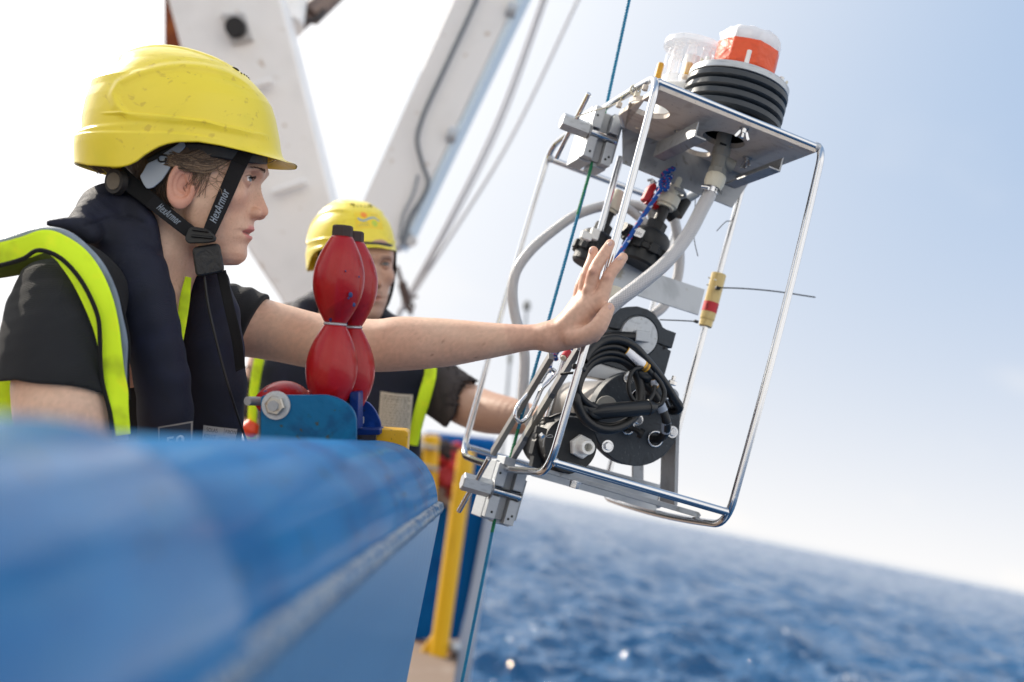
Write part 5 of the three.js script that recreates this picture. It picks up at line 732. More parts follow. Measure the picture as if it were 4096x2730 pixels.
const CL = { tee: fabric([0.10, 0.105, 0.115], 22), navy: fabric([0.045, 0.068, 0.16], 26, { roughness: 0.72 }), hivis: fabric([0.88, 1.0, 0.10], 26, { sheen: 0, roughness: 0.7 }), silver: fabric([0.50, 0.55, 0.60], 26, { roughness: 0.45 }), strap: fabric([0.03, 0.03, 0.035], 30), blackEdge: fabric([0.04, 0.04, 0.045], 26), trouser: fabric([0.07, 0.08, 0.11], 20), brown: fabric([0.24, 0.21, 0.20], 22) };

// a safety helmet in the head's own axes (millimetres, u forward, v up, w right), as parts of a thing
const HX = (x) => (x - 800) * 0.3704, HV = (y) => (740 - y) * 0.3704;
const hTop = 193, backEdge = lut([[HV(193), HX(652)], [HV(197), HX(610)], [HV(202), HX(585)], [HV(210), HX(556)], [HV(220), HX(535)], [HV(233), HX(506)], [HV(244), HX(484)], [HV(274), HX(480)], [HV(290), HX(460)], [HV(318), HX(428)], [HV(345), HX(381)], [HV(376), HX(377)], [HV(416), HX(362)], [HV(479), HX(351)], [HV(545), HX(345)], [HV(556), HX(325)], [HV(600), HX(322)], [HV(661), HX(324)], [HV(700), HX(324)]]);
const frontEdge = lut([[HV(193), HX(664)], [HV(198), HX(720)], [HV(205), HX(761)], [HV(215), HX(800)], [HV(233), HX(852)], [HV(252), HX(898)], [HV(275), HX(944)], [HV(308), HX(988)], [HV(346), HX(1026)], [HV(384), HX(1058)], [HV(423), HX(1082)], [HV(470), HX(1096)], [HV(521), HX(1106)], [HV(560), HX(1113)], [HV(700), HX(1126)]]);
const halfW = (v) => 116 * Math.pow(1 - Math.pow(clamp((v - 48) / (HV(193) - 48 + 0.5)), 2.35), 0.5);
// side(x, y): a spot seen on the near flank of the shell, w out from the middle plane
const side = (x, y) => { const w = 0.1 * Math.sqrt(Math.max(0, 1 - ((x - 735) / 430) ** 2)), k = (1.685 - w) / 1.685; return [((x - 2048) * k + 1248) * 0.3704, -((y - 1365) * k + 625) * 0.3704]; };
// lower edge of the shell along the side, by u
const rimV = lut([side(1250, 640), side(1172, 640), side(1070, 637), side(972, 609), side(873, 585), side(796, 574), side(719, 577), side(680, 586), side(649, 598), side(620, 615), side(593, 633), side(565, 657), side(537, 672), side(510, 679), side(481, 681), side(389, 675), side(323, 661), side(250, 655)]);
const panel = [[537, 465], [500, 425], [486, 388], [500, 352], [560, 318], [640, 287], [720, 272], [800, 274], [880, 290], [960, 322], [1010, 372], [1048, 440], [1072, 500], [1084, 528], [1000, 522], [880, 500], [830, 488], [720, 478], [600, 470]].map(([x, y]) => side(x, y));
const band = lut([side(1250, 620), side(1120, 606), side(1000, 580), side(873, 556), side(780, 545), side(680, 540), side(537, 542), side(345, 549), side(250, 552)]);
const crest = lut([side(1250, 530), side(1084, 528), side(1000, 522), side(880, 500), side(830, 490), side(730, 478), side(600, 468), side(537, 465), side(400, 463)]);
function polyDist(P, x, y) { let d = 1e9, inside = false; for (let i = 0, j = P.length - 1; i < P.length; j = i++) { const [ax, ay] = P[i], [bx, by] = P[j], ex = bx - ax, ey = by - ay, t = clamp(((x - ax) * ex + (y - ay) * ey) / (ex * ex + ey * ey)); d = Math.min(d, Math.hypot(x - ax - ex * t, y - ay - ey * t)); if ((ay > y) !== (by > y) && x < (bx - ax) * (y - ay) / (by - ay) + ax) inside = !inside; } return inside ? -d : d; }
function helmetPoint(th, t, inner = 0) {                         // th round the head from the front, t from the rim (0) to the crown (1)
  const cs = Math.cos(th), sn = Math.sin(th), top = HV(193); let v = 60, u = 0, w = 0, rim = 0;
  const at = (v) => { const f = frontEdge(v), b = backEdge(v), c = (f + b) / 2, a = (f - b) / 2, hw = halfW(v), q = 0.93, C = Math.sign(cs) * Math.pow(Math.abs(cs), q), S = Math.sign(sn) * Math.pow(Math.abs(sn), q); u = c + a * C; w = hw * S; };
  at(50); rim = rimV(u); at(Math.max(rim, 44)); rim = rimV(u);
  const k = Math.pow(t, 0.9); v = lerp(rim, top - 0.02, 1 - Math.pow(1 - k, 1.55)); at(v);
  // peak
  const pk = Math.max(0, cs), drop = v - rim; if (pk > 0) u += 19 * Math.pow(pk, 3) * Math.exp(-Math.max(0, drop - 1) / 6.5) + 4 * Math.pow(pk, 3) * Math.exp(-drop / 2);
  // relief
  let g = 0; const flank = smooth(0.25, 0.6, Math.abs(sn)); const pd = polyDist(panel, u, v); g += 2.6 * smooth(0.5, 4.5, pd) * smooth(18, 5, pd) * flank * smooth(crest(u) - 14, crest(u), v) - 1.0 * smooth(1, -3, pd) * flank;
  g += 2.2 * smooth(band(u) + 1.3, band(u) - 0.6, v) * smooth(0.55, 0.9, -cs + 1.2); g += 2.0 * smooth(2.6, 0.6, Math.abs(v - crest(u) + 1.5)) * flank * smooth(HX(480), HX(560), u);
  const rdg = Math.abs(Math.abs(w) - 34); g += 1.8 * smooth(10, 4, rdg) * smooth(HV(300), HV(250), v) * smooth(-120, -90, u) * smooth(90, 60, u);
  const c = [(u + 8), (v - 45) , w], l = Math.hypot(...c) || 1; const s = (g - inner) / l; return [u + c[0] * s, v + c[1] * s, w + c[2] * s];
}
function helmetShell(inner) {
  const nt = 300, nv = 190, pos = [], uv = [], idx = [];
  for (let j = 0; j <= nv; j++) for (let i = 0; i <= nt; i++) { const p = helmetPoint(i / nt * 2 * Math.PI, j / nv, inner); pos.push(...p); uv.push(i / nt * 3, j / nv); }
  for (let j = 0; j < nv; j++) for (let i = 0; i < nt; i++) { const a = j * (nt + 1) + i, b = a + nt + 1; if (inner) idx.push(a, a + 1, b + 1, a, b + 1, b); else idx.push(a, b, b + 1, a, b + 1, a + 1); }
  return { pos, uv, idx, nt };
}
function helmetGeometry() {
  const o = helmetShell(0), n = helmetShell(3), k = o.pos.length / 3, pos = [...o.pos, ...n.pos], uv = [...o.uv, ...n.uv], idx = [...o.idx, ...n.idx.map((x) => x + k)];
  for (let i = 0; i < o.nt; i++) idx.push(i, i + 1, k + i + 1, i, k + i + 1, k + i);
  const g = new THREE.BufferGeometry(); g.setAttribute('position', new THREE.Float32BufferAttribute(pos, 3)); g.setAttribute('uv', new THREE.Float32BufferAttribute(uv, 2)); g.setIndex(idx.reverse ? idx : idx); return g;
}


const helmetG = helmetGeometry();
// ---------------------------------------------------------------- the woman
// head axes to the survey frame
function headFrame(o, fwd, up, scale) { const f = fwd.clone().normalize(), r = f.clone().cross(up).normalize(), u = r.clone().cross(f); return new THREE.Matrix4().makeBasis(f, u, r).scale(V3(scale, scale, scale)).setPosition(o); }
const WS = 0.001, headW = headFrame(pt(800, 740, 1.685), V3(1, 0, 0), V3(0, 1, 0), WS);
const kpx = 1.685 / FPX / 0.001;                                 // 0.3703 mm a pixel at the woman's head
const yellowTex = dataTex(512, 512, (u, v) => { let c = [0.93, 0.84, 0.19]; const n = tfbm(u, v, 4, 3, 4), s = tfbm(u, v, 22, 9, 4), q = tfbm(u, v, 34, 15, 3); c = mixc(c, [0.90, 0.82, 0.18], smooth(0, 0.35, n)); c = mixc(c, [0.72, 0.60, 0.18], 0.4 * smooth(0.2, 0.4, s)); c = mixc(c, [0.25, 0.17, 0.10], 0.85 * smooth(0.50, 0.55, q)); return c; }, 1, 1, true);
const yellowM = phys(0xffffff, 0.38, 0, { map: again(yellowTex, 1, 1), clearcoat: 0.25, clearcoatRoughness: 0.3, bumpMap: again(T.mottle, 3), bumpScale: 0.0003 });
const logoM = (() => { const c = document.createElement('canvas'); c.width = 256; c.height = 160; const x = c.getContext('2d'); x.fillStyle = '#edcc1c'; x.fillRect(0, 0, 256, 160); x.fillStyle = '#f08a1c'; x.beginPath(); x.arc(166, 40, 30, 0, 7); x.fill(); x.fillStyle = '#b8c838'; x.beginPath(); x.arc(84, 116, 28, 0, 7); x.fill(); x.strokeStyle = '#3d93c8'; x.lineWidth = 13; x.beginPath(); x.moveTo(28, 92); x.bezierCurveTo(80, 40, 130, 76, 150, 88); x.bezierCurveTo(180, 104, 210, 96, 232, 70); x.stroke(); x.fillStyle = '#a39a4a'; for (const [a, b, n] of [[24, 30, 9], [140, 114, 8], [140, 132, 11]]) for (let i = 0; i < n; i++) x.fillRect(a + i * 9, b, 6, 9); const t = new THREE.CanvasTexture(c); t.colorSpace = THREE.SRGBColorSpace; return phys(0xffffff, 0.4, 0, { map: t, clearcoat: 0.2 }); })();
const bandTxt = (txt, w, h, px, fg) => { const c = document.createElement('canvas'); c.width = w; c.height = h; const x = c.getContext('2d'); x.fillStyle = '#121215'; x.fillRect(0, 0, w, h); for (let i = 0; i < w; i += 4) { x.fillStyle = i % 8 ? '#15151a' : '#0e0e11'; x.fillRect(i, 0, 4, h); } x.fillStyle = fg; x.font = 'italic bold ' + px + 'px sans-serif'; x.fillText(txt, w * 0.16, h * 0.68); const t = new THREE.CanvasTexture(c); t.colorSpace = THREE.SRGBColorSpace; return std(0xffffff, 0.8, 0, { map: t, bumpMap: again(T.weave, 40, 4), bumpScale: 0.0004 }); };
function makeHelmet(label, M4, logoTh, vents = true) {
  const g0 = helmetG.clone().applyMatrix4(M4); g0.computeVertexNormals();
  { // close the seam in the normals
    const n = g0.attributes.normal; for (const off of [0, 301 * 191]) for (let j = 0; j <= 190; j++) { const a = off + j * 301, b = a + 300, v = V3(n.getX(a) + n.getX(b), n.getY(a) + n.getY(b), n.getZ(a) + n.getZ(b)).normalize(); n.setXYZ(a, v.x, v.y, v.z); n.setXYZ(b, v.x, v.y, v.z); } }
  const at = (u, v, w) => V3(u, v, w).applyMatrix4(M4), t = thing('safety_helmet', label, 'helmet', at(-10, 60, 0));
  part(t, 'shell', g0, yellowM);
  const surf = (th, k, lift = 0.35) => V3(...helmetPoint(th, k, -lift)).applyMatrix4(M4);
  const patch = (th0, th1, k0, k1, n = 14, lift = 0.5) => { const pos = [], uv = [], idx = []; for (let j = 0; j <= n; j++) for (let i = 0; i <= n; i++) { const p = surf(lerp(th0, th1, i / n), lerp(k0, k1, j / n), lift); pos.push(p.x, p.y, p.z); uv.push(i / n, j / n); } for (let j = 0; j < n; j++) for (let i = 0; i < n; i++) { const a = j * (n + 1) + i; idx.push(a, a + 1, a + n + 2, a, a + n + 2, a + n + 1); } const g = new THREE.BufferGeometry(); g.setAttribute('position', new THREE.Float32BufferAttribute(pos, 3)); g.setAttribute('uv', new THREE.Float32BufferAttribute(uv, 2)); g.setIndex(idx); g.computeVertexNormals(); return g; };
  for (const th of logoTh) part(t, 'printed_emblem', patch(th - 0.33, th + 0.33, 0.20, 0.44), logoM, 'printed emblem of wave, sun and globe'); 
  const ventM = std(0x2a2412, 0.8);
  for (const back of [0, Math.PI]) for (const s of [-1, 1]) { const th = back + s * (back ? 0.33 : 0.30), c = surf(th, back ? 0.64 : 0.60, 0), o = at(-8, 45, 0), n = c.clone().sub(o).normalize(); const e = new THREE.SphereGeometry(1, 14, 10).scale(0.006, 0.0028, 0.0022); e.applyQuaternion(new THREE.Quaternion().setFromUnitVectors(V3(0, 0, 1), n)); e.translate(c.x, c.y, c.z); part(t, 'vent', e, ventM); }
  for (let i = 0; i < 6; i++) for (const [th0, k] of [[0, 0.56], [Math.PI, 0.79], [Math.PI, 0.60]]) { const c = surf(th0 + (i - 2.5) * 0.075 / (1 - k * 0.55), k, 0), n = c.clone().sub(at(-8, 45, 0)).normalize(), e = new THREE.SphereGeometry(1, 10, 8).scale(0.0015, 0.0026, 0.0016); e.applyQuaternion(new THREE.Quaternion().setFromUnitVectors(V3(0, 0, 1), n)); e.translate(c.x, c.y, c.z); part(t, 'vent_slot', e, ventM); }
  return { t, at, surf };
}
const womanHelmet = makeHelmet('scuffed yellow safety helmet with black chin straps on the woman in profile', headW, [Math.PI]);
{ // straps, buckle, chin pad and cradle of the woman's helmet
  const t = womanHelmet.t, H = (x, y, w) => pt(x, y, 1.685 - w * 0.001), dz = (w) => 1.685 - w * 0.001;
  const txt = bandTxt('HexArmor', 512, 64, 46, '#9aa6b2'), plain = CL.strap;
  const withRun = (g, k0, k1) => { const u = g.attributes.uv, L = []; for (let i = 0; i < u.count; i++) L.push(u.getX(i)); const lo = Math.min(...L), hi = Math.max(...L), cols = 7; for (let i = 0; i < u.count; i++) { u.setX(i, lerp(k0, k1, (u.getX(i) - lo) / (hi - lo))); u.setY(i, (i % cols) / (cols - 1)); } return g; };
  const st = (rows, m, name, lab, flip) => { const g = pxStrap(rows.map(([x, y, w, hw]) => [x, y, dz(w), hw]), 40, 0.0022, 0.0008, 6); withRun(g, flip ? 1 : 0, flip ? 0 : 1); if (flip) { const u = g.attributes.uv; for (let i = 0; i < u.count; i++) u.setY(i, 1 - u.getY(i)); } part(t, name, g, m, lab); };
  st([[470, 690, 62, 34], [520, 735, 70, 33], [600, 800, 74, 30]], plain, 'rear_strap');
  st([[600, 800, 74, 30], [680, 866, 71, 28], [760, 928, 66, 27], [795, 950, 64, 26]], txt, 'rear_strap', 'rear chin strap with printed wordmark');
  st([[832, 940, 64, 25], [846, 907, 64, 27], [872, 846, 64, 29], [904, 772, 65, 30], [935, 700, 65, 31], [958, 648, 65, 32]], txt, 'front_strap', 'front chin strap with printed wordmark', false);
  st([[955, 656, 66, 32], [972, 618, 66, 33], [992, 578, 66, 34]], plain, 'front_strap');
  const bk = [[742, 958], [758, 916], [776, 908], [836, 918], [868, 950], [864, 968], [830, 974], [755, 976]].map(([x, y]) => H(x, y, 66)); part(t, 'buckle', plate(rounded(bk, 0.004, 4), V3(0, 0, 1), 0.007, 0.0015), M.black, 'black plastic buckle');
  for (const [x0, y0, x1, y1] of [[770, 918, 832, 926], [765, 944, 850, 952]]) part(t, 'buckle_bar', cyl(H(x0, y0, 74), H(x1, y1, 74), 0.0022, 0.0022, 8), M.rubber);
  const pad = rounded([H(768, 992, 54), H(880, 974, 44), H(902, 1092, 34), H(786, 1112, 50)], 0.008, 5); part(t, 'chin_pad', plate(pad, V3(0.18, 0, 0.98), 0.012, 0.003), phys(0x101012, 0.45, 0, { bumpMap: again(T.mottle, 30), bumpScale: 0.0008 }), 'black padded chin cover');
  const rim = [[735, 560], [700, 586], [660, 612], [625, 640], [590, 655], [572, 690], [560, 705], [575, 740], [590, 758], [615, 752], [650, 722], [672, 690], [690, 655], [712, 625], [745, 585]].map(([x, y]) => H(x, y, 76)); part(t, 'cradle', plate(rounded(rim.reverse(), 0.003, 3), V3(0, 0, 1), 0.0035, 0.0012), std(0x9fa9b4, 0.42), 'grey plastic cradle behind the ear');
  part(t, 'cradle_slot', tube([H(668, 622, 81), H(634, 622, 81), H(636, 645, 81), H(662, 644, 81), H(662, 632, 81)], 0.0014, 30, 6), M.rubber); part(t, 'slot_tongue', obox(H(652, 648, 79.5), V3(1, 0, 0), V3(0, 1, 0), V3(0, 0, 1), 0.0045, 0.007, 0.002), std(0xb9c2ca, 0.45));
  part(t, 'headband', pxStrap([[600, 660, dz(72), 30], [720, 600, dz(76), 26], [860, 605, dz(74), 26], [960, 625, dz(66), 24], [1030, 636, dz(50), 20], [1066, 640, dz(20), 16]], 40, 0.003), M.black, 'black headband');
  const kn = H(472, 728, 66); part(t, 'adjuster', cyl(kn, kn.clone().add(V3(-0.004, 0, 0.008)), 0.0195, 0.0175, 28), std(0x25211d, 0.6), 'round adjuster at the nape'); part(t, 'adjuster_face', cyl(kn.clone().add(V3(-0.004, 0, 0.008)), kn.clone().add(V3(-0.0045, 0, 0.0092)), 0.0125, 0.012, 24), std(0x6b6152, 0.6));
}
// the woman's body: one field for head, neck, trunk, arms, hand and legs
const SUNUP = toWorld(V3(0, 1, 0)).sub(CP);
const invH = headW.clone().invert().elements;
const inHead = (e) => (x, y, z) => [e[0] * x + e[4] * y + e[8] * z + e[12], e[1] * x + e[5] * y + e[9] * z + e[13], e[2] * x + e[6] * y + e[10] * z + e[14]];
const toH = inHead(invH);
const earC = [-5, -9.5, 68];
function headAll(u, v, w, male) { let d = headField(u, v, w, male); const aw = Math.abs(w); const e = earField(u - earC[0], v - earC[1], (aw - earC[2]) * 1.0 + 0.35 * (u - earC[0] )); d = sminf(d, e, 2.5); return d; }
const DLEG = (p) => p; 
const wNeck = chain([[700, 820, 1.69, 120], [640, 1000, 1.69, 148], [560, 1210, 1.68, 165], [500, 1330, 1.68, 220]], 0.03);
const wTrunk = chain([[520, 1330, 1.74, 235], [590, 1600, 1.74, 280], [520, 1950, 1.76, 310], [420, 2250, 1.78, 340]], 0.06, 0.62);
const wArmL = limb([[800, 1290, 1.84, 150], [960, 1300, 1.85, 128], [1100, 1328, 1.85, 117], [1300, 1372, 1.83, 110], [1500, 1383, 1.80, 106], [1600, 1376, 1.79, 109], [1690, 1374, 1.78, 104], [1800, 1371, 1.77, 94], [1900, 1366, 1.76, 80], [2000, 1360, 1.75, 66], [2100, 1352, 1.738, 53], [2190, 1347, 1.728, 51]]);
// the hand that steadies the frame: palm away from her, thumb towards the camera
const fing = (rows) => limb(rows, 3);
const hIndex = fing([[2385, 1215, 1.700, 34], [2408, 1185, 1.698, 31], [2434, 1108, 1.703, 26], [2472, 1058, 1.712, 23], [2493, 1030, 1.722, 19]]);
const hMiddle = fing([[2345, 1210, 1.708, 34], [2362, 1160, 1.706, 31], [2378, 1083, 1.702, 26], [2417, 1017, 1.712, 24], [2441, 976, 1.722, 19]]);
const hRing = fing([[2318, 1225, 1.722, 33], [2334, 1180, 1.724, 28], [2346, 1104, 1.724, 25], [2369, 1042, 1.735, 23], [2374, 1004, 1.742, 19]]);
const hPinky = fing([[2296, 1250, 1.738, 30], [2311, 1200, 1.744, 24], [2320, 1146, 1.745, 20], [2337, 1096, 1.752, 16]]);
const hThumb = fing([[2290, 1350, 1.700, 40], [2335, 1345, 1.688, 38], [2384, 1318, 1.679, 37], [2412, 1276, 1.678, 32], [2434, 1236, 1.684, 25]]);
const palmA = fing([[2200, 1346, 1.726, 50], [2265, 1320, 1.717, 58], [2330, 1250, 1.708, 52], [2385, 1210, 1.701, 38]]), palmB = fing([[2215, 1348, 1.732, 46], [2280, 1300, 1.733, 54], [2320, 1230, 1.722, 44]]), palmC = fing([[2230, 1345, 1.735, 46], [2282, 1275, 1.748, 42], [2302, 1235, 1.742, 32]]), palmD = fing([[2225, 1362, 1.722, 42], [2310, 1352, 1.715, 40], [2372, 1338, 1.703, 34]]);
const knuckles = [[2400, 1188, 1.692, 16], [2352, 1158, 1.70, 16], [2325, 1180, 1.716, 14], [2426, 1110, 1.695, 14], [2370, 1085, 1.694, 14]].map(([x, y, d, r]) => { const p = pt(x, y, d); return ball(p.x, p.y, p.z, r * d / FPX); });
function handW(x, y, z) {
  let p = sminf(palmA(x, y, z), palmB(x, y, z), 0.012); p = sminf(p, palmC(x, y, z), 0.012); p = sminf(p, palmD(x, y, z), 0.012);
  let q = 1; for (const f of [hIndex, hMiddle, hRing, hPinky]) q = sminf(q, f(x, y, z), 0.0012);
  for (const k of knuckles) q = sminf(q, k(x, y, z), 0.005);
  return sminf(sminf(p, hThumb(x, y, z), 0.006), q, 0.007);
}
const wArmR = limb([[330, 1180, 1.56, 150], [250, 1400, 1.50, 178], [248, 1640, 1.47, 186], [300, 1860, 1.47, 165], [420, 2060, 1.48, 135], [600, 2180, 1.50, 105], [680, 2200, 1.50, 85]], 3);
const fistR = (() => { const p = limb([[680, 2200, 1.50, 85], [760, 2210, 1.50, 95], [800, 2220, 1.50, 88]], 3), f = [0, 1, 2, 3].map((i) => limb([[800, 2165 + i * 42, 1.49, 27], [880 - Math.abs(i - 1.4) * 10, 2165 + i * 42, 1.47, 25], [930 - Math.abs(i - 1.4) * 16, 2200 + i * 36, 1.48, 22], [935 - Math.abs(i - 1.4) * 18, 2235 + i * 30, 1.50, 18]], 3)), t = limb([[730, 2150, 1.49, 32], [800, 2100, 1.47, 28], [860, 2090, 1.47, 23]], 3); return (x, y, z) => { let q = 1; for (const g of f) q = Math.min(q, g(x, y, z)); return sminf(sminf(p(x, y, z), t(x, y, z), 0.01), q, 0.008); }; })();
// legs stand plumb on the deck
const deckPt = (x, z) => { const w = V3(x, DECK, z).sub(CP).applyQuaternion(CQ.clone().invert()); return w; };
const hip = pt(430, 2280, 1.78), footL = deckPt(-0.62, -1.72), footR = deckPt(-0.66, -1.44);
const legs = [[footL, -0.10], [footR, 0.10]].map(([f, s]) => { const h = hip.clone().add(V3(0.02, -0.02, s)), k = h.clone().lerp(f, 0.5).add(V3(0.03, 0, 0)); const a = cap(h.x, h.y, h.z, 0.095, k.x, k.y, k.z, 0.062), b = cap(k.x, k.y, k.z, 0.06, f.x, f.y + 0.05, f.z, 0.04), c = cap(f.x - 0.04, f.y + 0.04, f.z, 0.042, f.x + 0.15, f.y + 0.035, f.z, 0.036); return (x, y, z) => sminf(sminf(a(x, y, z), b(x, y, z), 0.03), c(x, y, z), 0.03); });
const pHead = pt(800, 740, 1.685), pHand = pt(2350, 1230, 1.715);
function womanField(x, y, z) {
  let d = wTrunk(x, y, z); d = sminf(d, wArmR(x, y, z), 0.03); d = Math.min(d, fistR(x, y, z));
  const n = wNeck(x, y, z); const [u, v, w] = toH(x, y, z), far = Math.hypot(u + 5, v - 10, w); let h = far > 190 ? (far - 170) * 0.001 : headAll(u, v, w, 0) * 0.001;
  let nn = n; { const sc = Math.abs(w) ; nn = n + 0.004 * Math.exp(-Math.pow((u + 40) / 16, 2)) * 0; }
  d = sminf(d, sminf(nn, h, 0.018), 0.02);
  let a = wArmL(x, y, z); const hx = x - pHand.x, hy = y - pHand.y, hz = z - pHand.z, hd = Math.hypot(hx, hy, hz); a = hd > 0.18 ? sminf(a, hd - 0.14, 0.001) : sminf(a, handW(x, y, z), 0.014);
  if (hd > 0.18) a = Math.min(wArmL(x, y, z), hd - 0.12);
  d = sminf(d, a, 0.02); for (const l of legs) d = sminf(d, l(x, y, z), 0.03); return d;
}
const moles = [[1768, 1366], [1670, 1352], [1934, 1374], [1906, 1431], [2126, 1362], [1730, 1420]].map(([x, y]) => [x, y]);
function womanColour(x, y, z) {
  const [u, v, w] = toH(x, y, z), far = Math.hypot(u + 5, v - 10, w), X = PW / 2 + x / -z * FPX, Y = PH / 2 - y / -z * FPX; let c;
  if (far < 175) { c = faceColour(u, v, w, 0); const eu = u - earC[0], ev = v - earC[1]; if (Math.abs(w) > 66 && Math.hypot(eu / 20, ev / 34) < 1.1) c = mixc(c, [0.56, 0.20, 0.14], 0.55); } else { const n = fbm(x * 18, y * 18, z * 18, 3), m = fbm(x * 160, y * 160, z * 160, 2); c = SK.base.map((q, i) => q * (1 + [0.12, 0.26, 0.30][i] * n + 0.28 * m)); }
  if (x > -0.4 && z < -1.6) for (const [mx, my] of moles) { const r = Math.hypot(X - mx, Y - my); if (r < 8) c = mixc(c, [0.34, 0.17, 0.11], 0.8 * smooth(6, 2, r)); }
  const hd = Math.hypot(x - pHand.x, y - pHand.y, z - pHand.z); if (hd < 0.13) { const kn = Math.exp(-Math.pow(Math.min(...[[2433, 1108], [2378, 1083], [2346, 1104]].map(([a, b]) => Math.hypot(X - a, Y - b))) / 16, 2)); c = mixc(c, [0.50, 0.21, 0.15], 0.42 * kn); c = mixc(c, [0.50, 0.23, 0.17], 0.25); c = c.map((q) => q * (1 + 0.12 * fbm(x * 120, y * 60, z * 120, 3))); }
  return c;
}
const woman = thing('person', 'woman in yellow helmet and navy life jacket stretching her arm to the steel frame', 'person', footR.clone());
{
  const [lo, hi] = box3(-260, 120, 2560, 2480, 1.30, 1.95); lo.y = Math.min(lo.y, footL.y - 0.06, footR.y - 0.06); lo.x = Math.min(lo.x, footL.x - 0.15); lo.z -= 0.1; hi.z += 0.1;
  const inBox = (b, m) => (x, y, z, h) => x - h > b[0].x + m && x + h < b[1].x - m && y - h > b[0].y + m && y + h < b[1].y - m && z - h > b[0].z + m && z + h < b[1].z - m;
  const hb = box3(560, 470, 1110, 1110, 1.56, 1.80), nb = box3(2140, 930, 2540, 1440, 1.62, 1.80), i1 = inBox(hb, 0.006), i2 = inBox(nb, 0.006);
  part(woman, 'body', mergeGeometries([skinOf(womanField, lo, hi, 0.0042, womanColour, 30, (x, y, z, h) => i1(x, y, z, h) || i2(x, y, z, h)), skinOf(womanField, hb[0], hb[1], 0.0018, womanColour, 30), skinOf(womanField, nb[0], nb[1], 0.0018, womanColour, 30)]), skinM);
  // eye
  for (const s of [1, -1]) { const e = V3(eyeAt[0], eyeAt[1], s * eyeAt[2]).applyMatrix4(headW), g = new THREE.SphereGeometry(eyeR * 0.001, 28, 20); g.translate(e.x, e.y, e.z); const ey = part(woman, 'eye', g, phys(0xe6dfdc, 0.15, 0, { clearcoat: 1 })); const gz = V3(0.995, -0.03, 0.05).normalize(), ir = new THREE.SphereGeometry(eyeR * 0.00101, 24, 12, 0, Math.PI * 2, 0, 0.48).applyQuaternion(new THREE.Quaternion().setFromUnitVectors(V3(0, 1, 0), gz)); ir.translate(e.x, e.y, e.z); part(woman, 'iris', ir, phys(0x3b4a50, 0.1, 0, { clearcoat: 1 })); }
  for (const s of [1]) {
    const onEye = (ez, ey, r) => { const q = eyeR + r; return V3(eyeAt[0] + Math.sqrt(Math.max(1, q * q - ez * ez - ey * ey)), eyeAt[1] + ey, s * (eyeAt[2] + ez)); }, line = [], hairs = [];
    for (let i = 0; i <= 12; i++) { const ez = lerp(-11, 8.5, i / 12), p = onEye(ez, 3.6 - 0.028 * (ez + 1) ** 2, 1.5); line.push(p.clone().applyMatrix4(headW)); const e = p.clone().add(V3(5.5, 0.5 + 1.2 * (i % 2), s * 0.25 * ez)), m = p.clone().lerp(e, 0.5).add(V3(0, -1, 0)); hairs.push(tube([p, m, e].map((v) => v.applyMatrix4(headW)), 0.00028, 6, 4)); }
    part(woman, 'lashes', mergeGeometries([tube(line, 0.0009, 30, 6), ...hairs]), std(0x140d0a, 0.7)).userData.kind = 'stuff';
    const br = [], r2 = rng(31); for (let i = 0; i < 70; i++) { const aw = lerp(11, 45, r2()), by = 16 + 3.2 * Math.sin(clamp((aw - 8) / 42) * 2.6) + (r2() - 0.5) * 3.6 * smooth(50, 12, aw); let a = 30, b = 110; for (let k = 0; k < 14; k++) { const m = (a + b) / 2; if (headField(m, by, aw) < 0) a = m; else b = m; } const p = V3(a + 0.3, by, s * aw), e = V3(a + 0.6 - 2.2 * smooth(15, 46, aw), by + 2.2 * (r2() - 0.2), s * (aw + 4.5)); br.push(tube([p, p.clone().lerp(e, 0.5).add(V3(0.8, 0.5, 0)), e].map((v) => v.applyMatrix4(headW)), 0.00024, 5, 4)); } part(woman, 'eyebrow', mergeGeometries(br), std(0x4a3425, 0.7)).userData.kind = 'stuff';
  }
  // nails
  for (const [x, y, d, r, a] of [[2437, 978, 1.712, 15, 0.62], [2364, 1004, 1.727, 12, 0.25], [2478, 1036, 1.707, 12, 0.9], [2437, 1232, 1.675, 15, 0.5]]) { const p = pt(x, y, d), k = d / FPX, g = new THREE.SphereGeometry(1, 16, 12).scale(r * 0.62 * k, r * 1.15 * k, r * 0.35 * k); g.rotateY(-0.5); g.rotateZ(-a); g.translate(p.x, p.y, p.z); part(woman, 'nail', g, phys(lin(0.62, 0.40, 0.34), 0.28, 0, { clearcoat: 0.3 })); }
}
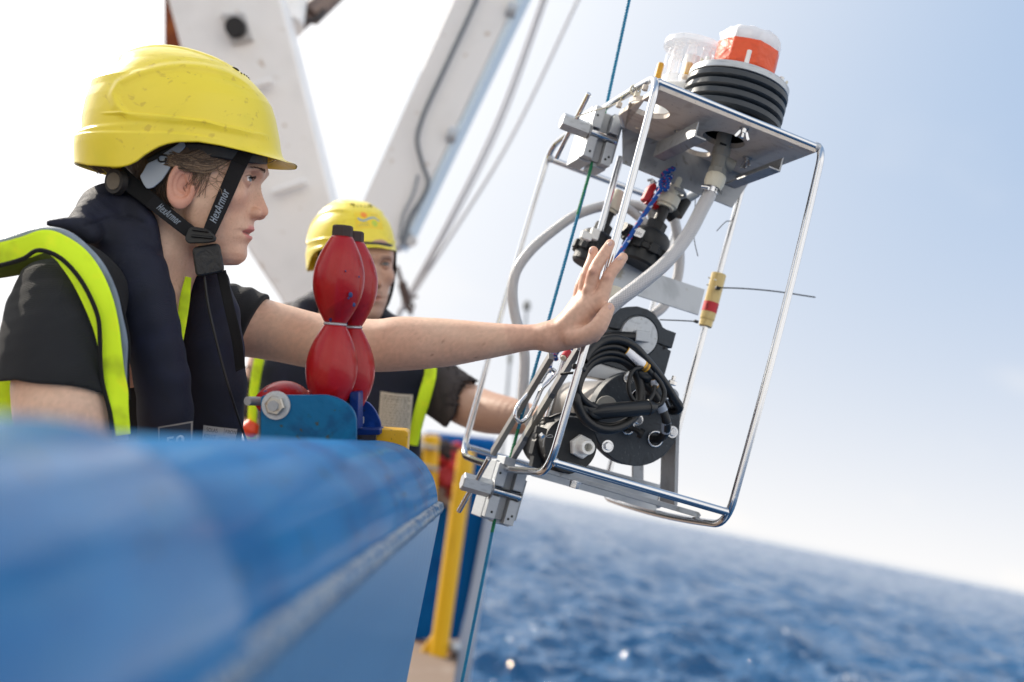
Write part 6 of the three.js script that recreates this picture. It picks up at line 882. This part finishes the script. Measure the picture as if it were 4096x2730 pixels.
// ---------------------------------------------------------------- what the woman wears, and her hair
{
  const wrinkle = (a, f, s = 0) => (x, y, z) => a * (Math.abs(N3(x * f + s, y * f * 0.55, z * f)) * 1.6 - 0.3 + 0.4 * N3(x * f * 2.3, y * f * 1.2 + s, z * f * 2.3));
  const fold1 = wrinkle(0.004, 13, 2), fold2 = wrinkle(0.0022, 5, 5);
  // T-shirt: trunk and both sleeves, hollow at the hems
  const slR = limb([[290, 1100, 1.56, 140], [240, 1215, 1.52, 182], [218, 1400, 1.49, 203], [208, 1600, 1.48, 214]], 4), slL = limb([[820, 1270, 1.83, 146], [900, 1278, 1.84, 144], [960, 1288, 1.845, 142], [1010, 1306, 1.845, 139], [1110, 1330, 1.845, 137]], 4);
  const hemR = (x, y, z) => { const X = PW / 2 - x / z * FPX, Y = PH / 2 + y / z * FPX; return (Y - (1497 + 0.205 * X + 12 * Math.sin(X * 0.013 + 0.5) + (X < 60 ? (60 - X) * 0.4 : 0))) * 1.48 / FPX; };
  const cutL = (() => { const a = pt(1072, 1196, 1.855), b = pt(982, 1392, 1.855), n = b.clone().sub(a).cross(V3(0, 0, 1)).normalize(); if (n.x < 0) n.negate(); return (x, y, z) => (x - a.x) * n.x + (y - a.y) * n.y; })();
  const neckB = pt(640, 1110, 1.66), collarHole = ball(neckB.x, neckB.y, neckB.z, 0.075, 0.08, 0.075);
  const tee = (x, y, z) => {
    let t = wTrunk(x, y, z) - 0.007; const rip = pt(0, 0, 1) && 0;
    let r = slR(x, y, z) + fold1(x, y, z) * 1.5; { const hm = hemR(x, y, z); r = sminf(r, wArmR(x, y, z) - 0.009, 0.02); r = smaxf(r, hm, 0.004); }
    let l = slL(x, y, z) + 0.0016 * Math.sin((x * 0.5 - y * 0.2) * 420) * smooth(0.02, -0.05, cutL(x, y, z)) ; l = smaxf(l, cutL(x, y, z), 0.004);
    let d = sminf(t, r, 0.02); d = sminf(d, l, 0.02); d = smaxf(d, -collarHole(x, y, z), 0.01); const bottom = (pt(0, 2150, 1.7).y - y); return smaxf(d, bottom, 0.01);
  };
  { const [lo, hi] = box3(-120, 950, 1130, 2200, 1.32, 2.0); part(woman, 't_shirt', skinOf(tee, lo, hi, 0.0042, null, 3), CL.tee, 'black short-sleeved T-shirt'); }
  const tr = (x, y, z) => { let d = 1e9; for (const l of legs) d = Math.min(d, l(x, y, z)); d = sminf(d - 0.012, wTrunk(x, y, z) - 0.010, 0.03); d = Math.max(d, y - pt(0, 2120, 1.75).y); return Math.max(d, footL.y + 0.09 - y); };
  { const [lo, hi] = box3(0, 2050, 1100, 2500, 1.4, 2.1); lo.y = footL.y - 0.02; lo.x -= 0.3; hi.x += 0.1; lo.z -= 0.1; part(woman, 'trousers', skinOf(tr, lo, hi, 0.009, null, 3), CL.trouser); }
  // life jacket: near and far lobes joined by a high collar
  const near = chain([[440, 880, 1.665, 128], [505, 985, 1.635, 128], [552, 1090, 1.61, 116], [584, 1200, 1.598, 110], [610, 1310, 1.59, 106], [630, 1420, 1.588, 108], [648, 1520, 1.588, 112], [660, 1640, 1.59, 110], [664, 1850, 1.60, 110]], 0.006, 0.72);
  const farL = chain([[790, 1040, 1.77, 60], [828, 1140, 1.735, 86], [846, 1260, 1.715, 110], [857, 1400, 1.705, 119], [866, 1540, 1.70, 119], [862, 1680, 1.70, 110], [856, 1850, 1.71, 104]], 0.006, 0.72);
  const collar = limb([[330, 905, 1.60, 72], [400, 855, 1.635, 92], [480, 838, 1.69, 92], [545, 850, 1.75, 82], [620, 900, 1.80, 72], [700, 985, 1.81, 64], [770, 1040, 1.80, 62]], 4), lip = limb([[470, 790, 1.645, 42], [545, 835, 1.632, 44], [592, 900, 1.622, 40], [618, 980, 1.62, 26], [628, 1010, 1.622, 14]], 4);
  const flap = limb([[196, 893, 1.55, 16], [250, 895, 1.56, 28], [310, 905, 1.57, 40], [360, 935, 1.58, 44]], 4);
  const seam = (x, y, z) => { const X = PW / 2 - x / z * FPX, Y = PH / 2 + y / z * FPX; const s1 = Math.abs(Y - (902 - 34 * smooth(330, 470, X) + 26 * smooth(500, 590, X))) ; return 0.0022 * Math.exp(-Math.pow(s1 / 6, 2)) * smooth(320, 350, X) * smooth(600, 570, X); };
  const nav = (x, y, z) => { let d = sminf(near(x, y, z), collar(x, y, z), 0.03); d = sminf(d, lip(x, y, z), 0.012); d = sminf(d, flap(x, y, z), 0.02); return d + 1.5 * fold2(x, y, z) + 0.0016 * Math.abs(N3(x * 26 + y * 14, y * 9, z * 20)) + seam(x, y, z) + 0.0010 * N3(x * 34, y * 12, z * 34); };
  const nav2 = (x, y, z) => farL(x, y, z) + 0.8 * fold2(x, y, z) + 0.0008 * N3(x * 30, y * 14, z * 30);
  { const [lo, hi] = box3(130, 690, 900, 2000, 1.45, 1.95); const j = part(woman, 'life_jacket', skinOf(nav, lo, hi, 0.0038, null, 3), CL.navy, 'navy inflatable life jacket');
    const [l2, h2] = box3(650, 950, 1080, 2000, 1.6, 1.95); part(woman, 'life_jacket_lobe', skinOf(nav2, l2, h2, 0.0042, null, 3), CL.navy, 'far lobe of the navy life jacket');
    // printed patches
    const solas = (() => { const c = document.createElement('canvas'); c.width = 512; c.height = 200; const x = c.getContext('2d'); x.fillStyle = '#9a9898'; x.fillRect(0, 0, 512, 200); x.fillStyle = '#a9a7a6'; for (let i = 0; i < 40; i++) x.fillRect(i * 13, 0, 6, 200); x.strokeStyle = '#16171f'; x.lineWidth = 4; x.strokeRect(3, 3, 506, 194); x.beginPath(); x.moveTo(330, 0); x.lineTo(330, 90); x.stroke(); x.fillStyle = '#15161d'; x.font = '62px sans-serif'; x.fillText('SOLAS', 56, 72); x.fillText('FRONT', 344, 72); x.font = '64px sans-serif'; x.fillText('ADULT', 24, 150); x.font = '44px sans-serif'; x.fillText('-VOKSEN', 236, 150); const t = new THREE.CanvasTexture(c); t.colorSpace = THREE.SRGBColorSpace; return std(0xffffff, 0.7, 0, { map: t }); })();
    const sheet = (q, m, name, lab) => { const g = new THREE.BufferGeometry(), n = 8, pos = [], uv = [], idx = []; for (let j = 0; j <= n; j++) for (let i = 0; i <= n; i++) { const a = i / n, b = j / n, p = q[0].clone().lerp(q[1], a).lerp(q[3].clone().lerp(q[2], a), b); p.z += 0.004 * Math.sin(a * Math.PI); pos.push(p.x, p.y, p.z); uv.push(a, b); } for (let j = 0; j < n; j++) for (let i = 0; i < n; i++) { const a = j * (n + 1) + i; idx.push(a, a + 1, a + n + 2, a, a + n + 2, a + n + 1); } g.setAttribute('position', new THREE.Float32BufferAttribute(pos, 3)); g.setAttribute('uv', new THREE.Float32BufferAttribute(uv, 2)); g.setIndex(idx); g.computeVertexNormals(); part(woman, name, g, m, lab); };
    sheet([pt(806, 1768, 1.622), pt(940, 1780, 1.622), pt(950, 1716, 1.622), pt(812, 1700, 1.622)], solas, 'printed_label', 'grey label printed SOLAS FRONT');
    const box = (() => { const c = document.createElement('canvas'); c.width = 256; c.height = 256; const x = c.getContext('2d'); x.fillStyle = '#1c2230'; x.fillRect(0, 0, 256, 256); x.strokeStyle = '#7f7a78'; x.lineWidth = 12; x.strokeRect(8, 8, 240, 240); x.fillStyle = '#c9c7c4'; x.font = 'bold 130px sans-serif'; x.fillText('50', 60, 190); const t = new THREE.CanvasTexture(c); t.colorSpace = THREE.SRGBColorSpace; return std(0xffffff, 0.8, 0, { map: t }); })();
    sheet([pt(632, 1830, 1.528), pt(768, 1815, 1.528), pt(772, 1684, 1.528), pt(630, 1708, 1.528)], box, 'printed_patch', 'outlined patch low on the near lobe');
  }
  // bright vest edges over the near shoulder
  part(woman, 'vest_band', pxStrap([[-90, 1030, 1.50, 44, 0.2], [10, 1014, 1.485, 46, 0.25], [100, 990, 1.475, 46, 0.3], [178, 966, 1.47, 48, 0.3], [238, 988, 1.47, 50, 0.2], [298, 1040, 1.465, 58, 0.1], [350, 1115, 1.46, 60, 0], [394, 1212, 1.455, 57, -0.15], [424, 1310, 1.455, 50, -0.2], [440, 1400, 1.455, 45, -0.25], [450, 1490, 1.455, 46, -0.25], [464, 1570, 1.455, 46, -0.15], [478, 1640, 1.455, 34, 0], [492, 1740, 1.455, 28, 0]], 110, 0.0016, 0.0006, 8), CL.hivis, 'fluorescent yellow edge of the vest');
  part(woman, 'reflective_band', pxStrap([[-90, 991, 1.51, 21, 0.2], [20, 972, 1.50, 21, 0.3], [110, 940, 1.49, 19, 0.3], [190, 922, 1.485, 16, 0.3], [270, 942, 1.482, 17, 0.2], [340, 1002, 1.48, 21, 0], [400, 1075, 1.478, 22, -0.2], [446, 1170, 1.478, 21, -0.3], [474, 1270, 1.478, 17, -0.35], [490, 1370, 1.478, 20, -0.3], [490, 1480, 1.478, 17, -0.3], [494, 1600, 1.478, 14, -0.2], [484, 1680, 1.472, 29, 0], [480, 1760, 1.472, 31, 0]], 110, 0.002, 0.003, 6), CL.silver, 'grey reflective edge of the vest');
  const edge = (rows, r = 0.0024) => part(woman, 'vest_binding', tube(spline(rows, 40).map(([x, y, d]) => pt(x, y, d)), r, 120, 8), CL.blackEdge);
  edge([[-80, 1078, 1.48], [0, 1062, 1.468], [90, 1036, 1.458], [150, 1002, 1.452], [226, 1024, 1.452], [290, 1080, 1.45], [345, 1160, 1.447], [388, 1260, 1.445], [398, 1340, 1.445], [400, 1440, 1.445], [410, 1540, 1.447], [436, 1640, 1.45], [448, 1720, 1.45]], 0.0030); edge([[330, 975, 1.49], [400, 1050, 1.488], [455, 1150, 1.486], [492, 1260, 1.486], [512, 1380, 1.486], [508, 1480, 1.486], [512, 1600, 1.486]], 0.003);
  part(woman, 'vest_back', pxStrap([[0, 1460, 1.60, 60], [10, 1580, 1.60, 66], [14, 1720, 1.60, 74]], 20, 0.003, 0.01), CL.hivis, 'fluorescent back of the vest below the arm');
  part(woman, 'vest_inner_shade', pxStrap([[-90, 1075, 1.53, 60, 0.6], [60, 1050, 1.52, 62, 0.6], [170, 1020, 1.51, 60, 0.6], [270, 1060, 1.50, 52, 0.5]], 30, 0.002, 0.006), std(0x3d4208, 0.9), 'inside of the vest, its shade painted in dark olive');  // shade inside the vest is put into this dark olive colour
  part(woman, 'lanyard', pxStrap([[752, 1110, 1.66, 12], [738, 1200, 1.65, 20], [727, 1290, 1.642, 18], [720, 1385, 1.635, 8]], 24, 0.0016, 0.001), CL.hivis, 'yellow green lanyard'); part(woman, 'lanyard', pxStrap([[700, 1160, 1.655, 8], [697, 1230, 1.65, 9], [712, 1330, 1.64, 6]], 20, 0.0016), fabric([0.35, 0.56, 0.06], 26), 'yellow green lanyard');
  part(woman, 'cord', tube([[816, 1100, 1.632], [832, 1220, 1.628], [876, 1410, 1.622], [920, 1570, 1.622], [962, 1700, 1.64], [990, 1780, 1.65]].map(([x, y, d]) => pt(x, y, d)), 0.0018, 60, 8), M.rubber, 'thin black cord');
  part(woman, 'webbing', pxStrap([[884, 1085, 1.655, 19], [916, 1230, 1.64, 20], [946, 1360, 1.645, 20], [958, 1460, 1.655, 19], [962, 1478, 1.655, 21]], 30, 0.002), CL.strap, 'black webbing');
  // hair: a close cap under the helmet, and loose strands
  const low = lut([[72, 44], [55, 36], [42, 14], [30, 6], [12, 22], [0, 36], [-26, 32], [-40, 4], [-46, -30], [-60, -50], [-84, -50], [-110, -34]].map(([a, b]) => [a + 13, b - 7]));
  const skull2 = ball(-9, 34, 0, 103, 90, 78.5), hairF = (x, y, z) => { const [u, v, w] = toH(x, y, z); let d = skull2(u, v, w); d = smaxf(d, low(u) - v + 3 * N3(u * 0.12, v * 0.12, w * 0.1), 3); d = Math.max(d, u - 80, v - 96); return (d + 1.3 * N3(u * 0.5, v * 0.12, w * 0.5) + 0.8 * N3(u * 0.9 + v * 0.9, v * 0.2, w * 0.9)) * 0.001; };
  { const [lo, hi] = box3(440, 420, 1040, 960, 1.57, 1.80); part(woman, 'hair', skinOf(hairF, lo, hi, 0.003, null, 20), phys(lin(0.075, 0.045, 0.026), 0.5, 0, { sheen: 0.3, sheenColor: new THREE.Color(0.5, 0.35, 0.2) }), 'brown hair under the helmet'); }
  const wOut = (u, v) => { let a = 20, b = 96; for (let i = 0; i < 16; i++) { const m = (a + b) / 2; if (Math.min(headField(u, v, m), skull2(u, v, m) + 1.5) < 0) a = m; else b = m; } return a; };
  const rr = rng(77), tones = [[0.05, 0.030, 0.018], [0.10, 0.062, 0.037], [0.24, 0.16, 0.095]], bins = [[], [], []];
  const lock = (P, r, tone, wob) => { const s = rr() * 9; const q = P.map(([u, v, lift], i) => { const uu = u + wob * N3(i * 0.42, s, 1), vv = v + wob * N3(i * 0.42, s, 5); return V3(uu, vv, wOut(uu, vv) + lift).applyMatrix4(headW); }); bins[tone].push(tube(q, r, 18, 4)); };
  for (let i = 0; i < 260; i++) { const u0 = lerp(68, 26, rr()), v0 = 40 + rr() * 4 - 8 * smooth(30, 60, u0), d = rr(); lock([[u0, v0, 2], [u0 - 12 - 8 * d, v0 - 8 - 10 * d, 3.5], [u0 - 28 - 14 * d, v0 - 12 - 14 * d, 4.5], [u0 - 46 - 14 * d, v0 - 8 - 14 * d, 6]], 0.0004 + 0.0004 * rr(), Math.floor(rr() * 2.7), 7); }
  for (let i = 0; i < 16; i++) { const u0 = lerp(58, 30, rr()), L = 16 + rr() * 52; lock([[u0, 38, 2.5], [u0 - 6 + 6 * rr(), 38 - L * 0.3, 4], [u0 - 4 - 18 * rr(), 38 - L * 0.62, 5], [u0 - 12 + 24 * rr(), 38 - L * 0.85, 4], [u0 - 24 + 24 * rr(), 38 - L, 3]], 0.0002 + 0.00014 * rr(), 1 + Math.floor(rr() * 1.99), 9); }
  for (let i = 0; i < 170; i++) { const u0 = lerp(-26, -62, rr()), v0 = lerp(6, -26, rr()), d = rr(); lock([[u0, v0, 2], [u0 - 3, v0 - 12, 3], [u0 - 6 + 8 * d, v0 - 24, 3.5], [u0 - 2 + 12 * d, v0 - 36 - 14 * d, 3], [u0 + 2 + 10 * d, v0 - 46 - 20 * d, 2]], 0.0004 + 0.0003 * rr(), Math.floor(rr() * 2.6), 8); }
  for (let i = 0; i < 44; i++) { const u0 = lerp(46, 22, rr()), d = rr(), L = 26 + 34 * rr(); lock([[u0, 34, 2.2], [u0 - 5 - 4 * d, 34 - L * 0.35, 3.2], [u0 - 9 - 6 * d, 34 - L * 0.7, 3.0], [u0 - 16 - 10 * d, 34 - L, 2.2]], 0.0002 + 0.0002 * rr(), 1 + Math.floor(rr() * 1.9), 11); }
  for (let i = 0; i < 10; i++) { const a = rr(), q = [[1020, 650], [1060 + 30 * a, 665 + 10 * a], [1090 + 50 * a, 660 - 10 * a], [1120 + 60 * rr(), 640 + 30 * rr()]].map(([x, y]) => V3((x - 800) * kpx, (740 - y) * kpx, 20 + 20 * a).applyMatrix4(headW)); if (i < 3) bins[2].push(tube(q, 0.0002, 14, 3)); }
  for (let i = 0; i < 40; i++) { const s = rr(), q = [0, 1, 2, 3].map((k) => V3((lerp(395, 470, s) - 800 + 8 * N3(k, i, 2) + k * 14) * kpx, (740 - (672 + k * 12 + 10 * rr())) * kpx, 50 + 10 * N3(k, i, 9)).applyMatrix4(headW)); bins[Math.floor(rr() * 2.4)].push(tube(q, 0.0005, 10, 4)); }
  bins.forEach((b, i) => { const m = part(woman, 'hair', mergeGeometries(b), phys(lin(...tones[i]), 0.42, 0, { sheen: 0.3, sheenColor: new THREE.Color(0.8, 0.6, 0.4) }), ['dark brown strands', 'brown strands', 'fair loose strands'][i]); m.userData.kind = 'stuff'; });
}
// ---------------------------------------------------------------- the man behind the floats
{
  const d0 = 2.6, o = pt(1434, 1084, d0), phi = 31 * DEG, fwd = V3(Math.sin(phi), 0.10, Math.cos(phi)), headM = headFrame(o, fwd, V3(0.02, 1, 0), 0.001), toM = inHead(headM.clone().invert().elements);
  const hm = headFrame(pt(1424, 1076, d0), V3(Math.sin(phi), 0.14, Math.cos(phi)), V3(0.0, 1, 0), 0.00083);
  const mh = makeHelmet('clean yellow safety helmet with a coloured emblem on the man behind the red floats', hm, [0]);
  const H = (u, v, w) => V3(u, v, w).applyMatrix4(hm);
  for (const s of [1, -1]) part(mh.t, 'chin_strap', strap(spline([[60, 40, 92 * s], [48, -10, 92 * s], [36, -60, 88 * s], [30, -110, 70 * s], [34, -140, 40 * s]], 24).map((p, i, A) => { const c = H(...p), q = H(...A[Math.min(23, i + 1)]).sub(H(...A[Math.max(0, i - 1)])).normalize(), n = V3(0, 0, s).transformDirection(hm); return [c, q.clone().cross(n).normalize().multiplyScalar(0.008), n]; }), 0.002), CL.strap, 'black chin strap');
  part(mh.t, 'headband', strap(spline([[-60, 46, 84], [0, 46, 92], [60, 44, 86], [104, 42, 56], [120, 41, 0], [104, 42, -56], [60, 44, -86], [0, 46, -92]], 40).map((p, i, A) => { const c = H(...p), n = V3(p[0], 0, p[2]).normalize().transformDirection(hm); return [c, V3(0, 1, 0).transformDirection(hm).multiplyScalar(0.007), n]; }), 0.003), M.black, 'black headband');
  const neck = limb([[1395, 1130, 2.64, 100], [1390, 1240, 2.68, 105], [1385, 1330, 2.72, 140]], 3), trunk = chain([[1340, 1440, 2.76, 200], [1330, 1700, 2.76, 225], [1310, 2000, 2.78, 210]], 0.05, 0.8), shoulders = limb([[1130, 1330, 2.78, 95], [1340, 1310, 2.76, 110], [1600, 1400, 2.70, 105]], 4);
  const armL = limb([[1600, 1420, 2.70, 92], [1720, 1520, 2.66, 92], [1830, 1600, 2.60, 88], [1930, 1645, 2.52, 86], [2030, 1664, 2.46, 76], [2110, 1676, 2.42, 62], [2170, 1684, 2.39, 52]], 4), armR = limb([[1130, 1350, 2.80, 95], [1060, 1560, 2.82, 90], [1080, 1800, 2.76, 80], [1200, 1900, 2.65, 62]], 4);
  const palm = limb([[2165, 1684, 2.39, 50], [2215, 1688, 2.37, 56], [2245, 1690, 2.36, 50]], 3), fs = [[-26, 0.0], [-9, 0.012], [9, 0.02], [26, 0.026]].map(([dy, dd], i) => limb([[2240, 1690 + dy, 2.365 + dd, 17], [2285, 1682 + dy, 2.352 + dd, 16], [2316, 1692 + dy, 2.372 + dd, 15], [2318, 1704 + dy, 2.40 + dd, 13]], 3)), thumb = limb([[2195, 1664, 2.37, 22], [2232, 1632, 2.35, 20], [2268, 1622, 2.36, 17]], 3), handRp = limb([[1200, 1900, 2.65, 56], [1250, 1915, 2.62, 54], [1285, 1925, 2.61, 46]], 3), fsR = [0, 1, 2, 3].map((i) => limb([[1285, 1893 + i * 24, 2.605, 17], [1330 - Math.abs(i - 1.4) * 6, 1900 + i * 22, 2.59, 16], [1352 - Math.abs(i - 1.4) * 9, 1922 + i * 19, 2.6, 14], [1350 - Math.abs(i - 1.4) * 9, 1942 + i * 17, 2.615, 11]], 3)), thumbR = limb([[1235, 1880, 2.62, 20], [1275, 1850, 2.61, 18], [1310, 1842, 2.61, 14]], 3);
  const fL = deckPt(-0.42, -2.62), fR = deckPt(-0.62, -2.80), hp = pt(1310, 2000, 2.78); const ml = [[fL, 0.09], [fR, -0.09]].map(([f, s]) => { const h = hp.clone().add(V3(s * 0.8, -0.02, s * 0.3)), k = h.clone().lerp(f, 0.5).add(V3(0, 0, 0.04)), a = cap(h.x, h.y, h.z, 0.10, k.x, k.y, k.z, 0.065), b = cap(k.x, k.y, k.z, 0.063, f.x, f.y + 0.05, f.z, 0.045), c = cap(f.x, f.y + 0.04, f.z - 0.05, 0.045, f.x + 0.04, f.y + 0.038, f.z + 0.16, 0.038); return (x, y, z) => sminf(sminf(a(x, y, z), b(x, y, z), 0.03), c(x, y, z), 0.03); });
  const field = (x, y, z) => { let d = sminf(trunk(x, y, z), shoulders(x, y, z), 0.05); d = sminf(d, neck(x, y, z), 0.03); const [u, v, w] = toM(x, y, z), far = Math.hypot(u + 5, v - 10, w); d = sminf(d, far > 190 ? (far - 170) * 0.001 : headAll(u, v, w, 1) * 0.001, 0.02); d = sminf(d, armL(x, y, z), 0.02); d = sminf(d, armR(x, y, z), 0.02); let h = Math.min(palm(x, y, z), handRp(x, y, z)); for (const f of fs) h = sminf(h, f(x, y, z), 0.004); h = sminf(h, thumb(x, y, z), 0.006); for (const f of fsR) h = sminf(h, f(x, y, z), 0.004); h = sminf(h, thumbR(x, y, z), 0.006); d = sminf(d, h, 0.01); for (const l of ml) d = sminf(d, l(x, y, z), 0.03); return d; };
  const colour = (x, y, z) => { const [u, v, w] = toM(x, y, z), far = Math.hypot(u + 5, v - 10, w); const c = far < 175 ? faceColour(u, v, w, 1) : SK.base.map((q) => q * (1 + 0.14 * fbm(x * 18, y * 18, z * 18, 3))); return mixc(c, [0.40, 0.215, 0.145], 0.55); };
  const man = thing('person', 'man with a dark moustache behind the red floats, reaching towards the hanging steel frame', 'person', fL.clone());
  const [lo, hi] = box3(1000, 820, 2400, 2050, 2.25, 3.0); lo.y = Math.min(fL.y, fR.y) - 0.05; lo.x -= 0.2; hi.z += 0.1;
  const fb = box3(1260, 930, 1620, 1290, 2.44, 2.74), inF = (x, y, z, h) => x - h > fb[0].x + 0.006 && x + h < fb[1].x - 0.006 && y - h > fb[0].y + 0.006 && y + h < fb[1].y - 0.006 && z - h > fb[0].z + 0.006 && z + h < fb[1].z - 0.006;
  part(man, 'body', mergeGeometries([skinOf(field, lo, hi, 0.005, colour, 30, inF), skinOf(field, fb[0], fb[1], 0.0022, colour, 30)]), skinM);
  for (const s of [1, -1]) { const e = V3(eyeAt[0], eyeAt[1], s * eyeAt[2]).applyMatrix4(headM); part(man, 'eye', new THREE.SphereGeometry(eyeR * 0.001, 24, 16).translate(e.x, e.y, e.z), phys(0xa89d96, 0.3, 0)); part(man, 'iris', new THREE.SphereGeometry(eyeR * 0.00101, 20, 10, 0, Math.PI * 2, 0, 0.62).applyQuaternion(new THREE.Quaternion().setFromUnitVectors(V3(0, 1, 0), fwd.clone().add(V3(0.1, -0.05, 0)).normalize())).translate(e.x, e.y, e.z), phys(0x21150f, 0.15, 0, { clearcoat: 1 })); }
  const sk2 = ball(-10, 34, 0, 102, 89, 77.5), hairL = lut([[70, 52], [50, 40], [30, 20], [14, 8], [4, 30], [-28, 30], [-42, -10], [-60, -40], [-110, -34]]); part(man, 'hair', skinOf((x, y, z) => { const [u, v, w] = toM(x, y, z); return (Math.max(smaxf(sk2(u, v, w), hairL(u) - v, 3), u - 74) + 1.1 * N3(u * 0.5, v * 0.5, w * 0.5)) * 0.001; }, ...(() => { const [a, b] = box3(1180, 880, 1640, 1240, 2.4, 2.8); return [a, b]; })(), 0.0045, null, 20), std(0x17110e, 0.6), 'short dark hair');
  // clothing
  const fold = (x, y, z) => 0.005 * Math.abs(N3(x * 10, y * 6, z * 10 + 4)) - 0.002;
  const cut = (() => { const a = pt(1905, 1535, 2.55), b = pt(1770, 1735, 2.6), n = b.clone().sub(a).cross(V3(0, 0, 1)).normalize(); if (n.x < 0) n.negate(); return (x, y, z) => (x - a.x) * n.x + (y - a.y) * n.y; })();
  const slv = limb([[1590, 1420, 2.70, 105], [1710, 1520, 2.66, 112], [1820, 1600, 2.60, 112], [1900, 1650, 2.55, 115]], 4), slv2 = limb([[1140, 1350, 2.80, 105], [1065, 1540, 2.82, 106], [1060, 1640, 2.8, 106]], 4);
  const tee = (x, y, z) => { let d = sminf(trunk(x, y, z), shoulders(x, y, z), 0.05) - 0.008; let s = smaxf(slv(x, y, z) + fold(x, y, z), cut(x, y, z), 0.004); s = smaxf(s, -(armL(x, y, z) - 0.006), 0.003); d = sminf(d, s, 0.03); d = sminf(d, Math.max(slv2(x, y, z), -(armR(x, y, z) - 0.006)), 0.03); d = smaxf(d, -(neck(x, y, z) - 0.012), 0.004); return Math.max(d, pt(0, 1960, 2.76).y - y); };
  { const [a, b] = box3(900, 1180, 1980, 2000, 2.35, 3.1); part(man, 't_shirt', skinOf(tee, a, b, 0.0065, null, 3), CL.brown, 'grey brown T-shirt'); }
  const lob = [chain([[1230, 1265, 2.70, 70], [1170, 1360, 2.66, 105], [1150, 1500, 2.64, 118], [1155, 1850, 2.64, 122]], 0.01, 0.7), chain([[1480, 1270, 2.66, 70], [1545, 1370, 2.62, 105], [1575, 1500, 2.60, 112], [1560, 1850, 2.60, 118]], 0.01, 0.7), limb([[1230, 1265, 2.72, 62], [1290, 1215, 2.79, 66], [1390, 1200, 2.83, 66], [1470, 1235, 2.76, 60], [1485, 1280, 2.68, 60]], 4), chain([[1360, 1540, 2.70, 190], [1360, 1850, 2.70, 190]], 0.02, 0.7)];
  const jk = (x, y, z) => { let d = 1e9; for (const l of lob) d = sminf(d, l(x, y, z), 0.03); return d + fold(x, y, z); };
  { const [a, b] = box3(960, 1100, 1760, 1960, 2.45, 3.0); part(man, 'life_jacket', skinOf(jk, a, b, 0.0065, null, 3), CL.navy, 'navy life jacket'); }
  part(man, 'vest_band', pxStrap([[1712, 1420, 2.56, 22], [1722, 1490, 2.545, 24], [1700, 1580, 2.535, 26], [1672, 1680, 2.535, 24], [1650, 1780, 2.54, 22]], 30, 0.003, 0.006), CL.hivis, 'fluorescent strip of the vest'); part(man, 'vest_band', pxStrap([[1040, 1420, 2.60, 20], [1024, 1500, 2.60, 20], [1012, 1600, 2.60, 18], [1004, 1760, 2.60, 18]], 30, 0.003, 0.006), CL.hivis, 'fluorescent strip of the vest');
  part(man, 'toggle', lathe(pt(980, 1745, 2.58), pt(1008, 1700, 2.58), [[0, 0], [0.018, 0.004], [0.022, 0.02], [0.014, 0.036], [0, 0.038]], 16), std(0xe0461c, 0.5), 'orange toggle');
  const lab = M.label((x, w, h) => { x.fillStyle = '#c7bba6'; x.fillRect(0, 0, w, h); x.fillStyle = '#3a352f'; const r = rng(3); for (let i = 0; i < 12; i++) { let a = 14 + 8 * r(); while (a < 226) { const wd = 8 + 26 * r(); x.fillRect(a, 24 + i * 24, Math.min(wd, 240 - a), i < 2 ? 10 : 7); a += wd + 7; } } }, 256, 320);
  { const q = [pt(1512, 1712, 2.515), pt(1640, 1724, 2.51), pt(1652, 1580, 2.51), pt(1522, 1566, 2.515)], g = new THREE.BufferGeometry(), pos = [], uv = [], idx = []; for (let i = 0; i <= 10; i++) for (let j = 0; j <= 1; j++) { const a = i / 10, p = (j ? q[3].clone().lerp(q[2], a) : q[0].clone().lerp(q[1], a)); p.z += 0.028 * Math.sin(a * Math.PI); pos.push(p.x, p.y, p.z); uv.push(a, j); } for (let i = 0; i < 10; i++) idx.push(i * 2, i * 2 + 2, i * 2 + 3, i * 2, i * 2 + 3, i * 2 + 1); g.setAttribute('position', new THREE.Float32BufferAttribute(pos, 3)); g.setAttribute('uv', new THREE.Float32BufferAttribute(uv, 2)); g.setIndex(idx); g.computeVertexNormals(); part(man, 'printed_label', g, lab, 'cream label of printed instructions'); }
  const pants = (x, y, z) => { let d = 1e9; for (const l of ml) d = Math.min(d, l(x, y, z)); d = sminf(d - 0.012, trunk(x, y, z) - 0.012, 0.03); return Math.max(d, y - pt(0, 1930, 2.76).y, Math.min(fL.y, fR.y) + 0.09 - y); };
  { const a = lo.clone(), b = hi.clone(); b.y = pt(0, 1900, 2.76).y; part(man, 'trousers', skinOf(pants, a, b, 0.011, null, 3), CL.trouser); }
}
// ---------------------------------------------------------------- draw
renderer.render(scene, camera);
